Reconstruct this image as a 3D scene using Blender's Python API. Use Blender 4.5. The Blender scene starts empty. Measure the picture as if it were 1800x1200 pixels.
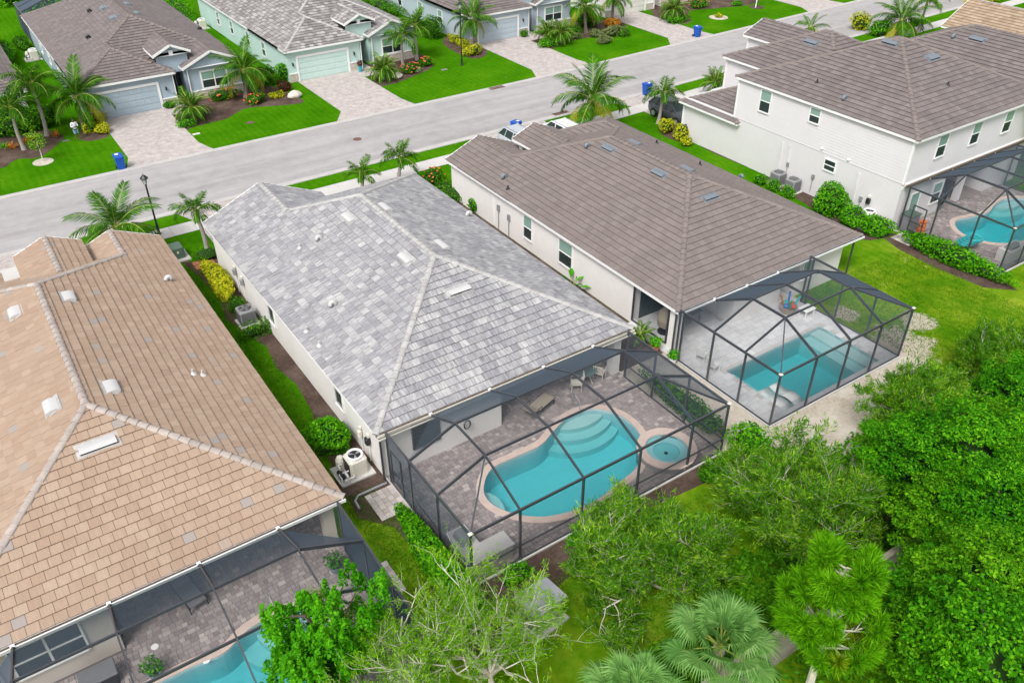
import bpy, bmesh, math, random
import numpy as np
from mathutils import Vector, Matrix
random.seed(7); rng = np.random.default_rng(7)
rad = math.radians
scene = bpy.context.scene
col = scene.collection

# ------------------------------------------------------------------ camera
F_PX, PITCH, YAW, ROLL, CAM_H = 1476.65, 0.614846, 0.592353, -0.0027937, 26.0
_fw = np.array([math.sin(YAW)*math.cos(PITCH), math.cos(YAW)*math.cos(PITCH), -math.sin(PITCH)])
_r = np.array([math.cos(YAW), -math.sin(YAW), 0.0]); _u = np.cross(_r, _fw)
_r2 = _r*math.cos(ROLL)+_u*math.sin(ROLL); _u2 = -_r*math.sin(ROLL)+_u*math.cos(ROLL)
CM = np.array([_r2, _u2, _fw])
cam_d = bpy.data.cameras.new('camera'); cam = bpy.data.objects.new('camera', cam_d); col.objects.link(cam)
cam.matrix_world = Matrix(((_r2[0], _u2[0], -_fw[0], 0), (_r2[1], _u2[1], -_fw[1], 0), (_r2[2], _u2[2], -_fw[2], CAM_H), (0, 0, 0, 1)))
cam_d.sensor_width = 36.0; cam_d.lens = 36.0*F_PX/1800.0; cam_d.clip_end = 3000; cam_d.clip_start = 0.2
scene.camera = cam
# ------------------------------------------------------------------ world, sun, exposure (bright overcast)
SUN_EL, SUN_AZ = 52.0, 236.0         # azimuth measured from +Y towards +X
world = bpy.data.worlds.new('World'); scene.world = world; world.use_nodes = True
_wt = world.node_tree; _wt.nodes.clear()
_sky = _wt.nodes.new('ShaderNodeTexSky'); _sky.sky_type = 'NISHITA'; _sky.sun_disc = False
_sky.sun_elevation = rad(SUN_EL); _sky.sun_rotation = rad(SUN_AZ); _sky.dust_density = 4.0; _sky.air_density = 1.0
_hs = _wt.nodes.new('ShaderNodeHueSaturation'); _hs.inputs['Saturation'].default_value = 0.22
_bg = _wt.nodes.new('ShaderNodeBackground'); _bg.inputs['Strength'].default_value = 0.125
_wo = _wt.nodes.new('ShaderNodeOutputWorld')
_wt.links.new(_sky.outputs[0], _hs.inputs['Color']); _wt.links.new(_hs.outputs[0], _bg.inputs['Color']); _wt.links.new(_bg.outputs[0], _wo.inputs['Surface'])
sun_d = bpy.data.lights.new('sun', 'SUN'); sun_d.energy = 1.5; sun_d.angle = rad(18); sun_d.color = (1.0, 0.97, 0.93)
sun = bpy.data.objects.new('sun', sun_d); col.objects.link(sun); sun.location = (0, 0, 60)
_sd = Vector((math.sin(rad(SUN_AZ))*math.cos(rad(SUN_EL)), math.cos(rad(SUN_AZ))*math.cos(rad(SUN_EL)), math.sin(rad(SUN_EL))))
sun.rotation_euler = _sd.to_track_quat('Z', 'Y').to_euler()
vs = scene.view_settings; vs.view_transform = 'Standard'; vs.look = 'None'; vs.gamma = 1.0; vs.use_curve_mapping = False
vs.exposure = 0.66
scene.cycles.transparent_max_bounces = 24; scene.cycles.max_bounces = 6

# ------------------------------------------------------------------ helpers
def ray(px, py): return CM.T @ np.array([(px-900)/F_PX, -(py-600)/F_PX, 1.0])
def G(px, py, z=0.0):
    d = ray(px, py); t = (z-CAM_H)/d[2]; return Vector((t*d[0], t*d[1], z))
def onX(px, py, X):
    d = ray(px, py); t = X/d[0]; return Vector((X, t*d[1], CAM_H+t*d[2]))
def onY(px, py, Y):
    d = ray(px, py); t = Y/d[1]; return Vector((t*d[0], Y, CAM_H+t*d[2]))
def pj(p):
    c = CM @ np.array([p[0], p[1], p[2]-CAM_H])
    if c[2] <= 0.1: return None
    return 900+F_PX*c[0]/c[2], 600-F_PX*c[1]/c[2], c[2]

class MB:
    def __init__(s): s.v = []; s.f = []; s.m = []; s.uv = []
    def add(s, vs, fs, mi=0, uv=None):
        o = len(s.v); s.v += [tuple(p) for p in vs]
        for k, f in enumerate(fs):
            s.f.append(tuple(i+o for i in f)); s.m.append(mi); s.uv.append(uv[k] if uv else None)
        return s
    def box(s, x0, x1, y0, y1, z0, z1, mi=0):
        return s.add([(x0,y0,z0),(x1,y0,z0),(x1,y1,z0),(x0,y1,z0),(x0,y0,z1),(x1,y0,z1),(x1,y1,z1),(x0,y1,z1)],
              [(0,3,2,1),(4,5,6,7),(0,1,5,4),(1,2,6,5),(2,3,7,6),(3,0,4,7)], mi)
    def bbox(s, x0, x1, y0, y1, z0, z1, b=0.03, mi=0):     # box with chamfered vertical and top edges
        pts = [(x0+b,y0),(x1-b,y0),(x1,y0+b),(x1,y1-b),(x1-b,y1),(x0+b,y1),(x0,y1-b),(x0,y0+b)]
        cx, cy = (x0+x1)/2, (y0+y1)/2
        ins = [(cx+(x-cx)*(1-2*b/(x1-x0)), cy+(y-cy)*(1-2*b/(y1-y0))) for x, y in pts]
        v = [(x,y,z0) for x,y in pts]+[(x,y,z1-b) for x,y in pts]+[(x,y,z1) for x,y in ins]
        f = [tuple(reversed(range(8))), tuple(range(16,24))]
        for k in range(8):
            n = (k+1) % 8; f += [(k,n,8+n,8+k),(8+k,8+n,16+n,16+k)]
        return s.add(v, f, mi)
    def bar(s, p, q, w, h, mi=0):
        p, q = Vector(p), Vector(q); d = (q-p).normalized()
        up = Vector((0,0,1)) if abs(d.z) < 0.95 else Vector((0,1,0))
        a = d.cross(up).normalized()*w/2; b = a.cross(d).normalized()*h/2
        v = [p-a-b, p+a-b, p+a+b, p-a+b, q-a-b, q+a-b, q+a+b, q-a+b]
        return s.add(v, [(0,3,2,1),(4,5,6,7),(0,1,5,4),(1,2,6,5),(2,3,7,6),(3,0,4,7)], mi)
    def tube(s, pts, rr, n=8, mi=0, cap=True):
        pts = [Vector(p) for p in pts]; rr = rr if isinstance(rr, (list, tuple)) else [rr]*len(pts)
        v = []; f = []; pa = None
        for i, p in enumerate(pts):
            d = (pts[min(i+1, len(pts)-1)]-pts[max(i-1, 0)])
            d = d.normalized() if d.length > 1e-9 else Vector((0,0,1))
            if pa is None: a = d.orthogonal().normalized()
            else:
                a = pa-d*pa.dot(d); a = a.normalized() if a.length > 1e-6 else d.orthogonal().normalized()
            pa = a; b = d.cross(a)
            for k in range(n):
                t = 2*math.pi*k/n; v.append(p+(a*math.cos(t)+b*math.sin(t))*rr[i])
        for i in range(len(pts)-1):
            for k in range(n):
                k2 = (k+1) % n; f.append((i*n+k, i*n+k2, (i+1)*n+k2, (i+1)*n+k))
        if cap: f += [tuple(reversed(range(n))), tuple(range((len(pts)-1)*n, len(pts)*n))]
        return s.add(v, f, mi)
    def lathe(s, c, prof, n=16, mi=0):                     # prof: list of (r, z)
        return s.tube([(c[0], c[1], c[2]+z+i*1e-6) for i, (r, z) in enumerate(prof)], [max(r, 1e-4) for r, z in prof], n, mi)
    def poly(s, pts, z=None, mi=0):
        v = [(p[0], p[1], p[2] if z is None else z) for p in pts]; return s.add(v, [tuple(range(len(v)))], mi)
    def prism(s, pts, z0, z1, mi=0):
        if sum(pts[i-1][0]*pts[i][1]-pts[i][0]*pts[i-1][1] for i in range(len(pts))) < 0: pts = list(pts)[::-1]
        n = len(pts); v = [(p[0],p[1],z0) for p in pts]+[(p[0],p[1],z1) for p in pts]
        return s.add(v, [tuple(reversed(range(n))), tuple(range(n, 2*n))]+[(k,(k+1)%n,n+(k+1)%n,n+k) for k in range(n)], mi)
    def blob(s, c, r, sub=2, jit=0.12, seed=0, mi=0):
        bm = bmesh.new(); bmesh.ops.create_icosphere(bm, subdivisions=sub, radius=1)
        rd = random.Random(seed); ph = [rd.uniform(0, 6) for _ in range(6)]
        v = []
        for q in bm.verts:
            x, y, z = q.co; k = 1+jit*(math.sin(3*x+ph[0])+math.sin(4*y+ph[1])+math.sin(3.5*z+ph[2])+0.5*math.sin(7*x+5*y+ph[3]))/1.5
            v.append((c[0]+x*k*r[0], c[1]+y*k*r[1], c[2]+z*k*r[2]))
        f = [tuple(w.index for w in q.verts) for q in bm.faces]; bm.free()
        return s.add(v, f, mi)
    def mesh(s, name, mats, smooth=False):
        me = bpy.data.meshes.new(name); me.from_pydata(s.v, [], s.f)
        for m in (mats if isinstance(mats, (list, tuple)) else [mats]): me.materials.append(m)
        if any(s.m): me.polygons.foreach_set('material_index', s.m)
        if any(u is not None for u in s.uv):
            ul = me.uv_layers.new(name='uv'); flat = []
            for f, u in zip(s.f, s.uv):
                for k in range(len(f)): flat += (u[k] if u else (0.0, 0.0))
            ul.data.foreach_set('uv', flat)
        if smooth: me.polygons.foreach_set('use_smooth', [True]*len(me.polygons))
        me.update(); return me
    def build(s, name, mats, parent=None, local=False, smooth=False):
        return link(name, s.mesh(name, mats, smooth), parent, local)

def xf(o): return Matrix.LocRotScale(o.location, o.rotation_euler, o.scale)
def link(name, me, parent=None, local=False):
    o = bpy.data.objects.new(name, me); col.objects.link(o)
    if parent is not None:
        o.parent = parent
        if not local and parent.type == 'EMPTY': o.matrix_parent_inverse = xf(parent).inverted()
    return o
def tag(o, label=None, cat=None, group=None, kind=None):
    if label: o['label'] = label
    if cat: o['category'] = cat
    if group: o['group'] = group
    if kind: o['kind'] = kind
    return o
def thing(name, label, cat, loc=(0,0,0), rz=0.0, group=None):
    o = bpy.data.objects.new(name, None); col.objects.link(o); o.empty_display_size = 0.3
    o.location = loc; o.rotation_euler = (0, 0, rz); return tag(o, label, cat, group)
def np_mesh(name, V, Fq, mat, smooth=False, mats_idx=None):         # V (n,3), Fq (m,k) arrays
    me = bpy.data.meshes.new(name); k = Fq.shape[1]
    me.vertices.add(len(V)); me.vertices.foreach_set('co', np.ascontiguousarray(V, dtype=np.float32).ravel())
    me.loops.add(Fq.size); me.loops.foreach_set('vertex_index', np.ascontiguousarray(Fq, dtype=np.int32).ravel())
    me.polygons.add(len(Fq)); me.polygons.foreach_set('loop_start', np.arange(0, Fq.size, k, dtype=np.int32))
    for m in (mat if isinstance(mat, (list, tuple)) else [mat]): me.materials.append(m)
    if mats_idx is not None: me.polygons.foreach_set('material_index', mats_idx.astype(np.int32))
    me.update(calc_edges=True)
    if smooth: me.polygons.foreach_set('use_smooth', [True]*len(me.polygons))
    return me

# ------------------------------------------------------------------ materials
def S(r, g, b):
    f = lambda c: (c/255/12.92) if c/255 <= 0.04045 else ((c/255+0.055)/1.055)**2.4
    return (f(r), f(g), f(b))
class N:
    def __init__(s, name):
        s.mat = bpy.data.materials.new(name); s.mat.use_nodes = True; s.t = s.mat.node_tree; s.t.nodes.clear()
        s.out = s.t.nodes.new('ShaderNodeOutputMaterial')
    def n(s, typ, **kw):
        q = s.t.nodes.new('ShaderNode'+typ)
        for k, v in kw.items():
            if k in q.inputs: q.inputs[k].default_value = v
            else: setattr(q, k, v)
        return q
    def l(s, a, b): s.t.links.new(a, b)
    def pos(s, scale=(1,1,1)):
        g = s.n('NewGeometry'); m = s.n('Mapping'); m.inputs['Scale'].default_value = scale; s.l(g.outputs['Position'], m.inputs['Vector']); return m.outputs[0]
    def noise(s, vec, scale, detail=4, rough=0.6):
        q = s.n('TexNoise'); q.inputs['Scale'].default_value = scale; q.inputs['Detail'].default_value = detail; q.inputs['Roughness'].default_value = rough
        if vec is not None: s.l(vec, q.inputs['Vector'])
        return q.outputs['Fac']
    def ramp(s, fac, stops, interp='LINEAR'):
        q = s.n('ValToRGB'); q.color_ramp.interpolation = interp; e = q.color_ramp.elements
        while len(e) < len(stops): e.new(0.5)
        for k, (p, c) in enumerate(stops): e[k].position = p; e[k].color = (*(c if isinstance(c, tuple) else (c,c,c)), 1)
        s.l(fac, q.inputs[0]); return q.outputs[0]
    def mix(s, fac, a, b, mode='MIX'):
        q = s.n('Mix', data_type='RGBA', blend_type=mode)
        for v, i in ((fac, 0), (a, 6), (b, 7)):
            if hasattr(v, 'is_linked') or hasattr(v, 'links'): s.l(v, q.inputs[i])
            else: q.inputs[i].default_value = v if i == 0 else (*v, 1)
        return q.outputs[2]
    def math(s, op, a, b=0.0, clamp=False):
        q = s.n('Math', operation=op); q.use_clamp = clamp
        for v, i in ((a, 0), (b, 1)):
            if hasattr(v, 'links'): s.l(v, q.inputs[i])
            else: q.inputs[i].default_value = v
        return q.outputs[0]
    def rnd(s):
        g = s.n('NewGeometry'); o = s.n('ObjectInfo'); return s.math('FRACT', s.math('ADD', g.outputs['Random Per Island'], o.outputs['Random']))
    def bump(s, h, strength=0.3, dist=0.02):
        q = s.n('Bump'); q.inputs['Strength'].default_value = strength; q.inputs['Distance'].default_value = dist; s.l(h, q.inputs['Height']); return q.outputs[0]
    def principled(s, color, rough=0.8, normal=None, metal=0.0, spec=0.3):
        q = s.n('BsdfPrincipled'); q.inputs['Roughness'].default_value = rough; q.inputs['Metallic'].default_value = metal; q.inputs['Specular IOR Level'].default_value = spec
        if hasattr(color, 'links'): s.l(color, q.inputs['Base Color'])
        else: q.inputs['Base Color'].default_value = (*color, 1)
        if normal is not None: s.l(normal, q.inputs['Normal'])
        s.l(q.outputs[0], s.out.inputs['Surface']); return q
def mix3(c, k): return tuple(min(1, x*k) for x in c)
_mc = {}
def plain(name, c, rough=0.7, var=0.12, scale=3.0, metal=0.0, spec=0.3, bump=0.0, rnd=0.0):
    if name in _mc: return _mc[name]
    m = N(name); p = m.pos(); n1 = m.noise(p, scale, 5); n2 = m.noise(p, scale*9, 3)
    c1 = m.ramp(n1, [(0.3, mix3(c, 1-var)), (0.7, mix3(c, 1+var))])
    c2 = m.mix(0.35, c1, m.ramp(n2, [(0.3, mix3(c, 1-var)), (0.7, mix3(c, 1+var))]))
    if rnd:
        c2 = m.mix(1.0, c2, m.ramp(m.rnd(), [(0.0, 1-rnd), (1.0, 1.0)]), 'MULTIPLY')
    nm = m.bump(n2, bump, 0.02) if bump else None
    m.principled(c2, rough, nm, metal, spec); _mc[name] = m.mat; return m.mat
def roof_mat(name, stops, streak=0.5, streak_cols=(0.75, 1.2), odd=None):
    m = N(name); r = m.rnd()
    base = m.ramp(r, stops)
    uv = m.n('UVMap'); mp = m.n('Mapping'); mp.inputs['Scale'].default_value = (14, 1.6, 1); m.l(uv.outputs[0], mp.inputs['Vector'])
    cmb = m.n('CombineXYZ'); m.l(m.math('MULTIPLY', r, 57.0), cmb.inputs[2]); m.l(m.math('MULTIPLY', r, 31.0), cmb.inputs[1]); m.l(cmb.outputs[0], mp.inputs['Location'])
    st = m.noise(mp.outputs[0], 1.0, 4, 0.65)
    sc = m.ramp(st, [(0.32, streak_cols[0]), (0.5, 1.0), (0.68, streak_cols[1])])
    c = m.mix(streak, base, sc, 'MULTIPLY')
    wn = m.noise(m.pos(), 0.35, 5, 0.7); c = m.mix(0.5, c, m.ramp(wn, [(0.3, 0.86), (0.7, 1.08)]), 'MULTIPLY')
    if odd: c = m.mix(m.ramp(r, [(odd[0]-0.002, 0.0), (odd[0], 1.0)]), c, odd[1])
    fn = m.noise(m.pos(), 60, 3)
    m.principled(c, 0.85, m.bump(fn, 0.15, 0.01), spec=0.2); return m.mat
def leaf_mat(name, dark, mid, light, trans=0.25, clump=0.9, vivid=True):
    if vivid: dark, mid, light = [(a*k*0.85, b*k*1.08, c*k*0.3) for (a, b, c), k in ((dark, 0.8), (mid, 1.0), (light, 1.15))]
    m = N(name); r = m.rnd(); wn = m.noise(m.pos(), clump, 3)
    f = m.math('ADD', m.math('MULTIPLY', r, 0.6), m.math('MULTIPLY', m.math('SUBTRACT', wn, 0.35), 1.15), True)
    c = m.ramp(f, [(0.0, dark), (0.5, mid), (1.0, light)])
    b = m.n('BsdfPrincipled'); b.inputs['Roughness'].default_value = 0.6; b.inputs['Specular IOR Level'].default_value = 0.08; m.l(c, b.inputs['Base Color'])
    t = m.n('BsdfTranslucent'); m.l(m.mix(1.0, c, (1.0, 1.15, 0.45), 'MULTIPLY'), t.inputs['Color'])
    x = m.n('MixShader'); x.inputs[0].default_value = trans; m.l(b.outputs[0], x.inputs[1]); m.l(t.outputs[0], x.inputs[2]); m.l(x.outputs[0], m.out.inputs['Surface']); return m.mat
def screen_mat(name, colr=(0.075, 0.098, 0.125), k=0.068):
    m = N(name); g = m.n('NewGeometry'); d = m.n('VectorMath', operation='DOT_PRODUCT'); m.l(g.outputs['Incoming'], d.inputs[0]); m.l(g.outputs['Normal'], d.inputs[1])
    c = m.math('MAXIMUM', m.math('ABSOLUTE', d.outputs['Value']), 0.02)
    tan = m.math('DIVIDE', m.math('SQRT', m.math('SUBTRACT', 1.0, m.math('MULTIPLY', c, c), True)), c)
    T = m.math('MULTIPLY', m.math('SUBTRACT', 1.0, m.math('MULTIPLY', m.math('MULTIPLY', tan, tan), k), True), 0.92)     # open area of a strand mesh seen at this angle
    tr = m.n('BsdfTransparent'); df = m.n('BsdfDiffuse'); df.inputs['Color'].default_value = (*colr, 1)
    x = m.n('MixShader'); m.l(T, x.inputs[0]); m.l(df.outputs[0], x.inputs[1]); m.l(tr.outputs[0], x.inputs[2]); m.l(x.outputs[0], m.out.inputs['Surface']); return m.mat
def water_mat(name, absorb=(0.10, 0.62, 0.66), dens=0.42):
    m = N(name); wn = m.noise(m.pos(), 2.2, 3); bp = m.bump(wn, 0.3, 0.05)
    tr = m.n('BsdfTransparent'); gl = m.n('BsdfGlossy'); gl.inputs['Roughness'].default_value = 0.05; m.l(bp, gl.inputs['Normal'])
    fr = m.n('Fresnel'); fr.inputs['IOR'].default_value = 1.42; m.l(bp, fr.inputs['Normal'])
    x = m.n('MixShader'); m.l(fr.outputs[0], x.inputs[0]); m.l(tr.outputs[0], x.inputs[1]); m.l(gl.outputs[0], x.inputs[2]); m.l(x.outputs[0], m.out.inputs['Surface'])
    va = m.n('VolumeAbsorption'); va.inputs['Color'].default_value = (*absorb, 1); va.inputs['Density'].default_value = dens; m.l(va.outputs[0], m.out.inputs['Volume']); return m.mat
def ground_mat(name, stops, sc=(0.25, 2.5, 40), bump=0.5, stripes=0.0):
    m = N(name); p = m.pos(); a = m.noise(p, sc[0], 4); b = m.noise(p, sc[1], 5, 0.7); c = m.noise(p, sc[2], 3, 0.8)
    f = m.math('ADD', m.math('MULTIPLY', a, 0.45), m.math('ADD', m.math('MULTIPLY', b, 0.3), m.math('MULTIPLY', c, 0.3)))
    if stripes:
        w = m.n('TexWave'); w.inputs['Scale'].default_value = 0.55; w.inputs['Distortion'].default_value = 3.0; m.l(p, w.inputs['Vector']); f = m.math('ADD', f, m.math('MULTIPLY', w.outputs['Fac'], stripes))
    m.principled(m.ramp(f, stops), 0.95, m.bump(c, bump, 0.04), spec=0.05); return m.mat
M = {}
def lawn_mat():
    """turf: fine mottling everywhere; thinner yellow turf in the back yards and bare sand where the pool was dug"""
    m = N('lawn'); p = m.pos(); a = m.noise(p, 0.25, 4); b = m.noise(p, 2.5, 5, 0.7); c = m.noise(p, 40, 3, 0.8)
    f = m.math('ADD', m.math('MULTIPLY', a, 0.45), m.math('ADD', m.math('MULTIPLY', b, 0.3), m.math('MULTIPLY', c, 0.3)))
    w = m.n('TexWave'); w.inputs['Scale'].default_value = 0.55; w.inputs['Distortion'].default_value = 3.0; m.l(p, w.inputs['Vector']); f = m.math('ADD', f, m.math('MULTIPLY', w.outputs['Fac'], 0.04))
    g = m.ramp(f, [(0.36, (0.022,0.105,0.0015)), (0.5, (0.038,0.158,0.002)), (0.62, (0.065,0.205,0.004)), (0.74, (0.13,0.22,0.012))])
    y = m.ramp(f, [(0.36, (0.08,0.17,0.004)), (0.5, (0.15,0.25,0.008)), (0.62, (0.23,0.31,0.022)), (0.74, (0.36,0.37,0.07))])
    sep = m.n('SeparateXYZ'); gg = m.n('NewGeometry'); m.l(gg.outputs['Position'], sep.inputs[0])
    back = m.math('MULTIPLY', m.math('SUBTRACT', 31.0, sep.outputs[1]), 0.12, True); n1 = m.noise(p, 0.55, 5, 0.7)
    col = m.mix(m.math('MULTIPLY', back, m.ramp(n1, [(0.38, 0.15), (0.62, 0.95)])), g, y)
    n2 = m.noise(p, 1.1, 6, 0.75); sand = m.ramp(c, [(0.3, (0.34,0.29,0.22)), (0.7, (0.60,0.54,0.46))])
    for (cx, cy, r) in ((37.7, 18.6, 2.4), (37.6, 22.2, 1.2), (40.2, 19.6, 1.6), (28.5, 15.0, 2.5)):
        d = m.n('VectorMath', operation='DISTANCE'); m.l(gg.outputs['Position'], d.inputs[0]); d.inputs[1].default_value = (cx, cy, 0)
        k = m.math('SUBTRACT', 1.0, m.math('DIVIDE', d.outputs['Value'], r), True)
        fac = m.ramp(m.math('ADD', m.math('MULTIPLY', k, 0.75), m.math('MULTIPLY', m.math('SUBTRACT', n2, 0.5), 1.3)), [(0.22, 0.0), (0.38, 1.0)])
        col = m.mix(fac, col, sand)
    m.principled(col, 1.0, m.bump(c, 0.5, 0.04), spec=0.0); return m.mat
M['lawn'] = lawn_mat()
M['mulch'] = ground_mat('mulch', [(0.38, (0.05,0.032,0.026)), (0.5, (0.10,0.068,0.054)), (0.65, (0.18,0.135,0.11))], (0.8, 6, 60), 1.0)
M['sand'] = ground_mat('sand', [(0.38, (0.30,0.25,0.18)), (0.5, (0.50,0.44,0.36)), (0.62, (0.62,0.57,0.50))], (0.8, 6, 50), 0.8)
M['thin_grass'] = ground_mat('thin_grass', [(0.38, (0.10,0.16,0.02)), (0.5, (0.21,0.25,0.05)), (0.64, (0.38,0.35,0.18))], (0.6, 4, 50), 0.8)
def road_mat():
    m = N('asphalt'); p = m.pos(); a = m.noise(m.pos((0.05, 0.6, 1)), 1.0, 4); b = m.noise(p, 0.8, 5, 0.7); c = m.noise(p, 60, 2)
    f = m.math('ADD', m.math('MULTIPLY', a, 0.45), m.math('ADD', m.math('MULTIPLY', b, 0.3), m.math('MULTIPLY', c, 0.25)))
    m.principled(m.ramp(f, [(0.38, (0.285,0.272,0.27)), (0.5, (0.36,0.345,0.343)), (0.6, (0.405,0.39,0.388))]), 0.9, m.bump(c, 0.2, 0.01), spec=0.1); return m.mat
M['road'] = road_mat()
M['kerb'] = plain('concrete_kerb', (0.46,0.44,0.42), 0.9, 0.14, 1.2, bump=0.2)
M['walk'] = plain('concrete_walk', (0.54,0.52,0.50), 0.9, 0.10, 1.0, bump=0.2)
def drive_mat():
    m = N('paver_drive'); b = m.n('TexBrick'); b.offset = 0.5; b.inputs['Scale'].default_value = 1.0
    b.inputs['Brick Width'].default_value = 0.3; b.inputs['Row Height'].default_value = 0.19; b.inputs['Mortar Size'].default_value = 0.012; b.inputs['Bias'].default_value = 0.1
    b.inputs['Color1'].default_value = (0.36,0.31,0.29,1); b.inputs['Color2'].default_value = (0.62,0.57,0.54,1); b.inputs['Mortar'].default_value = (0.20,0.18,0.17,1)
    mp = m.n('Mapping'); g = m.n('NewGeometry'); m.l(g.outputs['Position'], mp.inputs['Vector']); m.l(mp.outputs[0], b.inputs['Vector'])
    n = m.noise(m.pos(), 1.6, 6, 0.75); c = m.mix(0.65, b.outputs['Color'], m.ramp(n, [(0.35, (0.33,0.29,0.28)), (0.5, (0.43,0.385,0.37)), (0.63, (0.54,0.50,0.48))]))
    m.principled(c, 0.9, m.bump(b.outputs['Fac'], 0.3, -0.01), spec=0.1); return m.mat
M['drive'] = drive_mat()
M['deckbase'] = plain('deck_joint', (0.12,0.105,0.10), 0.9, 0.2, 3)
def paver_mat(name, stops):
    m = N(name); r = m.rnd(); c = m.ramp(r, stops); n = m.noise(m.pos(), 1.1, 5, 0.7); c = m.mix(0.6, c, m.ramp(n, [(0.3, 0.8), (0.7, 1.15)]), 'MULTIPLY')
    f = m.noise(m.pos(), 45, 3); c = m.mix(0.35, c, m.ramp(f, [(0.3, 0.8), (0.7, 1.15)]), 'MULTIPLY'); m.principled(c, 0.85, m.bump(f, 0.2, 0.01), spec=0.15); return m.mat
M['paver'] = paver_mat('deck_paver', [(0.0, (0.24,0.205,0.20)), (0.4, (0.295,0.255,0.247)), (0.8, (0.34,0.295,0.283)), (0.95, (0.40,0.35,0.33)), (1.0, (0.50,0.44,0.41))])
M['paver_pale'] = paver_mat('pale_paver', [(0.0, (0.34,0.30,0.28)), (0.5, (0.44,0.40,0.38)), (1.0, (0.54,0.50,0.47))])
M['tilepav'] = paver_mat('pale_deck_tile', [(0.0, (0.53,0.53,0.54)), (0.5, (0.57,0.57,0.58)), (1.0, (0.61,0.61,0.615))])
M['coping'] = plain('travertine_coping', (0.56,0.44,0.385), 0.8, 0.12, 3, bump=0.2)
M['plaster'] = plain('pool_plaster', (0.47,0.60,0.63), 0.7, 0.05, 2)
M['water'] = water_mat('pool_water', (0.0,0.925,0.95), 0.62)
M['grey_plaster'] = plain('pool_plaster_grey', (0.40,0.52,0.54), 0.7, 0.05, 2)
M['poolstep'] = plain('pool_step_plaster', (0.50,0.60,0.60), 0.7, 0.04, 2)
M['cream'] = plain('stucco_cream', (0.74,0.715,0.695), 0.9, 0.05, 0.8, bump=0.15)
M['ivory'] = plain('stucco_ivory', (0.655,0.635,0.645), 0.9, 0.04, 0.8, bump=0.15)
M['lwall'] = plain('stucco_sand', (0.55,0.50,0.44), 0.9, 0.05, 0.8, bump=0.15)
M['blue'] = plain('stucco_blue_grey', (0.345,0.425,0.49), 0.9, 0.05, 0.8, bump=0.15)
M['mint'] = plain('stucco_mint', (0.48,0.64,0.60), 0.9, 0.05, 0.8, bump=0.15)
M['slate'] = plain('stucco_pale_blue', (0.42,0.49,0.555), 0.9, 0.05, 0.8, bump=0.15)
M['trim'] = plain('white_trim', (0.80,0.80,0.79), 0.55, 0.04, 2)
M['gutter'] = plain('gutter_brown', (0.10,0.075,0.055), 0.6, 0.1, 2)
M['stone'] = plain('stacked_stone', (0.56,0.50,0.43), 0.9, 0.3, 7, bump=0.8)
M['bluedoor'] = plain('garage_blue', (0.37,0.45,0.515), 0.6, 0.03, 2)
M['mintdoor'] = plain('garage_mint', (0.52,0.67,0.63), 0.6, 0.03, 2)
M['slatedoor'] = plain('garage_pale_blue', (0.44,0.51,0.57), 0.6, 0.03, 2)
M['creamdoor'] = plain('garage_cream', (0.68,0.66,0.62), 0.6, 0.03, 2)
M['glass'] = plain('window_glass', (0.025,0.04,0.04), 0.08, 0.3, 0.7, spec=0.6)
M['blind'] = plain('blind_green_reflection', (0.23,0.36,0.31), 0.15, 0.12, 1.0, spec=0.6)  # panes with blinds; a greenish reflection is painted into their colour
M['dark'] = plain('dark_interior', (0.03,0.035,0.04), 0.8, 0.1, 2)
M['bronze'] = plain('bronze_aluminium', (0.045,0.05,0.06), 0.28, 0.1, 4, metal=0.0, spec=1.0)
M['screen'] = screen_mat('insect_screen')
M['underlay'] = plain('roof_underlay', (0.06,0.055,0.05), 0.95, 0.1, 2)
M['roofC'] = roof_mat('grey_blend_tile', [(0.0, (0.255,0.253,0.27)), (0.25, (0.285,0.283,0.298)), (0.5, (0.31,0.308,0.32)), (0.8, (0.345,0.343,0.35)), (1.0, (0.41,0.407,0.405))], 1.0, (0.64, 1.36))
M['capC'] = plain('grey_cap', (0.44,0.43,0.42), 0.9, 0.2, 5, bump=0.3, rnd=0.18)
M['roofL'] = roof_mat('tan_tile', [(0.0, (0.345,0.245,0.18)), (0.3, (0.36,0.26,0.192)), (0.7, (0.375,0.275,0.205)), (1.0, (0.40,0.30,0.228))], 0.6, (0.86, 1.12), odd=(0.978, (0.32,0.28,0.255)))
M['capL'] = plain('tan_cap', (0.43,0.375,0.34), 0.9, 0.2, 5, bump=0.3, rnd=0.2)
M['roofR'] = roof_mat('umber_tile', [(0.0, (0.185,0.155,0.145)), (0.5, (0.20,0.168,0.157)), (1.0, (0.22,0.187,0.176))], 0.4, (0.86, 1.13))
M['capR'] = plain('umber_cap', (0.225,0.19,0.175), 0.9, 0.2, 5, bump=0.3, rnd=0.18)
M['roofT'] = roof_mat('ash_tile', [(0.0, (0.16,0.137,0.133)), (0.5, (0.18,0.155,0.15)), (1.0, (0.21,0.182,0.175))], 0.4, (0.86, 1.13))
M['roofF2'] = roof_mat('mottled_tile', [(0.0, (0.19,0.175,0.175)), (0.4, (0.24,0.222,0.22)), (0.75, (0.31,0.295,0.285)), (1.0, (0.42,0.40,0.385))], 0.6, (0.75, 1.2))
M['roofT2'] = roof_mat('beige_tile', [(0.0, (0.30,0.22,0.15)), (0.5, (0.36,0.27,0.19)), (1.0, (0.42,0.32,0.23))], 0.4, (0.85, 1.14))
M['ventw'] = plain('white_vent', (0.52,0.515,0.51), 0.5, 0.04, 2)
M['ventd'] = plain('slate_vent', (0.17,0.20,0.23), 0.4, 0.1, 2, spec=0.5)
M['black'] = plain('black_paint', (0.015,0.016,0.018), 0.45, 0.1, 3, spec=0.5)
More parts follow.
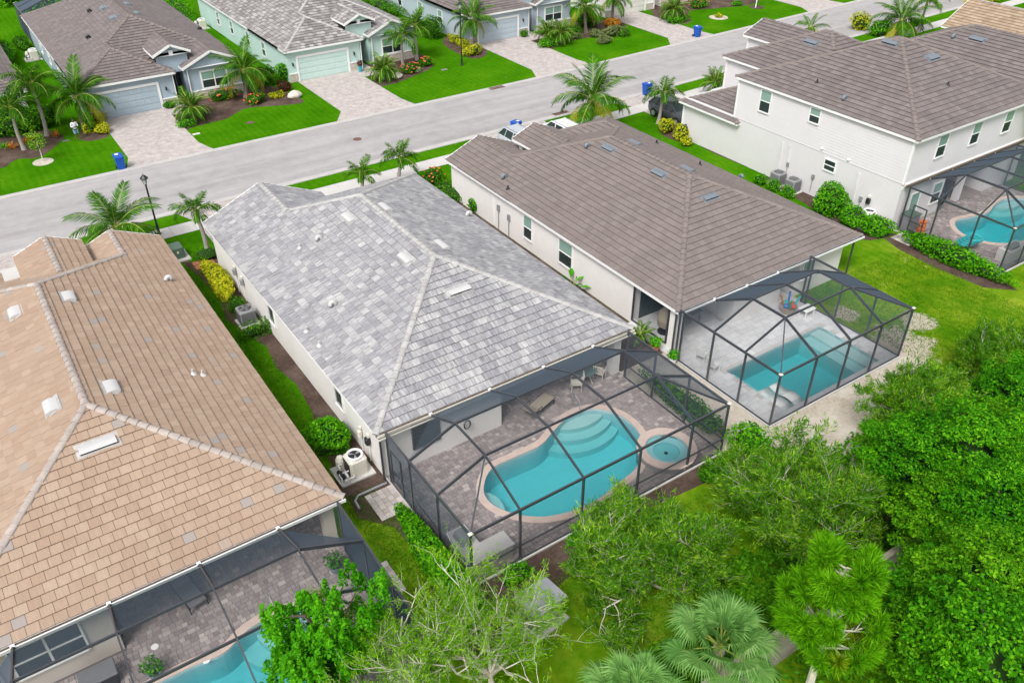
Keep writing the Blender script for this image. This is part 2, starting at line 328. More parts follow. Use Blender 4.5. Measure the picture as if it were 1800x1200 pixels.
M['steel'] = plain('steel', (0.42,0.43,0.44), 0.35, 0.08, 3, metal=0.6)
M['acgrey'] = plain('ac_grey', (0.25,0.25,0.26), 0.5, 0.08, 3)
M['offwhite'] = plain('off_white_plastic', (0.66,0.63,0.55), 0.5, 0.05, 3)
M['pvc'] = plain('white_pvc', (0.78,0.78,0.77), 0.4, 0.04, 3)
M['bluebin'] = plain('bin_blue', (0.012,0.085,0.42), 0.45, 0.06, 3)
M['green_box'] = plain('utility_green', (0.10,0.16,0.12), 0.6, 0.1, 2)
M['terra'] = plain('terracotta', (0.42,0.17,0.09), 0.8, 0.12, 4)
M['brown_trunk'] = plain('palm_trunk', (0.24,0.20,0.165), 0.95, 0.3, 6, bump=0.6)
M['grey_trunk'] = plain('smooth_palm_trunk', (0.34,0.31,0.275), 0.9, 0.2, 5, bump=0.4)
M['crownshaft'] = plain('crownshaft_green', (0.20,0.30,0.07), 0.6, 0.15, 4)
M['bark_pale'] = plain('pale_bark', (0.60,0.55,0.47), 0.9, 0.22, 6, bump=0.4)
M['bark'] = plain('bark', (0.16,0.12,0.09), 0.95, 0.3, 6, bump=0.6)
M['turq'] = plain('turquoise_glaze', (0.03,0.38,0.40), 0.3, 0.1, 3)
M['tan'] = plain('tan_sling', (0.34,0.29,0.23), 0.9, 0.1, 8)
M['rock'] = plain('coral_rock', (0.62,0.57,0.49), 0.95, 0.2, 3, bump=0.8)
M['leaf'] = leaf_mat('leaf_mid', (0.025,0.09,0.006), (0.07,0.21,0.014), (0.18,0.36,0.035), 0.3)
M['leaf_dense'] = leaf_mat('leaf_dense', (0.015,0.09,0.005), (0.06,0.25,0.010), (0.22,0.45,0.03), 0.35, 0.5)
M['leaf_feather'] = leaf_mat('leaf_feather', (0.045,0.155,0.02), (0.13,0.30,0.04), (0.52,0.60,0.13), 0.45, 0.9)
M['leaf_sparse'] = leaf_mat('leaf_sparse', (0.12,0.25,0.03), (0.25,0.42,0.06), (0.48,0.58,0.13), 0.5, 0.7)
M['leaf_bright'] = leaf_mat('leaf_bright', (0.03,0.16,0.008), (0.08,0.32,0.015), (0.20,0.46,0.04), 0.35)
M['leaf_dense2'] = leaf_mat('leaf_dense_yellow', (0.025,0.10,0.005), (0.09,0.26,0.012), (0.28,0.48,0.04), 0.35, 0.5)
M['leaf_hedge'] = leaf_mat('leaf_hedge', (0.03,0.14,0.006), (0.09,0.30,0.012), (0.25,0.50,0.04), 0.3, 2.0)
M['leaf_gold'] = leaf_mat('leaf_gold', (0.14,0.22,0.008), (0.48,0.50,0.015), (0.80,0.70,0.04), 0.3, 2.0, vivid=False)
M['leaf_olive'] = leaf_mat('leaf_olive', (0.09,0.12,0.04), (0.18,0.22,0.08), (0.32,0.34,0.15), 0.25, 2.0, vivid=False)
M['leaf_red'] = leaf_mat('leaf_red', (0.04,0.015,0.012), (0.12,0.03,0.025), (0.25,0.08,0.05), 0.25, 2.0, vivid=False)
M['leaf_orange'] = leaf_mat('leaf_orange', (0.25,0.07,0.01), (0.55,0.20,0.015), (0.75,0.40,0.04), 0.25, 2.0, vivid=False)
M['frond'] = leaf_mat('frond', (0.022,0.075,0.010), (0.055,0.155,0.018), (0.13,0.27,0.035), 0.3, 1.0)
M['frond_old'] = leaf_mat('frond_old', (0.14,0.19,0.015), (0.34,0.36,0.03), (0.55,0.42,0.06), 0.3, 1.0, vivid=False)
M['rachis'] = plain('frond_rib', (0.30,0.36,0.07), 0.6, 0.15, 4)
M['fan'] = leaf_mat('fan_leaf', (0.06,0.18,0.03), (0.14,0.31,0.07), (0.28,0.46,0.14), 0.3, 1.0, vivid=False)
M['needle'] = leaf_mat('pine_needle', (0.08,0.24,0.012), (0.18,0.43,0.02), (0.34,0.56,0.05), 0.4, 1.0)
M['needle_old'] = leaf_mat('pine_needle_old', (0.16,0.22,0.015), (0.30,0.36,0.03), (0.45,0.44,0.06), 0.3, 1.0)
M['flower'] = plain('flower_orange', (0.80,0.17,0.06), 0.6, 0.1, 4, rnd=0.3)
M['skin'] = plain('skin', (0.16,0.085,0.055), 0.6, 0.08, 8)
M['shirt'] = plain('white_shirt', (0.72,0.73,0.78), 0.9, 0.08, 8)
M['shorts'] = plain('blue_shorts', (0.22,0.42,0.62), 0.9, 0.08, 8)
M['perwall'] = plain('precast_wall', (0.36,0.32,0.27), 0.9, 0.12, 1.5, bump=0.3)

# ------------------------------------------------------------------ ground and road
def yo(x): return max(0.0, (x-46.0)*0.035)
HOLES = [(-6.3, 7.06, 15.3, 25.6), (10.25, 23.52, 17.98, 28.6), (26.6, 36.46, 17.98, 28.4), (48.45, 61.0, 19.75, 26.98)]
def lawn_sheet():
    mb = MB(); xs = sorted({-200.0, 320.0} | {h[0] for h in HOLES} | {h[1] for h in HOLES}); ys = sorted({-70.0, 330.0} | {h[2] for h in HOLES} | {h[3] for h in HOLES})
    for i in range(len(xs)-1):
        for j in range(len(ys)-1):
            cx, cy = (xs[i]+xs[i+1])/2, (ys[j]+ys[j+1])/2
            if any(h[0] < cx < h[1] and h[2] < cy < h[3] for h in HOLES): continue
            mb.add([(xs[i],ys[j],0),(xs[i+1],ys[j],0),(xs[i+1],ys[j+1],0),(xs[i],ys[j+1],0)], [(0,1,2,3)])
    return tag(mb.build('lawn_ground', M['lawn']), kind='structure')
lawn_sheet()
def strip(name, mat, ya, yb, z, x0=-200, x1=320, thick=0.0, gaps=()):
    mb = MB(); xs = [x0, 40, 46, 60, 80, 120, 200, x1] if x0 < 0 else [x0, x1]
    for a, b in zip(xs[:-1], xs[1:]):
        q = [(a, ya+yo(a)), (b, ya+yo(b)), (b, yb+yo(b)), (a, yb+yo(a))]
        if thick: mb.prism(q, 0.0, z)
        else: mb.poly([(x, y, z) for x, y in q])
    return tag(mb.build(name, mat), kind='structure')
strip('road', M['road'], 56.5, 65.3, 0.012)
strip('kerb', M['kerb'], 56.0, 56.55, 0.05, thick=1)
strip('kerb', M['kerb'], 65.25, 65.8, 0.05, thick=1)
mbw = MB()                                                       # near-side pavement, cast in slabs with open joints
x = -60.0
while x < 130:
    mbw.prism([(x+0.01, 52.8+yo(x)), (x+1.49, 52.8+yo(x+1.5)), (x+1.49, 54.3+yo(x+1.5)), (x+0.01, 54.3+yo(x))], 0, 0.03); x += 1.5
tag(mbw.build('pavement', M['walk']), kind='structure')
def patch(name, mat, pts, z, kind='structure'):
    mb = MB(); mb.prism([(p[0], p[1]) for p in pts], z-0.03, z); return tag(mb.build(name, mat), kind=kind)
def smooth_loop(pts, sub=5):
    n = len(pts); out = []
    for i in range(n):
        p0, p1, p2, p3 = (Vector(pts[(i+k-1) % n][:2]) for k in range(4))
        for k in range(sub):
            t = k/sub; out.append(0.5*((2*p1)+(p2-p0)*t+(2*p0-5*p1+4*p2-p3)*t*t+(-p0+3*p1-3*p2+p3)*t**3))
    return out
def drive(x0, x1, ya, yb, ff, fl):      # paver drive flaring towards the street
    if yb > ya: pts = [(x0, yb), (x1, yb), (x1, ya+2.2), (x1+fl, ya), (x0-ff, ya), (x0, ya+2.2)]
    else: pts = [(x0, yb), (x1, yb), (x1, ya-2.0), (x1+fl, ya), (x0-ff, ya), (x0, ya-2.0)]
    patch('driveway', M['drive'], pts, 0.016)
drive(9.7, 15.2, 65.7, 77.9, 0.6, 0.6); drive(27.7, 33.6, 65.7, 77.9, 1.4, 0.4)
drive(48.2, 53.9, 65.8, 79.2, 1.0, 0.5); drive(66.9, 71.7, 66.5, 79.8, 1.6, 0.4); drive(89.5, 95.0, 67.2, 80, 1.2, 0.5)
drive(-3.6, 2.0, 56.05, 47.5, 0.8, 0.8); drive(10.8, 16.3, 56.05, 46.8, 0.8, 0.5); drive(34.2, 40.5, 56.05, 47.5, 0.6, 0.6); drive(49.6, 55.5, 56.4, 47.0, 1.0, 0.8)
# entry walks beside the far garages
for gx, dy in ((9.9, 0), (28.0, 0), (48.6, 0.9)): patch('entry_walk', M['drive'], [(gx+5.2, 75.4+dy), (gx+7.4, 75.4+dy), (gx+7.4, 80.2+dy), (gx+5.2, 80.2+dy)], 0.02)
def bed(pix, name='mulch_bed', mat='mulch', z=0.012, sub=5, world=False):
    pts = [Vector(p) for p in pix] if world else [G(*p) for p in pix]
    if sub: pts = smooth_loop(pts, sub)
    patch(name, M[mat], pts, z)
bed([(318,228),(345,222),(378,214),(400,208),(428,192),(455,188),(490,186),(533,180),(517,168),(470,150),(400,150),(330,155),(305,190)])
bed([(660,152),(690,148),(725,135),(758,120),(757,108),(730,92),(690,85),(640,120),(655,140)])
bed([(778,75),(800,92),(830,103),(850,100),(856,92),(845,78),(815,72),(790,60)])
bed([(935,78),(965,88),(1000,72),(1040,66),(1075,58),(1100,50),(1090,38),(1050,35),(990,45),(940,62)])
bed([(1152,30),(1190,42),(1215,38),(1212,20),(1260,15),(1320,8),(1330,-5),(1220,-10),(1150,10)])
bed([(0,295),(30,280),(70,276),(105,250),(112,240),(88,230),(40,232),(-10,250)])
bed([(143,246),(190,240),(178,215),(150,210)])
bed([(1215,245),(1240,262),(1275,278),(1330,300),(1385,320),(1425,352),(1450,345),(1425,325),(1340,285),(1260,245),(1225,238)], z=0.013)
bed([(1158,220),(1165,238),(1200,250),(1222,246),(1215,222),(1180,208)])
bed([(8.3,49.8),(9.1,48.4),(10.25,48.4),(10.25,25.0),(8.5,25.0),(8.0,25.1),(8.6,27.2),(8.95,29.6),(9.35,31.2),(9.55,33.5),(9.2,35.5),(9.5,37.5),(8.9,39.5),(8.55,41.3),(8.95,43.5),(8.7,47)], world=True, sub=0)
bed([(8.35,25.1),(10.2,25.1),(10.25,22.3),(10.22,18.0),(10.25,15.2),(8.6,15.3),(8.9,18.6),(9.35,20.4),(9.2,22.4),(8.2,23.6)], world=True, sub=0, z=0.013)
bed([(10.3,17.95),(24.6,17.95),(24.5,16.9),(21,17.1),(18.6,17.3),(16.5,16.8),(15.2,16.3),(13.6,16.35),(12.2,16.0),(10.3,15.6)], world=True, sub=0)
bed([(24.0,18.0),(25.4,17.6),(25.2,16.6),(23.6,16.3),(22.4,16.8),(22.6,17.6)], world=True, z=0.016)
bed([(26.55,25.0),(26.55,17.95),(36.6,17.95),(37.7,17.2),(36.2,16.3),(34.0,16.6),(32.0,15.8),(30.0,15.7),(28.0,14.5),(26.0,14.6),(24.6,15.6),(24.2,17.8),(23.57,18.1),(23.57,25.2),(26.55,25.2)], 'sand_patch', 'sand', world=True, sub=0)
bed([(23.5,48.6),(27.0,48.9),(27.0,25.2),(23.5,25.2)], world=True, sub=0)
bed([(10.3,48.0),(23.8,47.8),(26.2,50.6),(20,52.3),(14,51.8)], world=True, z=0.014)
bed([(47.2,36.6),(48.1,36.8),(48.1,27.2),(47.6,26.6),(45.6,27.3),(46.2,30.5),(46.8,33.0)], world=True, sub=4)
bed([(47.0,26.6),(48.4,26.2),(48.4,19.6),(47.9,18.2),(46.6,19.5),(46.3,22.5),(46.5,25.2)], world=True, sub=0, z=0.013)
# two mulch rings out on the far lawns
for px, py, r in ((76,285,0.75), (1263,31,1.1), (1330,13,0.9)):
    c = G(px, py); bed([(c.x+r*math.cos(k*0.63), c.y+r*math.sin(k*0.63)) for k in range(10)], 'tree_ring', 'sand' if px != 1330 else 'mulch', world=True, sub=3, z=0.03)
# pale gravel yard far behind
bed([(-40,118),(6.5,112),(7.5,140),(-40,150)], 'gravel_yard', 'walk', world=True, sub=0)

# ------------------------------------------------------------------ roofs
class Comp:     # one hip or gable roof volume; ridge along Y (axis 'y') or X
    def __init__(s, x0, x1, y0, y1, z, sl=0.435, e0='hip', e1='hip', axis='y', zcut=None):
        s.x0, s.x1, s.y0, s.y1, s.z, s.sl, s.e0, s.e1, s.axis = x0, x1, y0, y1, z, sl, e0, e1, axis
        s.half = ((x1-x0) if axis == 'y' else (y1-y0))/2
        L = (y1-y0) if axis == 'y' else (x1-x0)
        if e0 == 'hip' and e1 == 'hip' and L < 2*s.half: s.half = min(s.half, L/2)
        s.zr = z+sl*s.half
    def T(s, a, b, z): return Vector((a, b, z)) if s.axis == 'y' else Vector((b, a, z))
    def span(s): return (s.x0, s.x1, s.y0, s.y1) if s.axis == 'y' else (s.y0, s.y1, s.x0, s.x1)
    def h(s, x, y):
        a, b = (x, y) if s.axis == 'y' else (y, x); a0, a1, b0, b1 = s.span()
        if not (a0 <= a <= a1 and b0 <= b <= b1): return -9
        d = min(a-a0, a1-a)
        if s.e0 == 'hip': d = min(d, b-b0)
        if s.e1 == 'hip': d = min(d, b1-b)
        return s.z+s.sl*d
    def faces(s):
        a0, a1, b0, b1 = s.span(); h = s.half; m0, m1 = a0+h, a1-h; z, zr = s.z, s.zr
        r0 = b0+h if s.e0 == 'hip' else b0; r1 = b1-h if s.e1 == 'hip' else b1; T = s.T
        F = [([T(a0,b1,z),T(a0,b0,z),T(m0,r0,zr),T(m0,r1,zr)]), ([T(a1,b0,z),T(a1,b1,z),T(m1,r1,zr),T(m1,r0,zr)])]
        if s.e0 == 'hip': F.append([T(a0,b0,z),T(a1,b0,z),T(m1,r0,zr),T(m0,r0,zr)])
        if s.e1 == 'hip': F.append([T(a1,b1,z),T(a0,b1,z),T(m0,r1,zr),T(m1,r1,zr)])
        out = []
        for f in F:
            g = []
            for p in f:
                if not g or (p-g[-1]).length > 1e-4: g.append(p)
            if (g[0]-g[-1]).length < 1e-4: g.pop()
            if s.axis == 'x': g = [g[1], g[0]]+g[:1:-1]
            if len(g) >= 3: out.append(g)
        return out
    def edges(s):
        a0, a1, b0, b1 = s.span(); h = s.half; m0, m1 = a0+h, a1-h
        r0 = b0+h if s.e0 == 'hip' else b0; r1 = b1-h if s.e1 == 'hip' else b1; T = s.T; E = []
        if abs(r1-r0) > 0.05: E.append((T(m0,r0,s.zr), T(m0,r1,s.zr)))
        if s.e0 == 'hip': E += [(T(a0,b0,s.z),T(m0,r0,s.zr)),(T(a1,b0,s.z),T(m1,r0,s.zr))]
        if s.e1 == 'hip': E += [(T(a0,b1,s.z),T(m0,r1,s.zr)),(T(a1,b1,s.z),T(m1,r1,s.zr))]
        return E
def clip(poly, a, b, c):            # keep a*x+b*y+c >= 0
    out = []
    for i in range(len(poly)):
        p, q = poly[i], poly[(i+1) % len(poly)]; dp, dq = a*p[0]+b*p[1]+c, a*q[0]+b*q[1]+c
        if dp >= 0: out.append(p)
        if (dp >= 0) != (dq >= 0):
            t = dp/(dp-dq); out.append((p[0]+(q[0]-p[0])*t, p[1]+(q[1]-p[1])*t))
    return out
def in_view(p, m=30):
    q = pj(p); return q is not None and -m < q[0] < 1800+m and -m < q[1] < 1200+m
def roof(house, comps, tile_m, cap_m, solids=(), tw=0.42, te=0.385, single=300, caps_single=True, name='roof', seed=1, extend_frame=350):
    rd = random.Random(seed)
    deck = MB(); tiles = []
    def covered(p, me, tol=0.03):
        mine = comps.index(me)
        for i, c in enumerate(comps):
            if c is not me and c.h(p.x, p.y) > p.z+(tol if i > mine else min(tol, -0.03)): return True
        for (x0,x1,y0,y1,z0,z1) in solids:
            if x0 < p.x < x1 and y0 < p.y < y1 and z0 < p.z < z1: return True
        return False
    for c in comps:
        for F in c.faces():
            o = F[0]; hd = (F[1]-F[0]).normalized(); n = hd.cross(F[2]-F[1]).normalized()
            if n.z < 0: n = -n
            sd = n.cross(hd).normalized()
            if sd.z < 0: sd = -sd
            P2 = [((p-o).dot(hd), (p-o).dot(sd)) for p in F]
            area = sum(P2[i][0]*P2[(i+1)%len(P2)][1]-P2[(i+1)%len(P2)][0]*P2[i][1] for i in range(len(P2)))
            if area < 0: P2r = P2[::-1]
            else: P2r = P2
            deck.poly([p-n*0.012 for p in F])
            a0, a1 = min(p[0] for p in P2), max(p[0] for p in P2); b1 = max(p[1] for p in P2)
            planes = []
            for i in range(len(P2r)):
                p, q = P2r[i], P2r[(i+1) % len(P2r)]; dx, dy = q[0]-p[0], q[1]-p[1]; l = math.hypot(dx, dy)
                if l < 1e-6: continue
                planes.append((-dy/l, dx/l, -(-dy*p[0]+dx*p[1])/l))
            r = 0
            while r*te < b1:
                off = ((r*0.37+rd.choice((0,0.12))) % 1)*tw; cidx = int(math.floor((a0-off)/tw)); 
                while cidx*tw+off < a1:
                    u0 = cidx*tw+off; cidx += 1
                    cen = o+hd*(u0+tw/2)+sd*(r*te+te/2)
                    if not in_view(cen, extend_frame): continue
                    if covered(cen, c) and all(covered(o+hd*(u0+tw*qa)+sd*(r*te+te*qb), c) for qa, qb in ((0.02,0.02),(0.98,0.02),(0.98,0.98),(0.02,0.98))): continue
                    g = 0.006; rect = [(u0+g, r*te-0.012), (u0+tw-g, r*te-0.012), (u0+tw-g, r*te+te-0.012), (u0+g, r*te+te-0.012)]
                    for pl in planes:
                        pp = pl if abs(pl[0]) > 1e-6 or r > 0 else (pl[0], pl[1], pl[2]+0.03)
                        rect = clip(rect, *pp)
                        if len(rect) < 3: break
                    if len(rect) < 3: continue
                    hi = 0.058+rd.uniform(-0.006, 0.006); lo = 0.006
                    top = []; bot = []
                    for (a, b) in rect:
                        t = min(1, max(0, (b-(r*te-0.012))/te)); top.append(o+hd*a+sd*b+n*(hi+(lo-hi)*t)); bot.append(o+hd*a+sd*b+n*(0.022-0.026*t))
                    k = len(rect); uvo = rd.uniform(0, 50)
                    fs = [tuple(range(k))]+[(i, k+i, k+(i+1)%k, (i+1)%k) for i in range(k)]
                    uu = [(a+uvo, b+uvo) for a, b in rect]; uvs = [uu]+[[uu[i], uu[i], uu[(i+1)%k], uu[(i+1)%k]] for i in range(k)]
                    q = pj(cen); vd = Vector((0,0,CAM_H))-cen
                    score = (vd.normalized().dot(n))/(q[2]**2) if in_view(cen, 0) and k == 4 else 0
                    tiles.append((score, top+bot, fs, uvs))
                r += 1
    R = deck.build(name, M['underlay'], house)
    tiles.sort(key=lambda t: -t[0])
    for sc, v, f, uv in tiles[:single]:
        MB().add(v, f, 0, uv).build('roof_tile', tile_m, R)
    rest = MB()
    for sc, v, f, uv in tiles[single:]: rest.add(v, f, 0, uv)
    if rest.v: tag(rest.build('roof_tiles', tile_m, R), kind='stuff')
    allcap = MB(); ncap = 0
    for c in comps:
        for (p, q) in c.edges():
            L = (q-p).length; d = (q-p)/L; n = max(1, int(L/0.40)); st = L/n
            side = d.cross(Vector((0,0,1))).normalized(); up = side.cross(d).normalized()
            for i in range(n):
                a = p+d*(i*st-0.03); b = p+d*(i*st+st); mid = (a+b)/2
                if covered(mid-up*0.0, c, -0.03) or not in_view(mid, 350): continue
                vv = []; K = 6
                for (e, rr, lift) in ((a, 0.165, 0.035), (b, 0.135, 0.012)):
                    for k in range(K+1):
                        t = math.pi*k/K; vv.append(e+side*(rr*math.cos(t))+up*(rr*0.62*math.sin(t)+lift-0.03))
                ff = [(k, k+1, K+2+k, K+1+k) for k in range(K)]+[tuple(range(K, -1, -1))]
                if caps_single and ncap < 300: MB().add(vv, ff).build('ridge_cap', cap_m, R); ncap += 1
                else: allcap.add(vv, ff)
    if allcap.v: tag(allcap.build('ridge_caps', cap_m, R), kind='stuff')
    return R
def roof_z(comps, x, y): return max(c.h(x, y) for c in comps)
def roof_hit(comps, px, py):
    d = ray(px, py); t = (1-CAM_H)/d[2]; lo = t*0.4
    for k in range(1200):
        s = lo+(t-lo)*k/1199; x, y, z = d[0]*s, d[1]*s, CAM_H+d[2]*s
        if z <= roof_z(comps, x, y): return Vector((x, y, z))
    return Vector((d[0]*t, d[1]*t, 1))
def roof_frame(comps, p):
    e = 0.05; z = roof_z(comps, p.x, p.y); gx = (roof_z(comps, p.x+e, p.y)-roof_z(comps, p.x-e, p.y))/(2*e); gy = (roof_z(comps, p.x, p.y+e)-roof_z(comps, p.x, p.y-e))/(2*e)
    n = Vector((-gx, -gy, 1)).normalized(); hd = Vector((0,1,0)) if abs(gx) > abs(gy) else Vector((1,0,0)); sd = n.cross(hd)
    if sd.z < 0: sd = -sd
    return n, hd, sd
def ridge_vent(house, comps, px, py, mat, L=0.95, W=0.42, h=0.13):       # low off-ridge vent with a curved hood, open at the lower side
    p = roof_hit(comps, px, py); n, hd, sd = roof_frame(comps, p); mb = MB(); K = 6; v = []
    for e in (-L/2, L/2):
        for k in range(K+1):
            t = k/K; v.append(p+hd*e+sd*(W*(t-0.5))+n*(0.05+h*math.sin(math.pi*(0.35+0.65*t))))
    for e in (-L/2, L/2):
        for k in range(K+1): v.append(p+hd*e+sd*(W*(k/K-0.5))+n*0.03)
    m = K+1; f = [(k, k+1, m+k+1, m+k) for k in range(K)]
    for b in (0, m): f += [(b+k, 2*m+b+k, 2*m+b+k+1, b+k+1) for k in range(K)]
    mb.add(v, f); fl = MB(); q = [p+hd*(s1*(L/2+0.12))+sd*(s2*(W/2+0.1))+n*0.047 for s1, s2 in ((-1,-1),(1,-1),(1,1),(-1,1))]; fl.add(q, [(0,1,2,3)])
    o = mb.build('roof_vent', mat, house); fl.build('flashing', M['capC'] if mat == M['ventw'] else M['ventd'], o)
    lo = MB(); a = p-sd*(W/2-0.02); lo.add([a-hd*(L/2-0.03)+n*0.05, a+hd*(L/2-0.03)+n*0.05, a+hd*(L/2-0.03)+n*0.14, a-hd*(L/2-0.03)+n*0.14], [(0,1,2,3)]); lo.build('vent_opening', M['black'], o)
def gooseneck(house, comps, px, py, mat):
    p = roof_hit(comps, px, py); n, hd, sd = roof_frame(comps, p); mb = MB(); pts = [p+n*0.02, p+n*0.12]
    for k in range(7):
        t = math.pi*k/6; pts.append(p+n*(0.14+0.14*math.sin(t))-sd*(0.13-0.13*math.cos(t)))
    mb.tube(pts, 0.11, 10); mb.build('gooseneck_vent', mat, house, smooth=True)
def pipe(house, comps, px, py, mat):
    p = roof_hit(comps, px, py); mb = MB(); mb.tube([p, p+Vector((0,0,0.28))], 0.045, 8); mb.lathe(p+Vector((0,0,0.0)), [(0.16,0.02),(0.07,0.12),(0.06,0.16)], 10); mb.build('vent_pipe', mat, house)
def trim_for(house, comps, mat, gut=True, d=0.16):
    for c in comps:
        x0, x1, y0, y1, z = c.x0, c.x1, c.y0, c.y1, c.z-0.002; w = 0.09
        eav = []
        if c.axis == 'y':
            eav += [(x0-0.03, x0+w, y0, y1), (x1-w, x1+0.03, y0, y1)]
            if c.e0 == 'hip': eav.append((x0+w+0.002, x1-w-0.002, y0-0.03, y0+w))
            if c.e1 == 'hip': eav.append((x0+w+0.002, x1-w-0.002, y1-w, y1+0.03))
        else:
            eav += [(x0, x1, y0-0.03, y0+w), (x0, x1, y1-w, y1+0.03)]
            if c.e0 == 'hip': eav.append((x0-0.03, x0+w, y0+w+0.002, y1-w-0.002))
            if c.e1 == 'hip': eav.append((x1-w, x1+0.03, y0+w+0.002, y1-w-0.002))
        for e in eav: MB().box(e[0], e[1], e[2], e[3], z-d, z-0.008).build('fascia', mat, house)
        for end, b, sg in (('e0', 0, -1), ('e1', 1, 1)):
            if getattr(c, end) == 'gable':
                a0, a1, b0, b1 = c.span(); bb = b1 if b else b0; m = (a0+a1)/2
                for aa in (a0, a1):
                    p = c.T(aa, bb+sg*0.02, c.z-0.06); q = c.T(m, bb+sg*0.02, c.zr-0.06); MB().bar(p, q, 0.05, 0.2).build('rake_board', mat, house)
        MB().add([(x0+0.05,y0+0.05,z-d+0.02),(x1-0.05,y0+0.05,z-d+0.02),(x1-0.05,y1-0.05,z-d+0.02),(x0+0.05,y1-0.05,z-d+0.02)], [(0,3,2,1)]).build('soffit', mat, house)
def gable_wall(mb, c, end, inset=0.3):
    a0, a1, b0, b1 = c.span(); m = (a0+a1)/2; bb = (b1-inset) if end == 'e1' else (b0+inset); sg = -1 if end == 'e1' else 1
    v = []
    for b in (bb, bb+sg*0.25): v += [c.T(a0+0.28, b, c.z-0.22), c.T(a1-0.28, b, c.z-0.22), c.T(a1-0.28, b, c.z+0.02), c.T(m, b, c.zr-0.1), c.T(a0+0.28, b, c.z+0.02)]
    mb.add(v, [(0,1,2,3,4),(9,8,7,6,5)]+[(k,5+k,5+(k+1)%5,(k+1)%5) for k in range(5)])
def window(house, axis, c, a0, a1, z0, z1, out=1, mull=0, rail=True, upper='blind', lower='glass', frame=0.08, name='window', fm=None):
    # a window in a wall at axis = c, spanning a0..a1; out = +-1 is the outward direction
    fm = fm or M['trim']; f = MB(); t = 0.06
    def bx(mb, u0, u1, w0, w1, d0, d1):
        lo, hi = sorted((c+out*d0, c+out*d1))
        if axis == 'x': mb.box(lo, hi, u0, u1, w0, w1)
        else: mb.box(u0, u1, lo, hi, w0, w1)
    bx(f, a0-frame, a0, z0-frame, z1+frame, 0.0, t); bx(f, a1, a1+frame, z0-frame, z1+frame, 0.0, t)
    bx(f, a0, a1, z1, z1+frame, 0.0, t); bx(f, a0, a1, z0-frame, z0, 0.0, t+0.03)
    zm = (z0+z1)/2
    if rail: bx(f, a0, a1, zm-0.03, zm+0.03, 0.0, t-0.01)
    for k in range(mull):
        a = a0+(a1-a0)*(k+1)/(mull+1); bx(f, a-0.04, a+0.04, z0, z1, 0.0, t-0.005)
    w = f.build(name, fm, house)
    cells = [(a0+(a1-a0)*k/(mull+1), a0+(a1-a0)*(k+1)/(mull+1)) for k in range(mull+1)]
    for (u0, u1) in cells:
        if rail:
            g = MB(); bx(g, u0, u1, z0, zm, 0.004, 0.012); g.build('pane', M[lower], w)
            g = MB(); bx(g, u0, u1, zm, z1, 0.004, 0.020); g.build('pane', M[upper], w)
        else:
            g = MB(); bx(g, u0, u1, z0, z1, 0.004, 0.012); g.build('pane', M[lower], w)
    return w
def downspout(house, x, y, z1, mat): MB().box(x-0.04, x+0.04, y-0.04, y+0.04, 0.02, z1).build('downspout', mat, house)
# ------------------------------------------------------------------ pools, decks, screen enclosures
def inside(p, poly):
    x, y = p[0], p[1]; c = False; j = len(poly)-1
    for i in range(len(poly)):
        if (poly[i][1] > y) != (poly[j][1] > y) and x < (poly[j][0]-poly[i][0])*(y-poly[i][1])/(poly[j][1]-poly[i][1])+poly[i][0]: c = not c
        j = i
    return c
def offset(poly, d):
    n = len(poly); A = sum(poly[i][0]*poly[(i+1)%n][1]-poly[(i+1)%n][0]*poly[i][1] for i in range(n)); s = 1 if A > 0 else -1; out = []
    for i in range(n):
        p, q, r = Vector(poly[i-1][:2]), Vector(poly[i][:2]), Vector(poly[(i+1)%n][:2]); t = (r-p).normalized(); out.append(q+Vector((t.y, -t.x))*s*d)
    return out
def offset_rect(x0, x1, y0, y1): return [Vector((x0,y0)), Vector((x1,y0)), Vector((x1,y1)), Vector((x0,y1))]
def ring(mb, a, b, za, zb):
    n = len(a); mb.add([(p[0],p[1],za) for p in a]+[(p[0],p[1],zb) for p in b], [(i,(i+1)%n,n+(i+1)%n,n+i) for i in range(n)])
DECK_Z = 0.05
def holed(name, rect, holes, z, mat):
    """slab with one star-shaped opening: quads fanned from the opening out to the rectangle"""
    out = list(holes[0]); n = len(out); x0, x1, y0, y1 = rect
    if sum(out[i][0]*out[(i+1)%n][1]-out[(i+1)%n][0]*out[i][1] for i in range(n)) < 0: out = out[::-1]
    c = (sum(p[0] for p in out)/n, sum(p[1] for p in out)/n)
    def hit(p):
        dx, dy = p[0]-c[0], p[1]-c[1]; t = 1e9; side = 0
        for k, (num, den) in enumerate(((x1-c[0], dx), (y1-c[1], dy), (x0-c[0], dx), (y0-c[1], dy))):
            if abs(den) > 1e-9 and num/den > 0 and num/den < t: t = num/den; side = k
        return (c[0]+dx*t, c[1]+dy*t), side
    corner = {0: (x1, y1), 1: (x0, y1), 2: (x0, y0), 3: (x1, y0)}; H = [hit(p) for p in out]; mb = MB()
    for i in range(n):
        j = (i+1) % n; pts = [out[i], H[i][0]]
        k = H[i][1]
        while k != H[j][1]: pts.append(corner[k]); k = (k+1) % 4
        pts += [H[j][0], out[j]]
        for q in range(1, len(pts)-1): mb.add([(p[0], p[1], z) for p in (pts[0], pts[q], pts[q+1])], [(0,1,2)])
    return mb.build(name, mat)
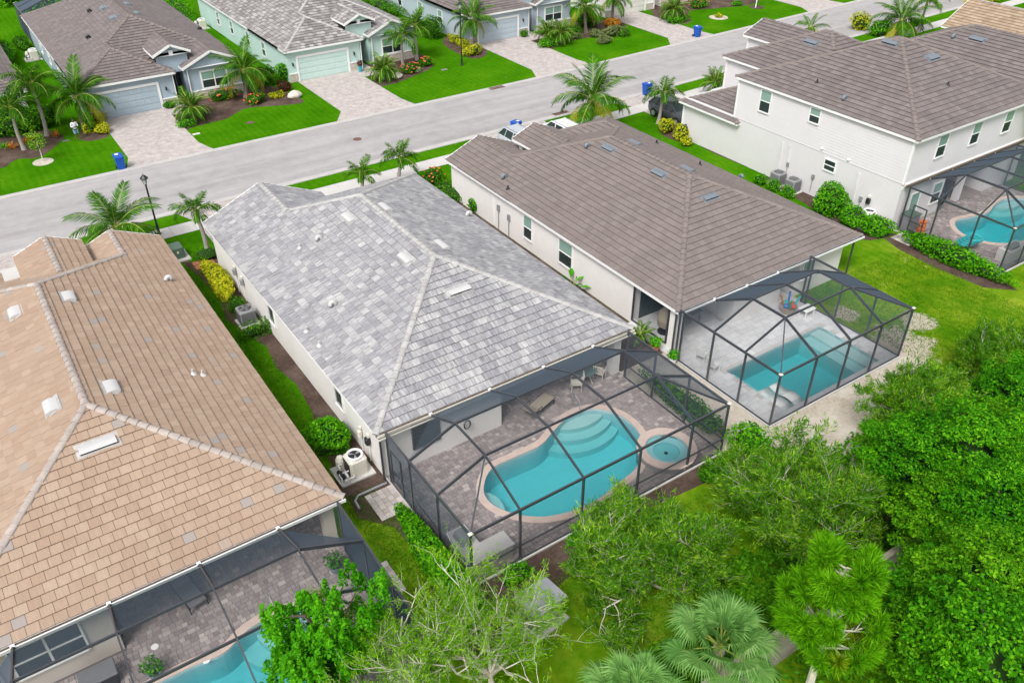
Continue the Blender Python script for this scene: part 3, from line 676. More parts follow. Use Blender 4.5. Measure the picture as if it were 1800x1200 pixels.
def deck(rect, holes, mat, cover, mode, single=300, seed=3, base='deckbase', blocked=()):
    rd = random.Random(seed); x0, x1, y0, y1 = rect
    D = tag(holed('pool_deck', rect, holes, DECK_Z-0.022, M[base]), kind='structure')
    sk = MB(); sk.box(x0-0.02, x1+0.02, y0-0.06, y0-0.001, -0.2, 0.09); sk.box(x0-0.06, x0-0.021, y0-0.06, y1, -0.2, 0.09); sk.box(x1+0.021, x1+0.06, y0-0.06, y1, -0.2, 0.09)
    tag(sk.build('deck_edge', M['walk']), kind='structure')
    P_ = []; y = y0; row = 0
    while y < y1-0.03:
        dep = {'mix': 0.2, 'tile': 0.4}[mode]; d2 = min(dep, y1-y); x = x0-rd.uniform(0, 0.2) if mode == 'mix' else x0-(row % 2)*0.3
        while x < x1:
            w = rd.choice((0.15, 0.2, 0.2, 0.3, 0.3)) if mode == 'mix' else 0.6
            a, b = max(x, x0), min(x+w, x1); x += w
            if b-a < 0.04: continue
            c = ((a+b)/2, y+d2/2)
            if any(inside(c, h) for h in cover) or any(q[0] < c[0] < q[1] and q[2] < c[1] < q[3] for q in blocked) or not in_view((c[0],c[1],0), 300): continue
            P_.append((a+0.004, b-0.004, y+0.004, y+d2-0.004))
        y += dep; row += 1
    def key(p):
        q = pj(((p[0]+p[1])/2, (p[2]+p[3])/2, 0)); return (0 if in_view(((p[0]+p[1])/2, (p[2]+p[3])/2, 0), 0) else 1, q[2]**2/((p[1]-p[0])*(p[3]-p[2])+1e-5))
    P_.sort(key=key); rest = MB()
    for i, p in enumerate(P_):
        mb = MB() if i < single else rest; e = 0.006; zt = DECK_Z+rd.uniform(-0.002, 0.002)
        mb.add([(p[0],p[2],0.026),(p[1],p[2],0.026),(p[1],p[3],0.026),(p[0],p[3],0.026),(p[0]+e,p[2]+e,zt),(p[1]-e,p[2]+e,zt),(p[1]-e,p[3]-e,zt),(p[0]+e,p[3]-e,zt)], [(4,5,6,7),(0,1,5,4),(1,2,6,5),(2,3,7,6),(3,0,4,7)])
        if i < single: mb.build('paver', mat, D)
    if rest.v: tag(rest.build('pavers', mat, D), kind='stuff')
    return D
def pool(label, outline, steps=(), cop=0.30, floor=-1.2, coping='coping', plaster='plaster', step_boxes=(), water=-0.09):
    c = Vector((sum(p[0] for p in outline)/len(outline), sum(p[1] for p in outline)/len(outline), DECK_Z))
    t = thing('swimming_pool', label, 'pool', (c.x, c.y, 0.0))
    b = MB(); n = len(outline); ring(b, outline, outline, 0.04, floor); b.poly([(p[0],p[1],floor) for p in outline])
    b.build('basin', M[plaster], t)
    if cop:
        k = MB(); o = offset(outline, cop) if not isinstance(cop, list) else cop; i2 = offset(outline, -0.03)
        ring(k, i2, o, 0.075, 0.072); ring(k, i2, i2, 0.075, 0.015); ring(k, o, o, 0.072, 0.02); ring(k, i2, outline, 0.015, 0.015); k.build('coping', M[coping], t)
    for (cx, cy, rx, ry, z) in steps:
        m = MB(); pts = [(cx+rx*math.cos(2*math.pi*q/40), cy+ry*math.sin(2*math.pi*q/40)) for q in range(40)]; m.prism(pts, floor, z); m.build('step', M['poolstep'], t)
    for bx in step_boxes: MB().box(*bx).build('bench', M['poolstep'], t)
    w = MB(); w.prism([(p[0], p[1]) for p in offset(outline, 0.015)], floor-0.02, water); w.build('water', M['water'], t)
    return t
def cage(label, xs, yF, yB, yA, yG, zw, zt, zg, left=True, right=True, yl=None, rail=None, door=None, group=None, gut_col=True):
    """aluminium screen enclosure: xs = x of side walls and frames, y of front, two roof purlins and house gutter"""
    t = thing('pool_enclosure', label, 'pool enclosure', ((xs[0]+xs[-1])/2, (yF+yG)/2, DECK_Z)); b = M['bronze']; sc = M['screen']
    n = len(xs); inn = xs[1:-1] if (left and right) else (xs[1:] if left else xs[:-1])
    if not left: inn = xs[:-1]
    SZ = {'roof_beam': (0.05,0.14), 'hip_beam': (0.05,0.10), 'purlin': (0.05,0.11), 'post': (0.075,0.09), 'eave_beam': (0.07,0.11)}
    def beam(nm, p, q, w=0.055, h=0.1):
        w, h = SZ.get(nm, (w, h)); MB().bar(p, q, w, h).build(nm, b, t)
    def pan(*pts): MB().add(pts, [tuple(range(len(pts)))]).build('screen_panel', sc, t)
    x0, x1 = xs[0], xs[-1]; z0 = 0.09
    for x in xs: beam('post', (x, yF, z0), (x, yF, zw), 0.06, 0.09)
    beam('eave_beam', (x0, yF, zw), (x1, yF, zw), 0.06, 0.11); beam('base_rail', (x0, yF, z0+0.02), (x1, yF, z0+0.02), 0.05, 0.05)
    if rail: beam('chair_rail', (x0, yF, rail), (x1, yF, rail), 0.05, 0.05)
    for i in range(n-1): pan((xs[i],yF,z0), (xs[i+1],yF,z0), (xs[i+1],yF,zw), (xs[i],yF,zw))
    for x in inn:
        beam('roof_beam', (x,yF,zw), (x,yB,zt)); beam('roof_beam', (x,yB,zt), (x,yA,zt)); beam('roof_beam', (x,yA,zt), (x,yG,zg))
        MB().box(x-0.07, x+0.07, yG-0.02, yG+0.12, zg-0.03, zg+0.07).build('gutter_bracket', M['trim'], t)
    beam('purlin', (inn[0],yB,zt), (inn[-1],yB,zt)); beam('purlin', (inn[0],yA,zt), (inn[-1],yA,zt))
    for a, c in zip(inn[:-1], inn[1:]):
        pan((a,yF,zw),(c,yF,zw),(c,yB,zt),(a,yB,zt)); pan((a,yB,zt),(c,yB,zt),(c,yA,zt),(a,yA,zt)); pan((a,yA,zt),(c,yA,zt),(c,yG,zg),(a,yG,zg))
    for side, x, xi in ((left, x0, inn[0]), (right, x1, inn[-1])):
        if not side: continue
        ys = yl or [yB, yA]
        for y in ys+[yG-0.05]: beam('post', (x, y, z0), (x, y, zw), 0.06, 0.08)
        beam('eave_beam', (x, yF, zw), (x, yG, zw), 0.06, 0.11); beam('base_rail', (x, yF, z0+0.02), (x, yG, z0+0.02), 0.05, 0.05)
        if rail: beam('chair_rail', (x, yF, rail), (x, yG, rail), 0.05, 0.05)
        yy = [yF]+sorted(ys)+[yG]
        for a, c in zip(yy[:-1], yy[1:]): pan((x,a,z0),(x,c,z0),(x,c,zw),(x,a,zw))
        beam('hip_beam', (x,yF,zw), (xi,yB,zt)); beam('roof_beam', (x,yB,zw), (xi,yB,zt)); beam('roof_beam', (x,yA,zw), (xi,yA,zt))
        pan((x,yF,zw),(xi,yF,zw),(xi,yB,zt)); pan((x,yF,zw),(xi,yB,zt),(x,yB,zw)); pan((x,yB,zw),(xi,yB,zt),(xi,yA,zt),(x,yA,zw)); pan((x,yA,zw),(xi,yA,zt),(xi,yG,zg)); pan((x,yA,zw),(xi,yG,zg),(x,yG,zw))
        for (yy_, zz) in ((yF, zw),):
            MB().box(x-0.09, x+0.09, yy_-0.09, yy_+0.07, zz+0.06, zz+0.075).build('corner_plate', M['offwhite'], t)
    if door:        # screen door in the left wall
        ya, yb = door; x = x0-0.03
        d = MB()
        for (p, q) in (((x,ya,0.12),(x,ya,2.1)), ((x,yb,0.12),(x,yb,2.1)), ((x,ya,2.1),(x,yb,2.1)), ((x,ya,0.16),(x,yb,0.16)), ((x,ya,1.0),(x,yb,1.0))): d.bar(p, q, 0.05, 0.07)
        D = d.build('screen_door', b, t); MB().box(x-0.06, x-0.03, ya+0.08, ya+0.12, 0.95, 1.1).build('door_handle', M['steel'], D)
        MB().box(x-0.012, x+0.012, ya+0.03, yb-0.03, 0.2, 0.45).build('kick_plate', b, D)
    for sgn, xx in ((left, x0), (right, x1)):
        if sgn:
            MB().tube([(xx, yF+0.05, zw-0.1), (xx, yF+1.6, 0.15)], 0.008, 5).build('brace_cable', M['steel'], t)
    return t

# ------------------------------------------------------------------ house C (grey blended tiles, middle)
def house_C():
    t = thing('house', 'white house with grey and white blended roof tiles in the middle', 'house', (16.9, 36, 0))
    w = MB(); w.box(10.2, 23.65, 28.55, 47.0, 0, 2.74); w.box(10.203, 16.3, 25.12, 28.6, 0, 2.738); w.box(23.05, 23.5, 25.2, 25.65, 0, 2.5); w.box(16.303, 23.6, 25.15, 25.5, 2.42, 2.73)
    w.box(10.203, 17.25, 46.9, 47.6, 0, 2.735)
    cs = [Comp(9.95, 23.9, 24.95, 47.15, 2.75), Comp(9.953, 17.5, 38.0, 47.95, 2.75, 0.435, 'open', 'gable')]
    gable_wall(w, cs[1], 'e1'); w.build('wall', M['cream'], t)
    roof(t, cs, M['roofC'], M['capC'], seed=11)
    trim_for(t, cs, M['trim'])
    MB().box(9.93, 23.92, 24.8, 24.93, 2.66, 2.74).build('gutter', M['gutter'], t); MB().box(9.93, 23.92, 24.765, 24.798, 2.63, 2.76).build('gutter_lip', M['offwhite'], t)
    MB().box(9.93, 23.92, 24.66, 24.70, 2.56, 2.63).build('gutter_trim', M['offwhite'], t)
    for q in ((614,384),(676,366),(714,455),(776,432)): ridge_vent(t, cs, q[0], q[1], M['ventw'], 1.0, 0.42)
    ridge_vent(t, cs, 806, 511, M['ventw'], 1.15, 0.4)
    gooseneck(t, cs, 566, 420, M['ventw']); gooseneck(t, cs, 591, 535, M['ventw']); gooseneck(t, cs, 820, 380, M['ventw'])
    for q in ((527,437),(539,583),(562,608)): pipe(t, cs, q[0], q[1], M['ventw'])
    window(t, 'y', 25.12, 11.7, 13.0, 0.95, 2.25, -1, 0, True, 'glass', 'glass', 0.05, fm=M['bronze'])
    window(t, 'x', 10.2, 37.5, 38.3, 1.0, 2.1, -1, 0, False, fm=M['trim']); window(t, 'x', 10.2, 29.0, 29.8, 1.1, 2.1, -1, 0, False, fm=M['trim'])
    MB().box(16.9, 22.6, 28.50, 28.545, 0.06, 2.3).build('sliding_door', M['glass'], t)
    s = MB()
    for x in (16.9, 18.8, 20.7, 22.6): s.box(x-0.04, x+0.04, 28.46, 28.499, 0.06, 2.34)
    s.box(16.9, 22.6, 28.46, 28.498, 2.3, 2.38); s.build('sliding_door_frame', M['bronze'], t)
    downspout(t, 10.12, 25.0, 2.6, M['bronze'])
    w2 = MB(); w2.tube([(14.35,25.08,1.45),(14.35,25.0,1.45)], 0.05, 8); 
    for a in range(5): w2.tube([(14.35+0.16*math.cos(k*0.52), 24.98-0.02*a, 1.12+0.24*math.sin(k*0.52)+0.02*a) for k in range(13)], 0.014, 5)
    tag(w2.build('garden_hose', M['black']), 'black hose coiled on the white wall beside the kidney-shaped pool', 'hose')
    return t
house_C()
# ------------------------------------------------------------------ house R (umber roof)
def house_R():
    t = thing('house', 'white single-storey house with dark umber roof right of the grey roof', 'house', (34, 36, 0))
    w = MB(); w.box(27.023, 41.003, 28.4, 46.0, 0, 2.74); w.box(31.4, 35.2, 25.1, 28.45, 0, 2.738); w.box(36.6, 40.3, 25.12, 28.45, 0, 2.737)
    w.box(27.02, 27.5, 25.05, 25.5, 0, 2.5); w.box(27.02, 31.4, 25.1, 25.4, 2.45, 2.735); w.box(27.022, 27.25, 25.5, 28.4, 2.4, 2.73); w.box(27.022, 27.22, 25.5, 28.4, 0, 0.2)
    w.box(35.2, 36.6, 25.15, 25.4, 2.45, 2.73)
    cs = [Comp(26.77, 41.27, 24.73, 46.4, 2.75, 0.405), Comp(26.773, 32.3, 40.0, 48.0, 2.75, 0.405, 'open', 'gable'), Comp(31.5, 35.1, 39.0, 46.7, 3.63, 0.405, 'open', 'gable'), Comp(35.95, 41.268, 40.0, 47.9, 2.752, 0.405, 'open', 'hip')]
    gable_wall(w, cs[1], 'e1'); gable_wall(w, cs[2], 'e1', 0.35); w.box(31.8, 34.8, 45.9, 46.3, 0, 3.65); w.box(36.2, 41.0, 45.0, 47.6, 0, 2.735); w.box(27.02, 32.0, 45.0, 47.65, 0, 2.734); w.build('wall', M['cream'], t)
    roof(t, cs, M['roofR'], M['capR'], seed=12); trim_for(t, cs, M['trim'])
    MB().box(26.75, 41.3, 24.58, 24.70, 2.66, 2.74).build('gutter', M['bronze'], t); MB().box(26.75, 41.3, 24.545, 24.578, 2.64, 2.755).build('gutter_lip', M['trim'], t)
    for q in ((1070,262),(1158,306),(1247,347),(1115,252),(1207,298)): ridge_vent(t, cs, q[0], q[1], M['ventd'], 1.0, 0.42)
    for q in ((1036,258),(890,312),(1300,313)): gooseneck(t, cs, q[0], q[1], M['ventd'])
    for q in ((893,333),(1154,253),(1230,291)): pipe(t, cs, q[0], q[1], M['black'])
    window(t, 'x', 27.02, 37.9, 38.75, 0.8, 2.3, -1); window(t, 'x', 27.02, 33.8, 35.05, 0.75, 2.3, -1)
    downspout(t, 26.9, 24.95, 2.6, M['bronze']); downspout(t, 41.0, 24.95, 2.6, M['bronze'])
    window(t, 'y', 25.12, 36.9, 37.7, 1.0, 2.3, -1, 0, False, lower='blind')
    fr = MB()
    for y in (25.6, 28.3): fr.box(26.98, 27.06, y-0.04, y+0.04, 0.2, 2.4)
    fr.box(26.98, 27.06, 25.6, 28.3, 0.2, 0.26); fr.build('lanai_frame', M['bronze'], t)
    MB().add([(27.03,25.6,0.2),(27.03,28.3,0.2),(27.03,28.3,2.4),(27.03,25.6,2.4)], [(0,1,2,3)]).build('lanai_screen', M['screen'], t)
    MB().box(27.6, 31.2, 28.35, 28.398, 0.05, 2.4).build('sliding_door', M['glass'], t)
    mt = MB()
    for (y, z) in ((41.6, 1.4), (40.4, 1.2)): mt.box(26.9, 27.02, y-0.12, y+0.12, z, z+0.4); mt.tube([(26.95, y, z), (26.95, y, 0.1)], 0.025, 6)
    mt.build('meter_box', M['acgrey'], t); MB().box(26.94, 27.02, 42.2, 42.3, 0.1, 2.6).build('conduit_pipe', M['trim'], t)
    return t
house_R()
# ------------------------------------------------------------------ house L (tan roof, left foreground)
def house_L():
    t = thing('house', 'house with tan brown tile roof and white vents filling the left foreground', 'house', (0.4, 35, 0))
    w = MB(); w.box(-6.35, 7.1, 25.6, 46.7, 0, 2.74); w.box(-6.347, -1.3, 22.62, 25.65, 0, 2.738); w.box(6.5, 6.95, 22.7, 23.15, 0, 2.5); w.box(-1.3, 7.08, 22.65, 22.95, 2.45, 2.73)
    cs = [Comp(-6.65, 7.35, 22.45, 47.0, 2.75, 0.43), Comp(2.2, 7.35, 40.0, 47.75, 2.75, 0.43, 'open', 'gable'), Comp(-0.15, 3.27, 39.0, 47.6, 3.77, 0.43, 'open', 'gable'), Comp(-6.65, -1.0, 39.0, 48.2, 2.752, 0.43, 'open', 'gable')]
    gable_wall(w, cs[1], 'e1'); gable_wall(w, cs[2], 'e1', 0.35); gable_wall(w, cs[3], 'e1'); w.box(0.15, 2.95, 46.2, 47.2, 0, 3.8); w.box(2.5, 7.05, 46.0, 47.4, 0, 2.73); w.box(-6.3, -1.3, 46.0, 47.85, 0, 2.73); w.build('wall', M['lwall'], t)
    roof(t, cs, M['roofL'], M['capL'], seed=13); trim_for(t, cs, M['trim'])
    MB().box(-6.67, 7.37, 22.3, 22.42, 2.66, 2.74).build('gutter', M['gutter'], t); MB().box(-6.67, 7.37, 22.26, 22.298, 2.63, 2.765).build('gutter_lip', M['trim'], t)
    for q in ((120,523),(195,682)): ridge_vent(t, cs, q[0], q[1], M['ventw'], 0.85, 0.5)
    for q in ((28,550),(92,715)): ridge_vent(t, cs, q[0], q[1], M['ventw'], 0.85, 0.5)
    ridge_vent(t, cs, 172, 783, M['ventw'], 1.3, 0.42); gooseneck(t, cs, 291, 494, M['ventw'])
    for q in ((340,658),(357,660)): pipe(t, cs, q[0], q[1], M['ventw'])
    window(t, 'y', 22.62, -4.4, -2.3, 0.9, 2.3, -1, 1, True, 'glass', 'glass', 0.07)
    window(t, 'y', 22.62, -6.2, -4.9, 0.9, 2.3, -1, 1, True, 'glass', 'glass', 0.07)
    MB().box(-0.9, 5.9, 25.55, 25.598, 0.06, 2.3).build('sliding_door', M['glass'], t)
    return t
house_L()
# ------------------------------------------------------------------ house T (two storeys, right)
def house_T():
    t = thing('house', 'white two-storey lap-sided house at the upper right', 'house', (56, 35, 0))
    w = MB(); w.box(48.15, 53.2, 27.02, 46.75, 0, 3.3); w.box(53.2, 62.6, 30.0, 46.7, 0, 3.298); w.box(58.6, 62.6, 27.02, 30.0, 0, 3.297); w.box(55.6, 56.0, 27.1, 27.5, 0, 3.0)
    w.box(50.95, 61.5, 41.5, 46.74, 3.29, 3.4); w.build('wall', M['ivory'], t)
    solids = [(48.2, 62.6, 27.0, 41.6, 3.3, 6.3), (51.15, 60.9, 41.0, 45.6, 3.0, 6.3), (56.95, 60.7, 45.0, 48.8, 3.0, 6.3)]
    sd = MB()                                                   # lap siding: courses of boards standing off each other
    def lap(x0, x1, y0, y1, z0, z1, st=0.2):
        n = int((z1-z0)/st)
        for k in range(n):
            z = z0+k*st; o = 0.028
            a = [(x0-o,y0-o,z),(x1+o,y0-o,z),(x1+o,y1+o,z),(x0-o,y1+o,z)]; b = [(x0,y0,z+st),(x1,y0,z+st),(x1,y1,z+st),(x0,y1,z+st)]
            sd.add(a+b, [(k2,(k2+1)%4,4+(k2+1)%4,4+k2) for k2 in range(4)]+[(3,2,1,0)])
    lap(48.15, 62.6, 27.02, 41.5, 3.302, 6.3); lap(51.1, 60.9, 41.5, 45.6, 3.4, 6.3); lap(56.9, 60.7, 45.6, 48.8, 0.0, 6.3); sd.build('siding', M['ivory'], t)
    for (x, y, z0) in ((48.13, 27.0, 3.3), (48.13, 41.52, 3.3), (51.08, 45.62, 3.4), (56.88, 48.82, 0.0), (48.13, 46.77, 0.0)): MB().box(x-0.035, x+0.11, y-0.07, y+0.07, z0, 6.2 if z0 > 0 or y > 48 else 2.8).build('corner_board', M['trim'], t)
    cs = [Comp(47.95, 63.0, 26.7, 41.8, 6.33, 0.44), Comp(60.2, 71.4, 18.0, 40.5, 6.33, 0.44), Comp(50.8, 61.2, 35.0, 45.9, 6.328, 0.44), Comp(56.6, 61.0, 36.0, 49.2, 6.326, 0.44, 'open', 'gable')]
    g = MB(); gable_wall(g, cs[3], 'e1'); g.build('gable_wall', M['ivory'], t)
    low = [Comp(47.8, 58.0, 40.85, 47.1, 3.02, 0.44)]
    roof(t, cs, M['roofT'], M['capR'], seed=14); roof(t, low, M['roofT'], M['capR'], solids=solids, single=0, caps_single=False, name='garage_roof', seed=15)
    trim_for(t, cs, M['trim']); trim_for(t, low, M['trim'])
    for q in ((1427,75),(1566,76),(1638,102),(1718,70)): ridge_vent(t, cs, q[0], q[1], M['ventd'], 1.1, 0.5)
    gooseneck(t, cs, 1487, 174, M['ventd']); gooseneck(t, cs, 1678, 66, M['ventd'])
    for q in ((1436,146),(1666,151)): pipe(t, cs, q[0], q[1], M['black'])
    W = lambda *a, **k: window(t, *a, **k)
    W('x', 48.12, 38.4, 39.3, 4.5, 6.0, -1); W('x', 48.12, 34.1, 34.9, 5.05, 6.0, -1); W('x', 48.15, 32.1, 32.95, 2.25, 2.95, -1, upper='glass')
    for a in (50.85, 54.6, 58.4): W('y', 26.99, a, a+0.95, 4.45, 5.9, -1)
    W('y', 27.02, 52.0, 52.95, 0.9, 2.3, -1); W('y', 27.02, 49.6, 50.5, 0.1, 2.2, -1, rail=False, lower='blind', name='door'); MB().box(53.4, 58.4, 29.95, 29.998, 0.06, 2.3).build('sliding_door', M['glass'], t)
    MB().box(48.3, 62.6, 26.74, 26.9, 3.1, 3.22).build('gutter', M['gutter'], t); MB().box(48.3, 62.6, 26.9, 27.0, 3.12, 3.3).build('gutter_board', M['trim'], t)
    MB().box(48.1, 62.6, 26.99, 27.03, 2.9, 3.1).build('band_board', M['trim'], t)
    for (y, z) in ((36.7, 2.9), (36.0, 2.9), (30.2, 2.9)): MB().box(48.07, 48.15, y-0.05, y+0.05, 0.1, z).build('conduit_pipe', M['ivory'], t)
    for (y, z) in ((33.4, 3.55), (31.2, 3.5)): MB().blob((48.1, y, z), (0.08,0.12,0.1), 2, 0).build('wall_vent', M['trim'], t)
    for (y, z) in ((35.9, 1.5), (33.6, 1.4), (29.6, 1.3)): MB().box(48.03, 48.15, y-0.1, y+0.1, z-0.15, z+0.15).tube([(48.08,y,z-0.1),(48.05,y,0.3)], 0.02, 6).build('disconnect_box', M['acgrey'], t)
    return t
house_T()
def house_T2():
    t = thing('house', 'house with beige tile roof at the top right corner beyond the two-storey house', 'house', (91, 38, 0))
    p = onY(1695, 0, 48.4); half = max(4.0, p.x-84.9)
    cs = [Comp(84.9, 84.9+2*half, 22.0, 48.4, 3.0, (p.z-3.0)/half, 'hip', 'gable')]
    w = MB(); w.box(85.2, 84.6+2*half, 22.4, 48.0, 0, 2.98); gable_wall(w, cs[0], 'e1'); w.build('wall', M['cream'], t)
    roof(t, cs, M['roofT2'], M['capL'], single=0, caps_single=False, seed=16); trim_for(t, cs, M['trim']); return t
house_T2()
# ------------------------------------------------------------------ far row
def front_house(gx, dy, label, wall, door, tile, cap, stone=True, y1=105.3, seed=20, single=0, vents=(), goose=(), vent_m='ventd', front_door='glass'):
    X = lambda v: gx+v; Y = lambda v: v+dy; ze = 3.05
    t = thing('house', label, 'house', (X(5.8), Y(90), 0))
    cs = [Comp(X(-1.3), X(12.9), Y(78.8), Y(y1), ze, 0.43), Comp(X(-1.3), X(6.75), Y(77.2), Y(87), ze, 0.43, 'hip', 'open'), Comp(X(7.5), X(12.9), Y(77.6), Y(86), ze, 0.43, 'gable', 'open'), Comp(X(5.45), X(8.7), Y(78.35), Y(86), 4.28, 0.46, 'gable', 'open')]
    w = MB(); w.box(X(-1.0), X(12.6), Y(80.3), Y(y1-0.3), 0, 3.04); w.box(X(-0.997), X(6.45), Y(77.6), Y(80.4), 0, 3.038); w.box(X(7.95), X(12.597), Y(78.0), Y(80.4), 0, 3.036)
    gable_wall(w, cs[2], 'e0', 0.38); gable_wall(w, cs[3], 'e0', 0.35); w.box(X(5.75), X(8.4), Y(78.70), Y(78.95), 2.55, 4.3); w.box(X(6.452), X(6.62), Y(78.7), Y(80.3), 0, 2.56); w.box(X(7.78), X(7.948), Y(78.7), Y(80.3), 0, 2.56); w.build('wall', M[wall], t)
    roof(t, cs, M[tile], M[cap], single=single, caps_single=False, seed=seed); trim_for(t, cs, M['trim'], d=0.2)
    # garage door: four rows of raised panels in a white frame
    f = MB(); f.box(X(-0.18), X(0.0), Y(77.5), Y(77.6), 0, 2.35); f.box(X(5.05), X(5.23), Y(77.5), Y(77.6), 0, 2.35); f.box(X(0.0), X(5.05), Y(77.5), Y(77.6), 2.15, 2.35); f.build('garage_frame', M['trim'], t)
    gd = MB()
    for k in range(4):
        gd.box(X(0.0), X(5.05), Y(77.565), Y(77.6), 0.02+k*0.535, 0.545+k*0.535)
        for j in range(8): gd.bbox(X(0.08+j*0.62), X(0.62+j*0.62), Y(77.545), Y(77.566), 0.1+k*0.535, 0.47+k*0.535, 0.008)
    gd.build('garage_door', M[door], t)
    if stone:
        for (a, b, y, z) in ((-1.02, -0.2, 77.55, 0.75), (5.25, 6.5, 77.55, 0.75), (7.93, 12.63, 77.95, 0.75)):
            s = MB(); rr = random.Random(seed+int(a*10)); zz = 0.0
            while zz < z-0.02:
                xx = a
                while xx < b:
                    ww = min(rr.uniform(0.2, 0.5), b-xx); s.box(X(xx)+0.004, X(xx+ww)-0.004, Y(y)-rr.uniform(0.0, 0.03), Y(y)+0.05, zz+0.004, zz+0.146); xx += ww+1e-4
                zz += 0.15
            s.build('stone_veneer', M['stone'], t); MB().box(X(a-0.01), X(b+0.01), Y(y)-0.05, Y(y)+0.05, z, z+0.07).build('stone_cap', M['trim'], t)
    window(t, 'y', Y(78.0), X(9.1), X(11.3), 0.95, 2.35, -1, 1, True, 'blind', 'glass', 0.14)
    ar = MB(); ar.box(X(6.55), X(7.85), Y(80.22), Y(80.299), 0.05, 2.5); ar.build('front_door', M[front_door], t)
    df = MB()
    for x in (6.52, 7.3, 7.82): df.box(X(x), X(x+0.06), Y(80.18), Y(80.219), 0.05, 2.55)
    df.box(X(6.52), X(7.88), Y(80.18), Y(80.218), 2.2, 2.27); df.build('door_frame', M['trim'] if front_door == 'glass' and wall == 'mint' else M[wall], t)
    MB().box(X(6.9), X(7.25), Y(78.65), Y(78.7), 4.0, 4.45).build('dormer_vent', M['trim'], t)
    for x in (5.75, -0.55):
        l = MB(); l.box(X(x)-0.06, X(x)+0.06, Y(77.44), Y(77.6), 1.75, 1.8); l.lathe((X(x), Y(77.47), 1.5), [(0.05,0),(0.08,0.05),(0.08,0.22),(0.03,0.3)], 8); l.build('wall_lamp', M['black'], t)
    downspout(t, X(7.9), Y(77.85), 2.9, M['trim']); downspout(t, X(6.5), Y(77.5), 2.9, M['trim'])
    for k, yy in enumerate((83.5, 88.0, 93.0, 97.5)): window(t, 'x', X(-1.0), Y(yy), Y(yy+0.9), 1.0, 2.3, -1)
    for q in vents: ridge_vent(t, cs, q[0], q[1], M[vent_m], 1.0, 0.5)
    for q in goose: gooseneck(t, cs, q[0], q[1], M['black'])
    return t
front_house(9.9, 0, 'blue grey house with brown roof and garage at the upper left', 'blue', 'bluedoor', 'roofT', 'capR', seed=21, vents=((182,15),(199,32),(223,8),(240,24)), goose=((161,21),(159,67),(348,53)), front_door='black')
front_house(28.0, 0.15, 'mint green house with mottled grey roof and pale garage door', 'mint', 'mintdoor', 'roofF2', 'capC', seed=22)
front_house(48.6, 0.9, 'pale blue house at the top centre with a brown roof', 'slate', 'slatedoor', 'roofT', 'capR', seed=23, front_door='black')
front_house(67.6, 1.5, 'cream house at the top edge right of the pale blue house', 'cream', 'creamdoor', 'roofF2', 'capC', seed=24, front_door='black')
def house_F0():
    t = thing('house', 'house at the left edge with only a corner of its brown roof in view', 'house', (-2, 90, 0)); cs = [Comp(-9.0, 5.2, 79.4, 106, 3.0, 0.43)]
    w = MB(); w.box(-8.7, 4.9, 79.75, 105.7, 0, 2.99); w.build('wall', M['ivory'], t); roof(t, cs, M['roofT'], M['capR'], single=0, caps_single=False, seed=25); trim_for(t, cs, M['trim'])
    window(t, 'y', 79.75, 2.4, 3.6, 0.9, 2.3, -1); return t
house_F0()
# ------------------------------------------------------------------ pools and enclosures
C_OUT = smooth_loop([(13.35,22.1),(14.3,22.95),(15.6,23.0),(17.0,23.0),(18.2,23.5),(19.4,23.9),(20.6,23.7),(21.35,22.7),(21.4,21.4),(20.8,20.2),(19.6,19.35),(18.4,19.1),(17.2,18.85),(15.8,18.9),(14.5,19.35),(13.6,20.2),(13.15,21.2)], 5)
pool('kidney-shaped pool with curved steps behind the grey-roofed house', C_OUT, steps=((20.05,24.15,1.55,1.0,-0.3),(19.95,24.15,2.0,1.5,-0.55),(19.85,24.15,2.4,2.0,-0.85),(13.0,21.6,0.9,1.1,-0.5)))
deck((10.27, 23.5, 18.0, 28.55), [list(C_OUT)], M['paver'], [offset(C_OUT, 0.12)], 'mix', seed=31, blocked=((10.2,16.3,25.1,28.6),))
def spa():
    c = G(1172, 787, 0.4); t = thing('hot_tub', 'round raised spa with pink coping beside the kidney-shaped pool', 'hot tub', (c.x, c.y, DECK_Z)); circ = lambda r: [(c.x+r*math.cos(k*math.pi/20), c.y+r*math.sin(k*math.pi/20)) for k in range(40)]
    m = MB(); ring(m, circ(1.3), circ(1.3), -0.4, 0.36); ring(m, circ(0.98), circ(0.98), 0.36, 0.07); m.poly([(p[0],p[1],0.075) for p in circ(0.98)]); m.build('shell', M['acgrey'], t)
    k = MB(); ring(k, circ(0.95), circ(1.36), 0.41, 0.41); ring(k, circ(0.95), circ(0.95), 0.41, 0.34); ring(k, circ(1.36), circ(1.36), 0.41, 0.34); k.build('coping', M['coping'], t)
    fl = MB(); fl.poly([(p[0],p[1],0.09) for p in circ(0.97)]); fl.build('floor', M['grey_plaster'], t)
    be = MB(); ring(be, circ(0.6), circ(0.97), 0.2, 0.2); ring(be, circ(0.6), circ(0.6), 0.2, 0.09); be.build('bench', M['plaster'], t)
    w = MB(); w.prism(circ(0.975), 0.085, 0.33); w.build('water', M['water_spa'], t)
    d = MB(); d.lathe((c.x, c.y, 0.09), [(0.09,0),(0.09,0.02),(0.0,0.025)], 12); d.build('drain', M['black'], t)
M['water_spa'] = water_mat('spa_water', (0.0,0.92,0.94), 1.6)
spa()
cage('dark screened cage around the kidney-shaped pool', [10.31, 12.5, 15.5, 18.44, 21.35, 23.45], 18.05, 20.45, 22.7, 24.75, 2.82, 3.73, 2.72, rail=0.85, door=(23.5, 24.4))
R_OUT = offset_rect(28.1, 35.4, 18.3, 22.2)
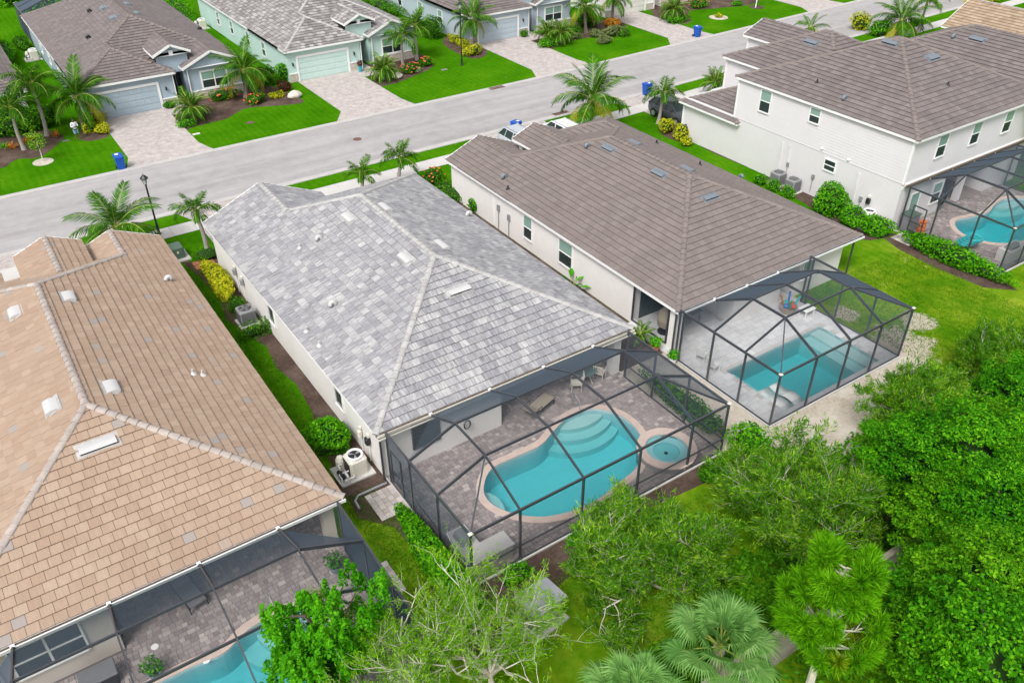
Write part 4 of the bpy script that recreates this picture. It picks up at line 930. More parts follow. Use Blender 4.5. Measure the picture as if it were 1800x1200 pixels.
pool('rectangular pool with two in-water loungers behind the umber-roofed house', R_OUT, cop=0, floor=-1.25, plaster='grey_plaster', step_boxes=((28.1,29.7,18.3,20.3,-1.25,-0.28),(33.9,35.4,18.3,22.2,-1.25,-0.35),(34.6,35.4,18.3,22.2,-1.25,-0.2),(28.1,28.7,20.3,22.2,-1.25,-0.4)))
deck((26.62, 36.44, 18.0, 28.38), [R_OUT], M['tilepav'], [R_OUT], 'tile', seed=32, base='kerb', blocked=((31.4,35.2,25.1,28.5),(36.55,40,25.1,28.5)))
cage('dark screened cage around the rectangular pool', [26.66, 29.15, 31.55, 33.95, 36.4], 18.05, 20.2, 22.2, 24.5, 3.0, 4.0, 2.72, yl=[20.1, 22.15, 24.2])
L_OUT = smooth_loop([(-2.5,18.6),(-1.4,20.4),(0.2,20.6),(1.5,20.5),(2.6,20.95),(3.9,21.0),(4.9,20.3),(4.9,18.9),(3.6,17.6),(1.6,16.9),(-0.8,16.9),(-2.2,17.4)], 5)
pool('freeform pool half hidden by trees behind the tan-roofed house', L_OUT, steps=((4.3,20.9,0.8,0.7,-0.3),(4.0,20.9,1.2,1.15,-0.55),(3.7,20.9,1.6,1.6,-0.85)))
deck((-6.28, 7.04, 15.32, 25.58), [list(L_OUT)], M['paver'], [offset(L_OUT, 0.12)], 'mix', seed=33, blocked=((-6.4,-1.3,22.6,25.7),))
cage('dark screened cage behind the tan-roofed house at the lower left', [-6.22, -4.12, -1.2, 1.8, 4.7, 7.02], 15.4, 17.75, 20.0, 22.28, 2.78, 3.83, 2.72)
T_OUT = smooth_loop([(51.6,23.4),(51.9,24.6),(53.0,25.4),(54.6,25.1),(56.0,24.9),(57.4,25.3),(59.0,25.4),(60.3,24.4),(60.2,22.6),(58.0,21.2),(54.5,21.2),(52.4,21.9)], 5)
pool('blue freeform pool at the right edge behind the two-storey house', T_OUT, steps=((59.2,25.6,1.6,1.0,-0.3),(59.0,25.6,2.2,1.5,-0.6)))
deck((48.47, 60.98, 19.77, 26.96), [list(T_OUT)], M['paver'], [offset(T_OUT, 0.12)], 'mix', single=0, seed=34)
cage('dark screened cage at the right edge behind the two-storey house', [48.6, 50.75, 53.2, 55.7, 58.2, 60.9], 19.84, 22.0, 24.6, 26.75, 3.1, 4.2, 3.12, yl=[22.0, 24.58], door=(25.2, 26.1))
patch('lanai_floor', M['paver'], [(53.2,26.9),(58.6,26.9),(58.6,30.0),(53.2,30.0)], 0.05)
cage('dark screened cage behind the blue grey house at the top left', [8.9, 11.5, 14.5, 17.5, 20.2, 22.3], 112.5, 110.2, 107.8, 105.4, 2.85, 3.8, 3.0)
# ------------------------------------------------------------------ foliage builders
def unit(v): return v/np.maximum(np.linalg.norm(v, axis=1, keepdims=True), 1e-9)
def leaf_quads(C, D, Nn, length, width):        # kite-shaped leaves at C along D with normals Nn
    n = len(C); W = unit(np.cross(D, Nn)); l = np.asarray(length).reshape(-1,1)*np.ones((n,1)); w = np.asarray(width).reshape(-1,1)*np.ones((n,1))
    V = np.empty((n,4,3)); V[:,0] = C-D*l*0.5; V[:,1] = C+W*w*0.5; V[:,2] = C+D*l*0.5-Nn*l*0.06; V[:,3] = C-W*w*0.5
    return V.reshape(-1,3), np.arange(4*n).reshape(n,4)
def cloud(n, r, lumps=8, shell=0.55, seed=0, flat=0.0):
    g = np.random.default_rng(seed); d = unit(g.normal(size=(n,3))); k = g.uniform(shell**3, 1, n)**(1/3)
    ph = g.uniform(0, 6.28, (lumps,)); ax = unit(g.normal(size=(lumps,3))); q = np.zeros(n)
    for j in range(lumps): q += np.sin(4.2*(d@ax[j])+ph[j])
    k = k*(1+0.11*q/math.sqrt(lumps)*1.6); p = d*k[:,None]
    if flat: p[:,2] = np.maximum(p[:,2], -flat)
    return p*np.array(r), d
def leafy(name, C, out, size, mat, parent=None, local=False, seed=0, aspect=0.55, up=0.5):
    g = np.random.default_rng(seed+99); n = len(C); Nn = unit(out*0.6+np.array([0,0,up])+g.normal(size=(n,3))*0.55); D = unit(np.cross(Nn, g.normal(size=(n,3))))
    s = size*g.uniform(0.7, 1.3, n); V, Fq = leaf_quads(C, D, Nn, s, s*aspect); return link(name, np_mesh(name, V, Fq, mat), parent, local)
def shrub(label, base, r, mat='leaf_hedge', n=900, size=0.14, name='shrub', cat='shrub', group=None, flowers=0, fl='flower', seed=0, rz=0.0, boxy=False):
    t = thing(name, label, cat, (base[0], base[1], 0.0), rz, group)
    if boxy:
        g = np.random.default_rng(seed); P_ = g.uniform(-1, 1, (n,3)); ax = g.integers(0, 3, n); sgn = np.where(g.random(n) < 0.5, -1, 1); P_[np.arange(n), ax] = sgn*g.uniform(0.85, 1.05, n); P_[:,2] = np.abs(P_[:,2])*0.0+P_[:,2]
        P_ += 0.06*np.sin(P_[:,[1,2,0]]*7+seed); d = unit(P_); C = P_*np.array(r)
    else: C, d = cloud(n, r, seed=seed, shell=0.7)
    C = C+np.array([0,0,r[2]*0.92]); C[:,2] = np.maximum(C[:,2], 0.05)
    leafy('foliage', C, d, size, M[mat], t, True, seed)
    core = MB(); core.blob((0,0,r[2]*0.85), (r[0]*0.72, r[1]*0.72, r[2]*0.78), 2, 0.08, seed); core.build('shade_core', M['crown_shade'], t, True)  # solid blob, coloured dark to stand for shade between the leaves
    if flowers:
        g = np.random.default_rng(seed+5); d2 = unit(g.normal(size=(flowers,3))+np.array([0,0,0.8])); F_ = d2*np.array(r)*1.02+np.array([0,0,r[2]*0.92]); m = MB()
        for p in F_: m.blob(p, (0.085,0.085,0.06), 1, 0.1, int(g.integers(99)))
        m.build('flowers', M[fl], t, True)
    return t
M['crown_shade'] = plain('painted_crown_shade', (0.018,0.05,0.008), 0.9, 0.3, 6)  # shade inside the foliage, put into the colour of a solid core
def frond_mesh(nm, L, bend, pairs, ll, hang, width=0.05, plume=0.0, mat='frond', seed=0, up0=0.0):
    g = random.Random(seed); K = 9; pts = []; ang = up0; p = Vector((0,0,0))
    for k in range(K+1):
        pts.append(p.copy()); p = p+Vector((math.cos(ang), 0, math.sin(ang)))*(L/K); ang -= bend/K*(0.5+1.0*k/K)
    mb = MB(); mb.tube(pts, [0.035*(1-0.85*k/K)+0.004 for k in range(K+1)], 5, 1, cap=False)
    for i in range(pairs):
        s = 0.12+0.88*(i+g.random()*0.5)/pairs; f = min(s*K, K-1e-3); k = int(f); q = pts[k].lerp(pts[k+1], f-k); tg = (pts[k+1]-pts[k]).normalized(); up = Vector((0,1,0)).cross(tg)*-1
        if up.z < 0: up = -up
        l = ll*(0.45+0.75*math.sin(math.pi*min(0.98, 0.18+0.8*s)))*g.uniform(0.8, 1.15)
        for sd in (-1, 1):
            pl = g.uniform(-plume, plume)
            d = (Vector((0,sd,0))*g.uniform(0.75, 1.1)+tg*(0.5+0.55*s)+up*(0.22-hang*0.35+pl)).normalized(); d2 = (d-Vector((0,0,1))*hang).normalized()
            a = q; b = q+d*l*0.45; c = b+d2*l*0.55; w = d.cross(up).normalized()*width/2
            mb.add([a-w*0.4, a+w*0.4, b+w, b-w, c], [(0,1,2,3),(3,2,4)])
    return mb.mesh(nm, [M[mat], M['rachis']])
FR = {}
for kk, args in {'coco': (3.2, 54, 0.85, 0.05, 0.12), 'adon': (2.0, 44, 0.55, 0.05, 0.8), 'pyg': (1.25, 30, 0.34, 0.026, 0.2)}.items():
    L_, pr_, ll_, wd_, pl_ = args; FR[kk] = []
    for j, (bd, hg, mt) in enumerate(((0.75, 0.5, 'frond'), (1.4, 1.0, 'frond'), (1.9, 1.5, 'frond'), (2.2, 1.7, 'frond_old' if kk == 'coco' else 'frond'))):
        if kk == 'adon': bd *= 1.15
        FR[kk].append(frond_mesh('frond', L_, bd, pr_, ll_, hg, wd_, pl_, mt, j))
def palm(kind, base, crown, label, L=None, nf=None, group=None, seed=0, trunk_r=None, cat='palm'):
    g = random.Random(seed); t = thing('palm_tree' if kind != 'pyg' else 'dwarf_palm', label, cat, (base[0], base[1], 0.0), 0.0, group)
    top = Vector((crown[0]-base[0], crown[1]-base[1], crown[2])); h = top.z
    std = {'coco': 3.2, 'adon': 2.0, 'pyg': 1.25}[kind]; sc = (L or std)/std
    r0 = trunk_r or {'coco': 0.15, 'adon': 0.13, 'pyg': 0.08}[kind]
    tr = MB(); K = max(4, int(h/0.35)); pts = []; rr = []
    for k in range(K+1):
        s = k/K; bow = 0.06*h*math.sin(math.pi*s)*(1 if seed % 2 else -1); pts.append((top.x*s+bow*0.5, top.y*s+bow*0.3, h*s)); rr.append(r0*(1.25-0.45*s+(0.5*max(0, 0.12-s)/0.12)+0.05*(k % 2)))
    tr.tube(pts, rr, 9); tr.build('trunk', M['grey_trunk'] if kind == 'adon' else M['brown_trunk'], t, True)
    if kind == 'adon':
        cs = MB(); cs.tube([(top.x*0.97, top.y*0.97, h-0.15), (top.x, top.y, h+0.25), (top.x, top.y, h+0.75)], [r0*1.0, r0*1.15, 0.06], 9); cs.build('crownshaft', M['crownshaft'], t, True); top = top+Vector((0,0,0.6))
    n = nf or {'coco': 19, 'adon': 11, 'pyg': 26}[kind]
    for i in range(n):
        a = i*2.39996+g.uniform(-0.25, 0.25); s = i/(n-1)
        el = {'coco': 80-95*s, 'adon': 72-58*s, 'pyg': 80-85*s}[kind]+g.uniform(-7, 7)
        v = 0 if s < 0.22 else 1 if s < 0.5 else 2 if s < 0.85 else 3
        o = link('frond', FR[kind][v], t, True); k2 = sc*g.uniform(0.88, 1.1)*(0.8 if s < 0.12 else 1); o.scale = (k2,)*3
        o.location = top+Vector((0.06*math.cos(a), 0.06*math.sin(a), g.uniform(-0.1, 0.05))); o.rotation_euler = (g.uniform(-0.25, 0.25), -rad(el), a)
    if kind == 'coco':
        b = MB(); b.blob(top+Vector((0,0,-0.1)), (0.22,0.22,0.3), 2, 0.1, seed); b.build('crown_heart', M['rachis'], t, True)
    return t
def ppalm(kind, bpx, cpx, label, **k):
    b = G(*bpx); c = onY(cpx[0], cpx[1], b.y); return palm(kind, b, c, label, **k)
def wpalm(kind, base, cpx, label, **k):
    c = onY(cpx[0], cpx[1], base[1]); return palm(kind, (c.x-0.25, base[1]), c, label, **k)
def dense_tree(label, c, r, mat='leaf_dense', n_cl=110, per=120, size=0.17, seed=0, cat='tree', trunk_h=None, group=None, name='tree', spike=0, cl_r=0.36, flat=0.62, core=0):
    t = thing(name, label, cat, (c[0], c[1], 0.0), 0.0, group); g = np.random.default_rng(seed)
    if core:            # evenly spread clumps cover the core, which is painted dark as crown shade
        i = np.arange(n_cl)+0.5; ph = np.arccos(1-2*i/n_cl); th = i*2.39996+g.uniform(0, 6)
        d = np.column_stack([np.cos(th)*np.sin(ph), np.sin(th)*np.sin(ph), np.cos(ph)]); d = unit(d+g.normal(size=d.shape)*0.08)
        cc = d*g.uniform(0.6, 1.14, (n_cl,1))*np.array(r); cc[:,2] += c[2]
    else:
        cc, d = cloud(n_cl, r, seed=seed, shell=0.72, lumps=6); cc[:,2] += c[2]
    cc = cc[cc[:,2] > 0.4]; d = unit(cc-np.array([0,0,c[2]])); m = len(cc)
    rad_c = g.uniform(0.45 if not core else 0.7, 0.95, m)*min(r)*cl_r
    off = g.normal(size=(m, per, 3)); off = off/np.linalg.norm(off, axis=2, keepdims=True)*g.uniform(0.4, 1.0, (m, per, 1))**0.5*rad_c[:,None,None]; off[:,:,2] *= flat
    if spike:
        hz = g.uniform(-0.5, 1.0, (m, per)); off[:,:,0] *= 0.55*(1-np.clip(hz, 0, 1)*0.8); off[:,:,1] *= 0.55*(1-np.clip(hz, 0, 1)*0.8); off[:,:,2] = hz*spike
    C = (cc[:,None,:]+off).reshape(-1,3); out = unit((off+0.5*d[:,None,:]*rad_c[:,None,None]).reshape(-1,3)); ok = C[:,2] > 0.15
    leafy('crown', C[ok], out[ok], size, M[mat], t, True, seed, up=0.7)
    if core:
        k_ = MB(); k_.blob((0,0,c[2]-0.1*r[2]), (r[0]*core, r[1]*core, r[2]*core), 3, 0.14, seed); k_.build('shade_core', M['crown_shade'], t, True)  # solid dark blob makes the gaps in the crown look shaded
    br = MB(); br.tube([(0,0,0),(0.1,0.05,c[2]*0.5),(0,0,c[2])], [0.16*r[0]/3+0.06, 0.13*r[0]/3+0.05, 0.05], 8)
    for k in range(9):
        q = cc[int(g.integers(m))]; br.tube([(0.05,0.02,c[2]*(0.35+0.04*k)), tuple(q*np.array([0.5,0.5,1.0])*0.9), tuple(q)], [0.07,0.045,0.012], 5)
    br.build('trunk', M['bark'], t, True); return t
def feather_tree(label, base, h, spread, seed=0, leaf='leaf_feather', bark='bark_pale', limbs=8, dens=1.0, bare=0.0, lsize=0.11, group=None, name='tree', lean=(0,0), fork=0.2, wr=0.06, nbs=(6,6,4)):
    """loose tree: pale limbs, long fine twigs carrying narrow leaves"""
    t = thing(name, label, 'tree', (base[0], base[1], 0.0), 0.0, group); g = random.Random(seed); gn = np.random.default_rng(seed)
    wood = MB(); Cs = []; Ds = []
    def limb(p, d, L, r, depth):
        n = 4; pts = [p]; q = p.copy(); dd = d.copy()
        for k in range(n):
            dd = (dd+Vector((g.gauss(0,0.16), g.gauss(0,0.16), g.gauss(0.03,0.1)))).normalized(); q = q+dd*L/n; pts.append(q.copy())
        wood.tube(pts, [r*(1-0.7*k/n) for k in range(n+1)], 6 if depth == 0 else 4 if depth == 1 else 3, cap=False)
        if depth == 3 or (depth == 2 and r < 0.007):
            m = int(15*dens) if g.random() > bare else 3
            for i in range(m):
                s = g.uniform(0.1, 1.0)*n; k = min(int(s), n-1); pt = pts[k].lerp(pts[k+1], s-k); Cs.append(pt+Vector((g.gauss(0,0.05), g.gauss(0,0.05), g.gauss(0,0.05)))); Ds.append((dd+Vector((g.gauss(0,0.4), g.gauss(0,0.4), g.gauss(0.0,0.35)))).normalized())
            return
        nb = nbs[depth]
        for i in range(nb):
            s = g.uniform(0.3, 1.0)*n; k = min(int(s), n-1); pt = pts[k].lerp(pts[k+1], s-k)
            az = g.uniform(0, 6.283); perp = Vector((math.cos(az), math.sin(az), g.uniform(-0.5, 0.55))); nd = (dd*0.75+perp*0.8+Vector((0,0,0.25 if depth == 2 else 0))).normalized()
            limb(pt, nd, L*g.uniform(0.42, 0.66)*(1.45 if depth == 2 else 1), r*0.45, depth+1)
    th = h*fork; wood.tube([(0,0,0),(0.03,0.02,th*0.5),(0,0,th+0.05)], [0.12,0.1,0.085], 8)
    for i in range(limbs):
        a = i*2.4+g.uniform(-0.3,0.3); el = g.uniform(0.35, 1.25); d = Vector((math.cos(a)*math.cos(el)+lean[0], math.sin(a)*math.cos(el)+lean[1], math.sin(el))).normalized()
        L = (h-th)*(0.62 if el > 0.8 else 0.55); L = min(L, spread/max(0.25, math.cos(el))); limb(Vector((0,0,th)), d, L, wr, 0)
    wood.build('branches', M[bark], t, True, smooth=True)
    C = np.array([tuple(p) for p in Cs]); D = np.array([tuple(p) for p in Ds]); k = 3
    C = np.repeat(C, k, axis=0)+gn.normal(size=(len(C)*k,3))*0.06; D = unit(np.repeat(D, k, axis=0)+gn.normal(size=(len(D)*k,3))*0.35); Nn = unit(np.cross(D, gn.normal(size=D.shape))+np.array([0,0,0.6])); Nn = unit(Nn-D*np.sum(Nn*D, axis=1, keepdims=True))
    s = lsize*gn.uniform(0.7, 1.4, len(C)); ok = C[:,2] > 0.1; V, Fq = leaf_quads(C[ok], D[ok], Nn[ok], s[ok]*1.7, s[ok]*0.3); link('crown', np_mesh('crown', V, Fq, M[leaf]), t, True); return t
def pine(label, base, h, seed=0):
    t = thing('pine_tree', label, 'tree', (base[0], base[1], 0.0)); g = random.Random(seed); gn = np.random.default_rng(seed); w = MB()
    w.tube([(0,0,0),(0.08,0.0,h*0.3),(0.0,0.06,h*0.62),(0.05,0.1,h*0.95)], [0.16,0.13,0.09,0.03], 8); tips = []
    for i in range(44):
        z = h*g.uniform(0.5, 0.97); a = i*2.4+g.uniform(-0.4,0.4); L = (0.55+1.9*(1-z/h)**0.7)*g.uniform(0.75,1.1); e = g.uniform(0.15, 0.9)
        p = Vector((0.02,0.05,z)); m = p+Vector((math.cos(a),math.sin(a),e*0.5))*L*0.5; q = m+Vector((math.cos(a)*0.75,math.sin(a)*0.75,e+0.35))*L*0.45; w.tube([p,m,q], [0.035,0.025,0.012], 5, cap=False); tips.append((q, (q-m).normalized(), z/h))
        for j in range(2):
            b = a+g.choice((-0.8,0.8))*g.uniform(0.6,1.2); q2 = m+Vector((math.cos(b),math.sin(b),e+0.3))*L*0.4; w.tube([m,q2], [0.018,0.01], 4, cap=False); tips.append((q2, (q2-m).normalized(), z/h))
    w.build('branches', M['bark_pale'], t, True); C = []; D = []; old = []
    for (q, d, zz) in tips:
        d = np.array((d+Vector((0,0,0.5))).normalized()); n = 300
        s = gn.uniform(0, 1, n); pos = np.array(q)+np.outer((s-0.75)*0.55, d); dirs = unit(gn.normal(size=(n,3))*0.62+d*(0.55+0.5*s[:,None])); ln = 0.40*gn.uniform(0.8,1.15,n)
        C.append(pos+dirs*(ln/2)[:,None]); D.append(np.column_stack([dirs, ln])); old.append(np.full(n, 1 if (zz < 0.56 and g.random() < 0.6) else 0))
    C = np.vstack(C); D = np.vstack(D); old = np.concatenate(old); Nn = unit(np.cross(D[:,:3], gn.normal(size=(len(C),3)))); V, Fq = leaf_quads(C, D[:,:3], Nn, D[:,3], 0.03)
    link('needles', np_mesh('needles', V, Fq, [M['needle'], M['needle_old']], mats_idx=old), t, True); return t
def fan_palm(label, base, h, n=26, R=0.95, seed=0):
    t = thing('fan_palm', label, 'palm', (base[0], base[1], 0.0)); g = random.Random(seed); tr = MB(); K = 8
    tr.tube([(0,0,h*k/K) for k in range(K+1)], [0.2-0.03*(k % 2) for k in range(K+1)], 10); tr.build('trunk', M['brown_trunk'], t, True)
    for i in range(n):
        a = i*2.4+g.uniform(-0.2,0.2); s = i/(n-1); el = rad(82-85*s); L = 0.75+0.5*s; d = Vector((math.cos(a)*math.cos(el), math.sin(a)*math.cos(el), math.sin(el))); hub = Vector((0,0,h))+d*L
        mb = MB(); mb.tube([(0,0,h), tuple(Vector((0,0,h))+d*L*0.6+Vector((0,0,0.04))), tuple(hub)], [0.025,0.018,0.012], 5, 1)
        side = d.cross(Vector((0,0,1))).normalized(); up = side.cross(d).normalized(); m = 34
        for j in range(m):
            b = (j/(m-1)-0.5)*rad(250); dr = (d*math.cos(b)+side*math.sin(b)).normalized(); l = R*(1-0.22*abs(b)/2.2)*g.uniform(0.92,1.06); mid = hub+dr*l*0.55+up*0.05*math.cos(b); tip = hub+dr*l-Vector((0,0,0.18+0.1*s))*g.uniform(0.5,1.4)
            w = up.cross(dr).normalized()*0.028; mb.add([hub, mid-w, tip, mid+w], [(0,1,2,3)])
        mb.build('fan_leaf', [M['fan'], M['rachis']], t, True)
    return t
# ------------------------------------------------------------------ planting: palms
ppalm('coco', (432,172), (428,124), 'coconut palm in the flower bed between the blue grey and mint houses', L=3.0, seed=1)
ppalm('coco', (148,225), (135,172), 'coconut palm beside the person, left of the blue grey house garage', L=3.5, seed=2)
ppalm('coco', (836,80), (830,34), 'coconut palm over the yellow shrubs beside the pale blue garage', L=2.9, seed=3)
ppalm('coco', (1030,57), (1028,10), 'coconut palm with pale trunk in the grassy bed at the top centre', L=2.7, seed=4)
ppalm('coco', (1075,42), (1078,-4), 'coconut palm rising from orange crotons at the top edge', L=2.7, seed=5)
wpalm('coco', (44.4, 51.6), (1043,174), 'tall coconut palm at the kerb behind the umber roof', L=3.9, nf=18, seed=6)
ppalm('adon', (1157,218), (1164,176), 'palm with green crownshaft beside the parked grey car', L=1.9, seed=7)
wpalm('coco', (3.9, 51.2), (203,398), 'coconut palm showing above the front of the tan roof', L=3.1, seed=8)
ppalm('adon', (366,447), (348,385), 'palm with grey trunk at the front corner of the grey-roofed house', L=1.8, seed=9)
wpalm('adon', (25.2, 51.0), (703,290), 'taller of two small palms in front of the grey-roofed house', L=1.8, seed=10)
wpalm('adon', (22.3, 50.9), (637,318), 'shorter of two small palms in front of the grey-roofed house', L=1.5, seed=11)
ppalm('adon', (43,263), (22,205), 'left palm of the pair among orange bromeliads at the left edge', L=2.6, nf=13, seed=12)
ppalm('adon', (83,239), (58,160), 'right palm of the pair among orange bromeliads at the left edge', L=2.6, nf=13, seed=13)
ppalm('adon', (709,119), (706,76), 'left palm of two in the bed beside the mint house', L=2.3, seed=14)
ppalm('adon', (733,106), (729,56), 'right palm of two in the bed beside the mint house', L=2.4, seed=15)
wpalm('coco', (79.0, 55.0), (1585,36), 'big coconut palm at the street beyond the two-storey roof', L=3.8, seed=16)
wpalm('adon', (82.5, 54.5), (1628,12), 'thin dark palm right of the big coconut palm at the top right', L=2.4, seed=17)
wpalm('coco', (67.0, 54.4), (1424,48), 'palm tips showing over the front ridge of the two-storey house', L=1.9, nf=12, seed=18)
def dwarf(px, label, h=0.9, L=1.35, seed=0, n=None):
    b = G(*px); palm('pyg', b, (b.x, b.y, h), label, L=L, seed=seed, nf=n, cat='palm')
dwarf((341,212), 'bushy dwarf palm right of the blue garage door', 1.1, 1.9, 31, 34)
dwarf((676,140), 'dwarf palm beside the entry of the mint house', 1.0, 1.9, 32, 34)
dwarf((962,76), 'left dwarf palm of two beside the pale blue house entry', 1.1, 1.8, 33, 30)
dwarf((985,78), 'right dwarf palm of two beside the pale blue house entry', 1.2, 1.8, 34, 30)
dwarf((1182,36), 'dense dwarf palm at the cream house entry', 1.2, 2.0, 35, 36)
dwarf((1256,165), 'dwarf palm at the kerb in front of the two-storey house', 1.0, 1.7, 36, 30)
dwarf((530,125), 'small dwarf palm at the left corner of the mint garage', 1.0, 1.3, 37, 16)
# ------------------------------------------------------------------ shrubs
def sh(px, label, r, mat='leaf_hedge', n=700, size=0.16, **k): shrub(label, G(*px), r, mat, n, size, **k)
shrub('long golden croton hedge along the white wall of the grey-roofed house', (9.35,44.9), (0.55,2.4,0.62), 'leaf_gold', 2600, 0.17, 'croton_hedge', 'hedge', seed=1)
shrub('small dark round shrub between golden hedge and air conditioner', (9.4,41.75), (0.5,0.5,0.5), 'leaf', 800, 0.1, seed=2)
shrub('clipped boxy shrub below the air conditioner beside the grey-roofed house', (9.35,38.9), (0.85,0.4,0.4), 'leaf', 1500, 0.09, seed=3, boxy=True)
sh((366,452), 'low blue green ground shrub around the palm at the grey roof corner', (1.0,0.8,0.3), 'leaf', 900, 0.1, seed=4)
shrub('large glossy round shrub beside the pool equipment', (8.95,28.2), (0.98,0.95,0.85), 'leaf_hedge', 2600, 0.15, seed=5)
shrub('long glossy hedge outside the kidney pool cage', (9.5,18.9), (0.65,3.8,0.82), 'leaf_hedge', 9500, 0.14, 'hedge', 'hedge', seed=6)
sh((762,322), 'flowering shrub in front of the gap between grey and umber roofs', (0.9,0.8,0.6), 'leaf', 700, 0.15, flowers=22, seed=7)
sh((790,345), 'green shrub below the flowering one in the gap between two roofs', (0.8,1.6,0.5), 'leaf', 900, 0.15, seed=8)
sh((836,372), 'small shrub against the umber-roofed house wall', (0.5,0.6,0.55), 'leaf_hedge', 500, 0.15, seed=9)
shrub('glossy shrub at the right corner of the kidney pool cage', (24.45,17.3), (0.75,1.0,0.85), 'leaf_hedge', 1800, 0.16, seed=10)
shrub('dark hedge in the gap between the two pool cages', (24.1,21.2), (0.5,2.9,0.6), 'leaf', 2600, 0.14, 'hedge', 'hedge', seed=71)
shrub('tall bushy shrub against the two-storey house wall', (47.0,31.0), (1.15,1.3,1.1), 'leaf_hedge', 2200, 0.18, seed=11)
shrub('left bush of the row in front of the white pool heater', (46.7,29.0), (0.9,1.0,0.7), 'leaf_hedge', 1300, 0.18, seed=12)
shrub('right bush of the row in front of the white pool heater', (47.0,27.3), (0.9,1.0,0.65), 'leaf_hedge', 1300, 0.18, seed=13)
for k, (y, l) in enumerate(((36.9, 'farthest'), (35.6, 'middle'), (34.3, 'nearest'))): shrub(l+' of three small round shrubs beside the twin air conditioners', (46.6, y), (0.5,0.55,0.42), 'leaf_hedge', 600, 0.12, group='round shrubs by the air conditioners', seed=14+k)
shrub('long leafy hedge outside the cage at the right edge', (47.6,22.3), (0.65,3.6,0.66), 'leaf_hedge', 3600, 0.18, 'hedge', 'hedge', seed=18)
sh((1170,232), 'yellow croton left of three beside the two-storey garage corner', (0.8,0.7,0.6), 'leaf_gold', 700, 0.18, seed=19)
sh((1198,244), 'yellow croton middle of three beside the two-storey garage corner', (0.8,0.7,0.65), 'leaf_gold', 700, 0.18, seed=20)
sh((1206,256), 'small yellow croton nearest the black hose', (0.45,0.45,0.4), 'leaf_gold', 400, 0.16, seed=21)
sh((160,232), 'left yellow green shrub under the palm beside the person', (0.7,0.6,0.45), 'leaf_gold', 600, 0.17, seed=22)
sh((182,234), 'right yellow green shrub beside the paver driveway', (0.65,0.6,0.45), 'leaf_gold', 600, 0.17, seed=23)
sh((166,215), 'rear yellow green shrub against the blue garage corner', (1.2,0.6,0.5), 'leaf_gold', 700, 0.17, seed=24)
sh((395,175), 'left orange flowering shrub under the window of the blue grey house', (1.5,0.7,0.5), 'leaf', 1100, 0.15, flowers=24, seed=25)
sh((450,182), 'right orange flowering shrub beside the coconut palm trunk', (1.0,0.7,0.45), 'leaf', 800, 0.15, flowers=22, seed=26)
sh((299,190), 'small clipped shrub at the blue garage corner', (0.55,0.45,0.35), 'leaf', 500, 0.12, seed=27)
sh((330,222), 'low green shrub at the foot of the bushy dwarf palm', (0.9,0.6,0.35), 'leaf_hedge', 600, 0.14, seed=28)
sh((462,150), 'big dark green shrub between blue grey and mint houses', (1.6,1.3,1.0), 'leaf', 1700, 0.18, seed=29)
sh((505,140), 'upright green shrub left of the mint garage', (1.0,1.0,0.9), 'leaf_hedge', 1200, 0.18, seed=30)
sh((500,160), 'dark red shrub beside the pale boulder', (0.8,0.6,0.5), 'leaf_red', 600, 0.2, seed=31)
sh((487,172), 'yellow green low plant in front of the dark red shrub', (0.7,0.5,0.3), 'leaf_gold', 400, 0.2, seed=32)
sh((722,128), 'orange flowering shrub at the foot of the mint house palms', (1.1,0.8,0.5), 'leaf', 900, 0.15, flowers=26, seed=33)
sh((748,116), 'second orange flowering shrub at the bed edge beside the lawn', (0.8,0.7,0.45), 'leaf', 700, 0.15, flowers=18, seed=34)
sh((760,66), 'large dark shrub against the pale blue house side wall', (1.3,1.5,1.2), 'leaf', 1700, 0.18, seed=35)
sh((830,97), 'front yellow green shrub of the bed beside the lamp post', (1.2,0.8,0.55), 'leaf_gold', 1000, 0.18, seed=36)
sh((808,80), 'rear yellow green shrub row along the pale blue wall', (0.6,2.2,0.5), 'leaf_gold', 1200, 0.18, seed=37)
sh((921,65), 'small round shrub at the pale blue garage corner', (0.55,0.5,0.4), 'leaf', 500, 0.13, seed=38)
sh((965,82), 'bright low shrub under the dwarf palms of the pale blue house', (1.3,0.8,0.5), 'leaf_hedge', 900, 0.16, seed=39)
sh((1010,62), 'green shrub under the window of the pale blue house', (1.0,0.8,0.6), 'leaf', 800, 0.16, seed=40)
sh((1030,48), 'tall rounded shrub behind the pale palm trunk', (1.5,1.2,1.1), 'leaf', 1500, 0.18, seed=41)
sh((1076,48), 'orange croton at the edge of the cream house driveway', (1.2,0.8,0.55), 'leaf_orange', 1000, 0.18, seed=42)
sh((1005,70), 'low pale ornamental grass in the top centre bed', (1.6,0.6,0.3), 'leaf_olive', 900, 0.2, seed=43)
sh((1047,64), 'silvery ornamental grass right of the pale palm trunk', (1.0,0.7,0.4), 'leaf_olive', 700, 0.2, seed=44)
sh((1062,76), 'round pale green shrub on the top centre lawn', (0.95,0.8,0.45), 'leaf_olive', 900, 0.14, seed=45)
sh((1075,64), 'brownish feathery grass clump in the top centre bed', (1.4,0.7,0.6), 'leaf_olive', 900, 0.24, seed=46)
sh((1098,64), 'dark round shrub at the end of the top centre bed', (0.7,0.6,0.5), 'leaf', 700, 0.13, seed=47)
sh((1190,40), 'bright low shrub skirting the dense dwarf palm', (1.7,0.7,0.45), 'leaf_hedge', 1000, 0.16, seed=48)
sh((1228,14), 'pink flowering shrub at the top edge', (1.4,0.9,0.6), 'leaf', 900, 0.16, flowers=30, seed=49)
sh((1263,31), 'tiny yellow green plant inside a stone ring on the lawn', (0.5,0.4,0.25), 'leaf_gold', 250, 0.18, seed=50)
sh((1295,10), 'low green plant in the mulch at the top edge', (0.8,0.6,0.3), 'leaf_hedge', 500, 0.16, seed=51)
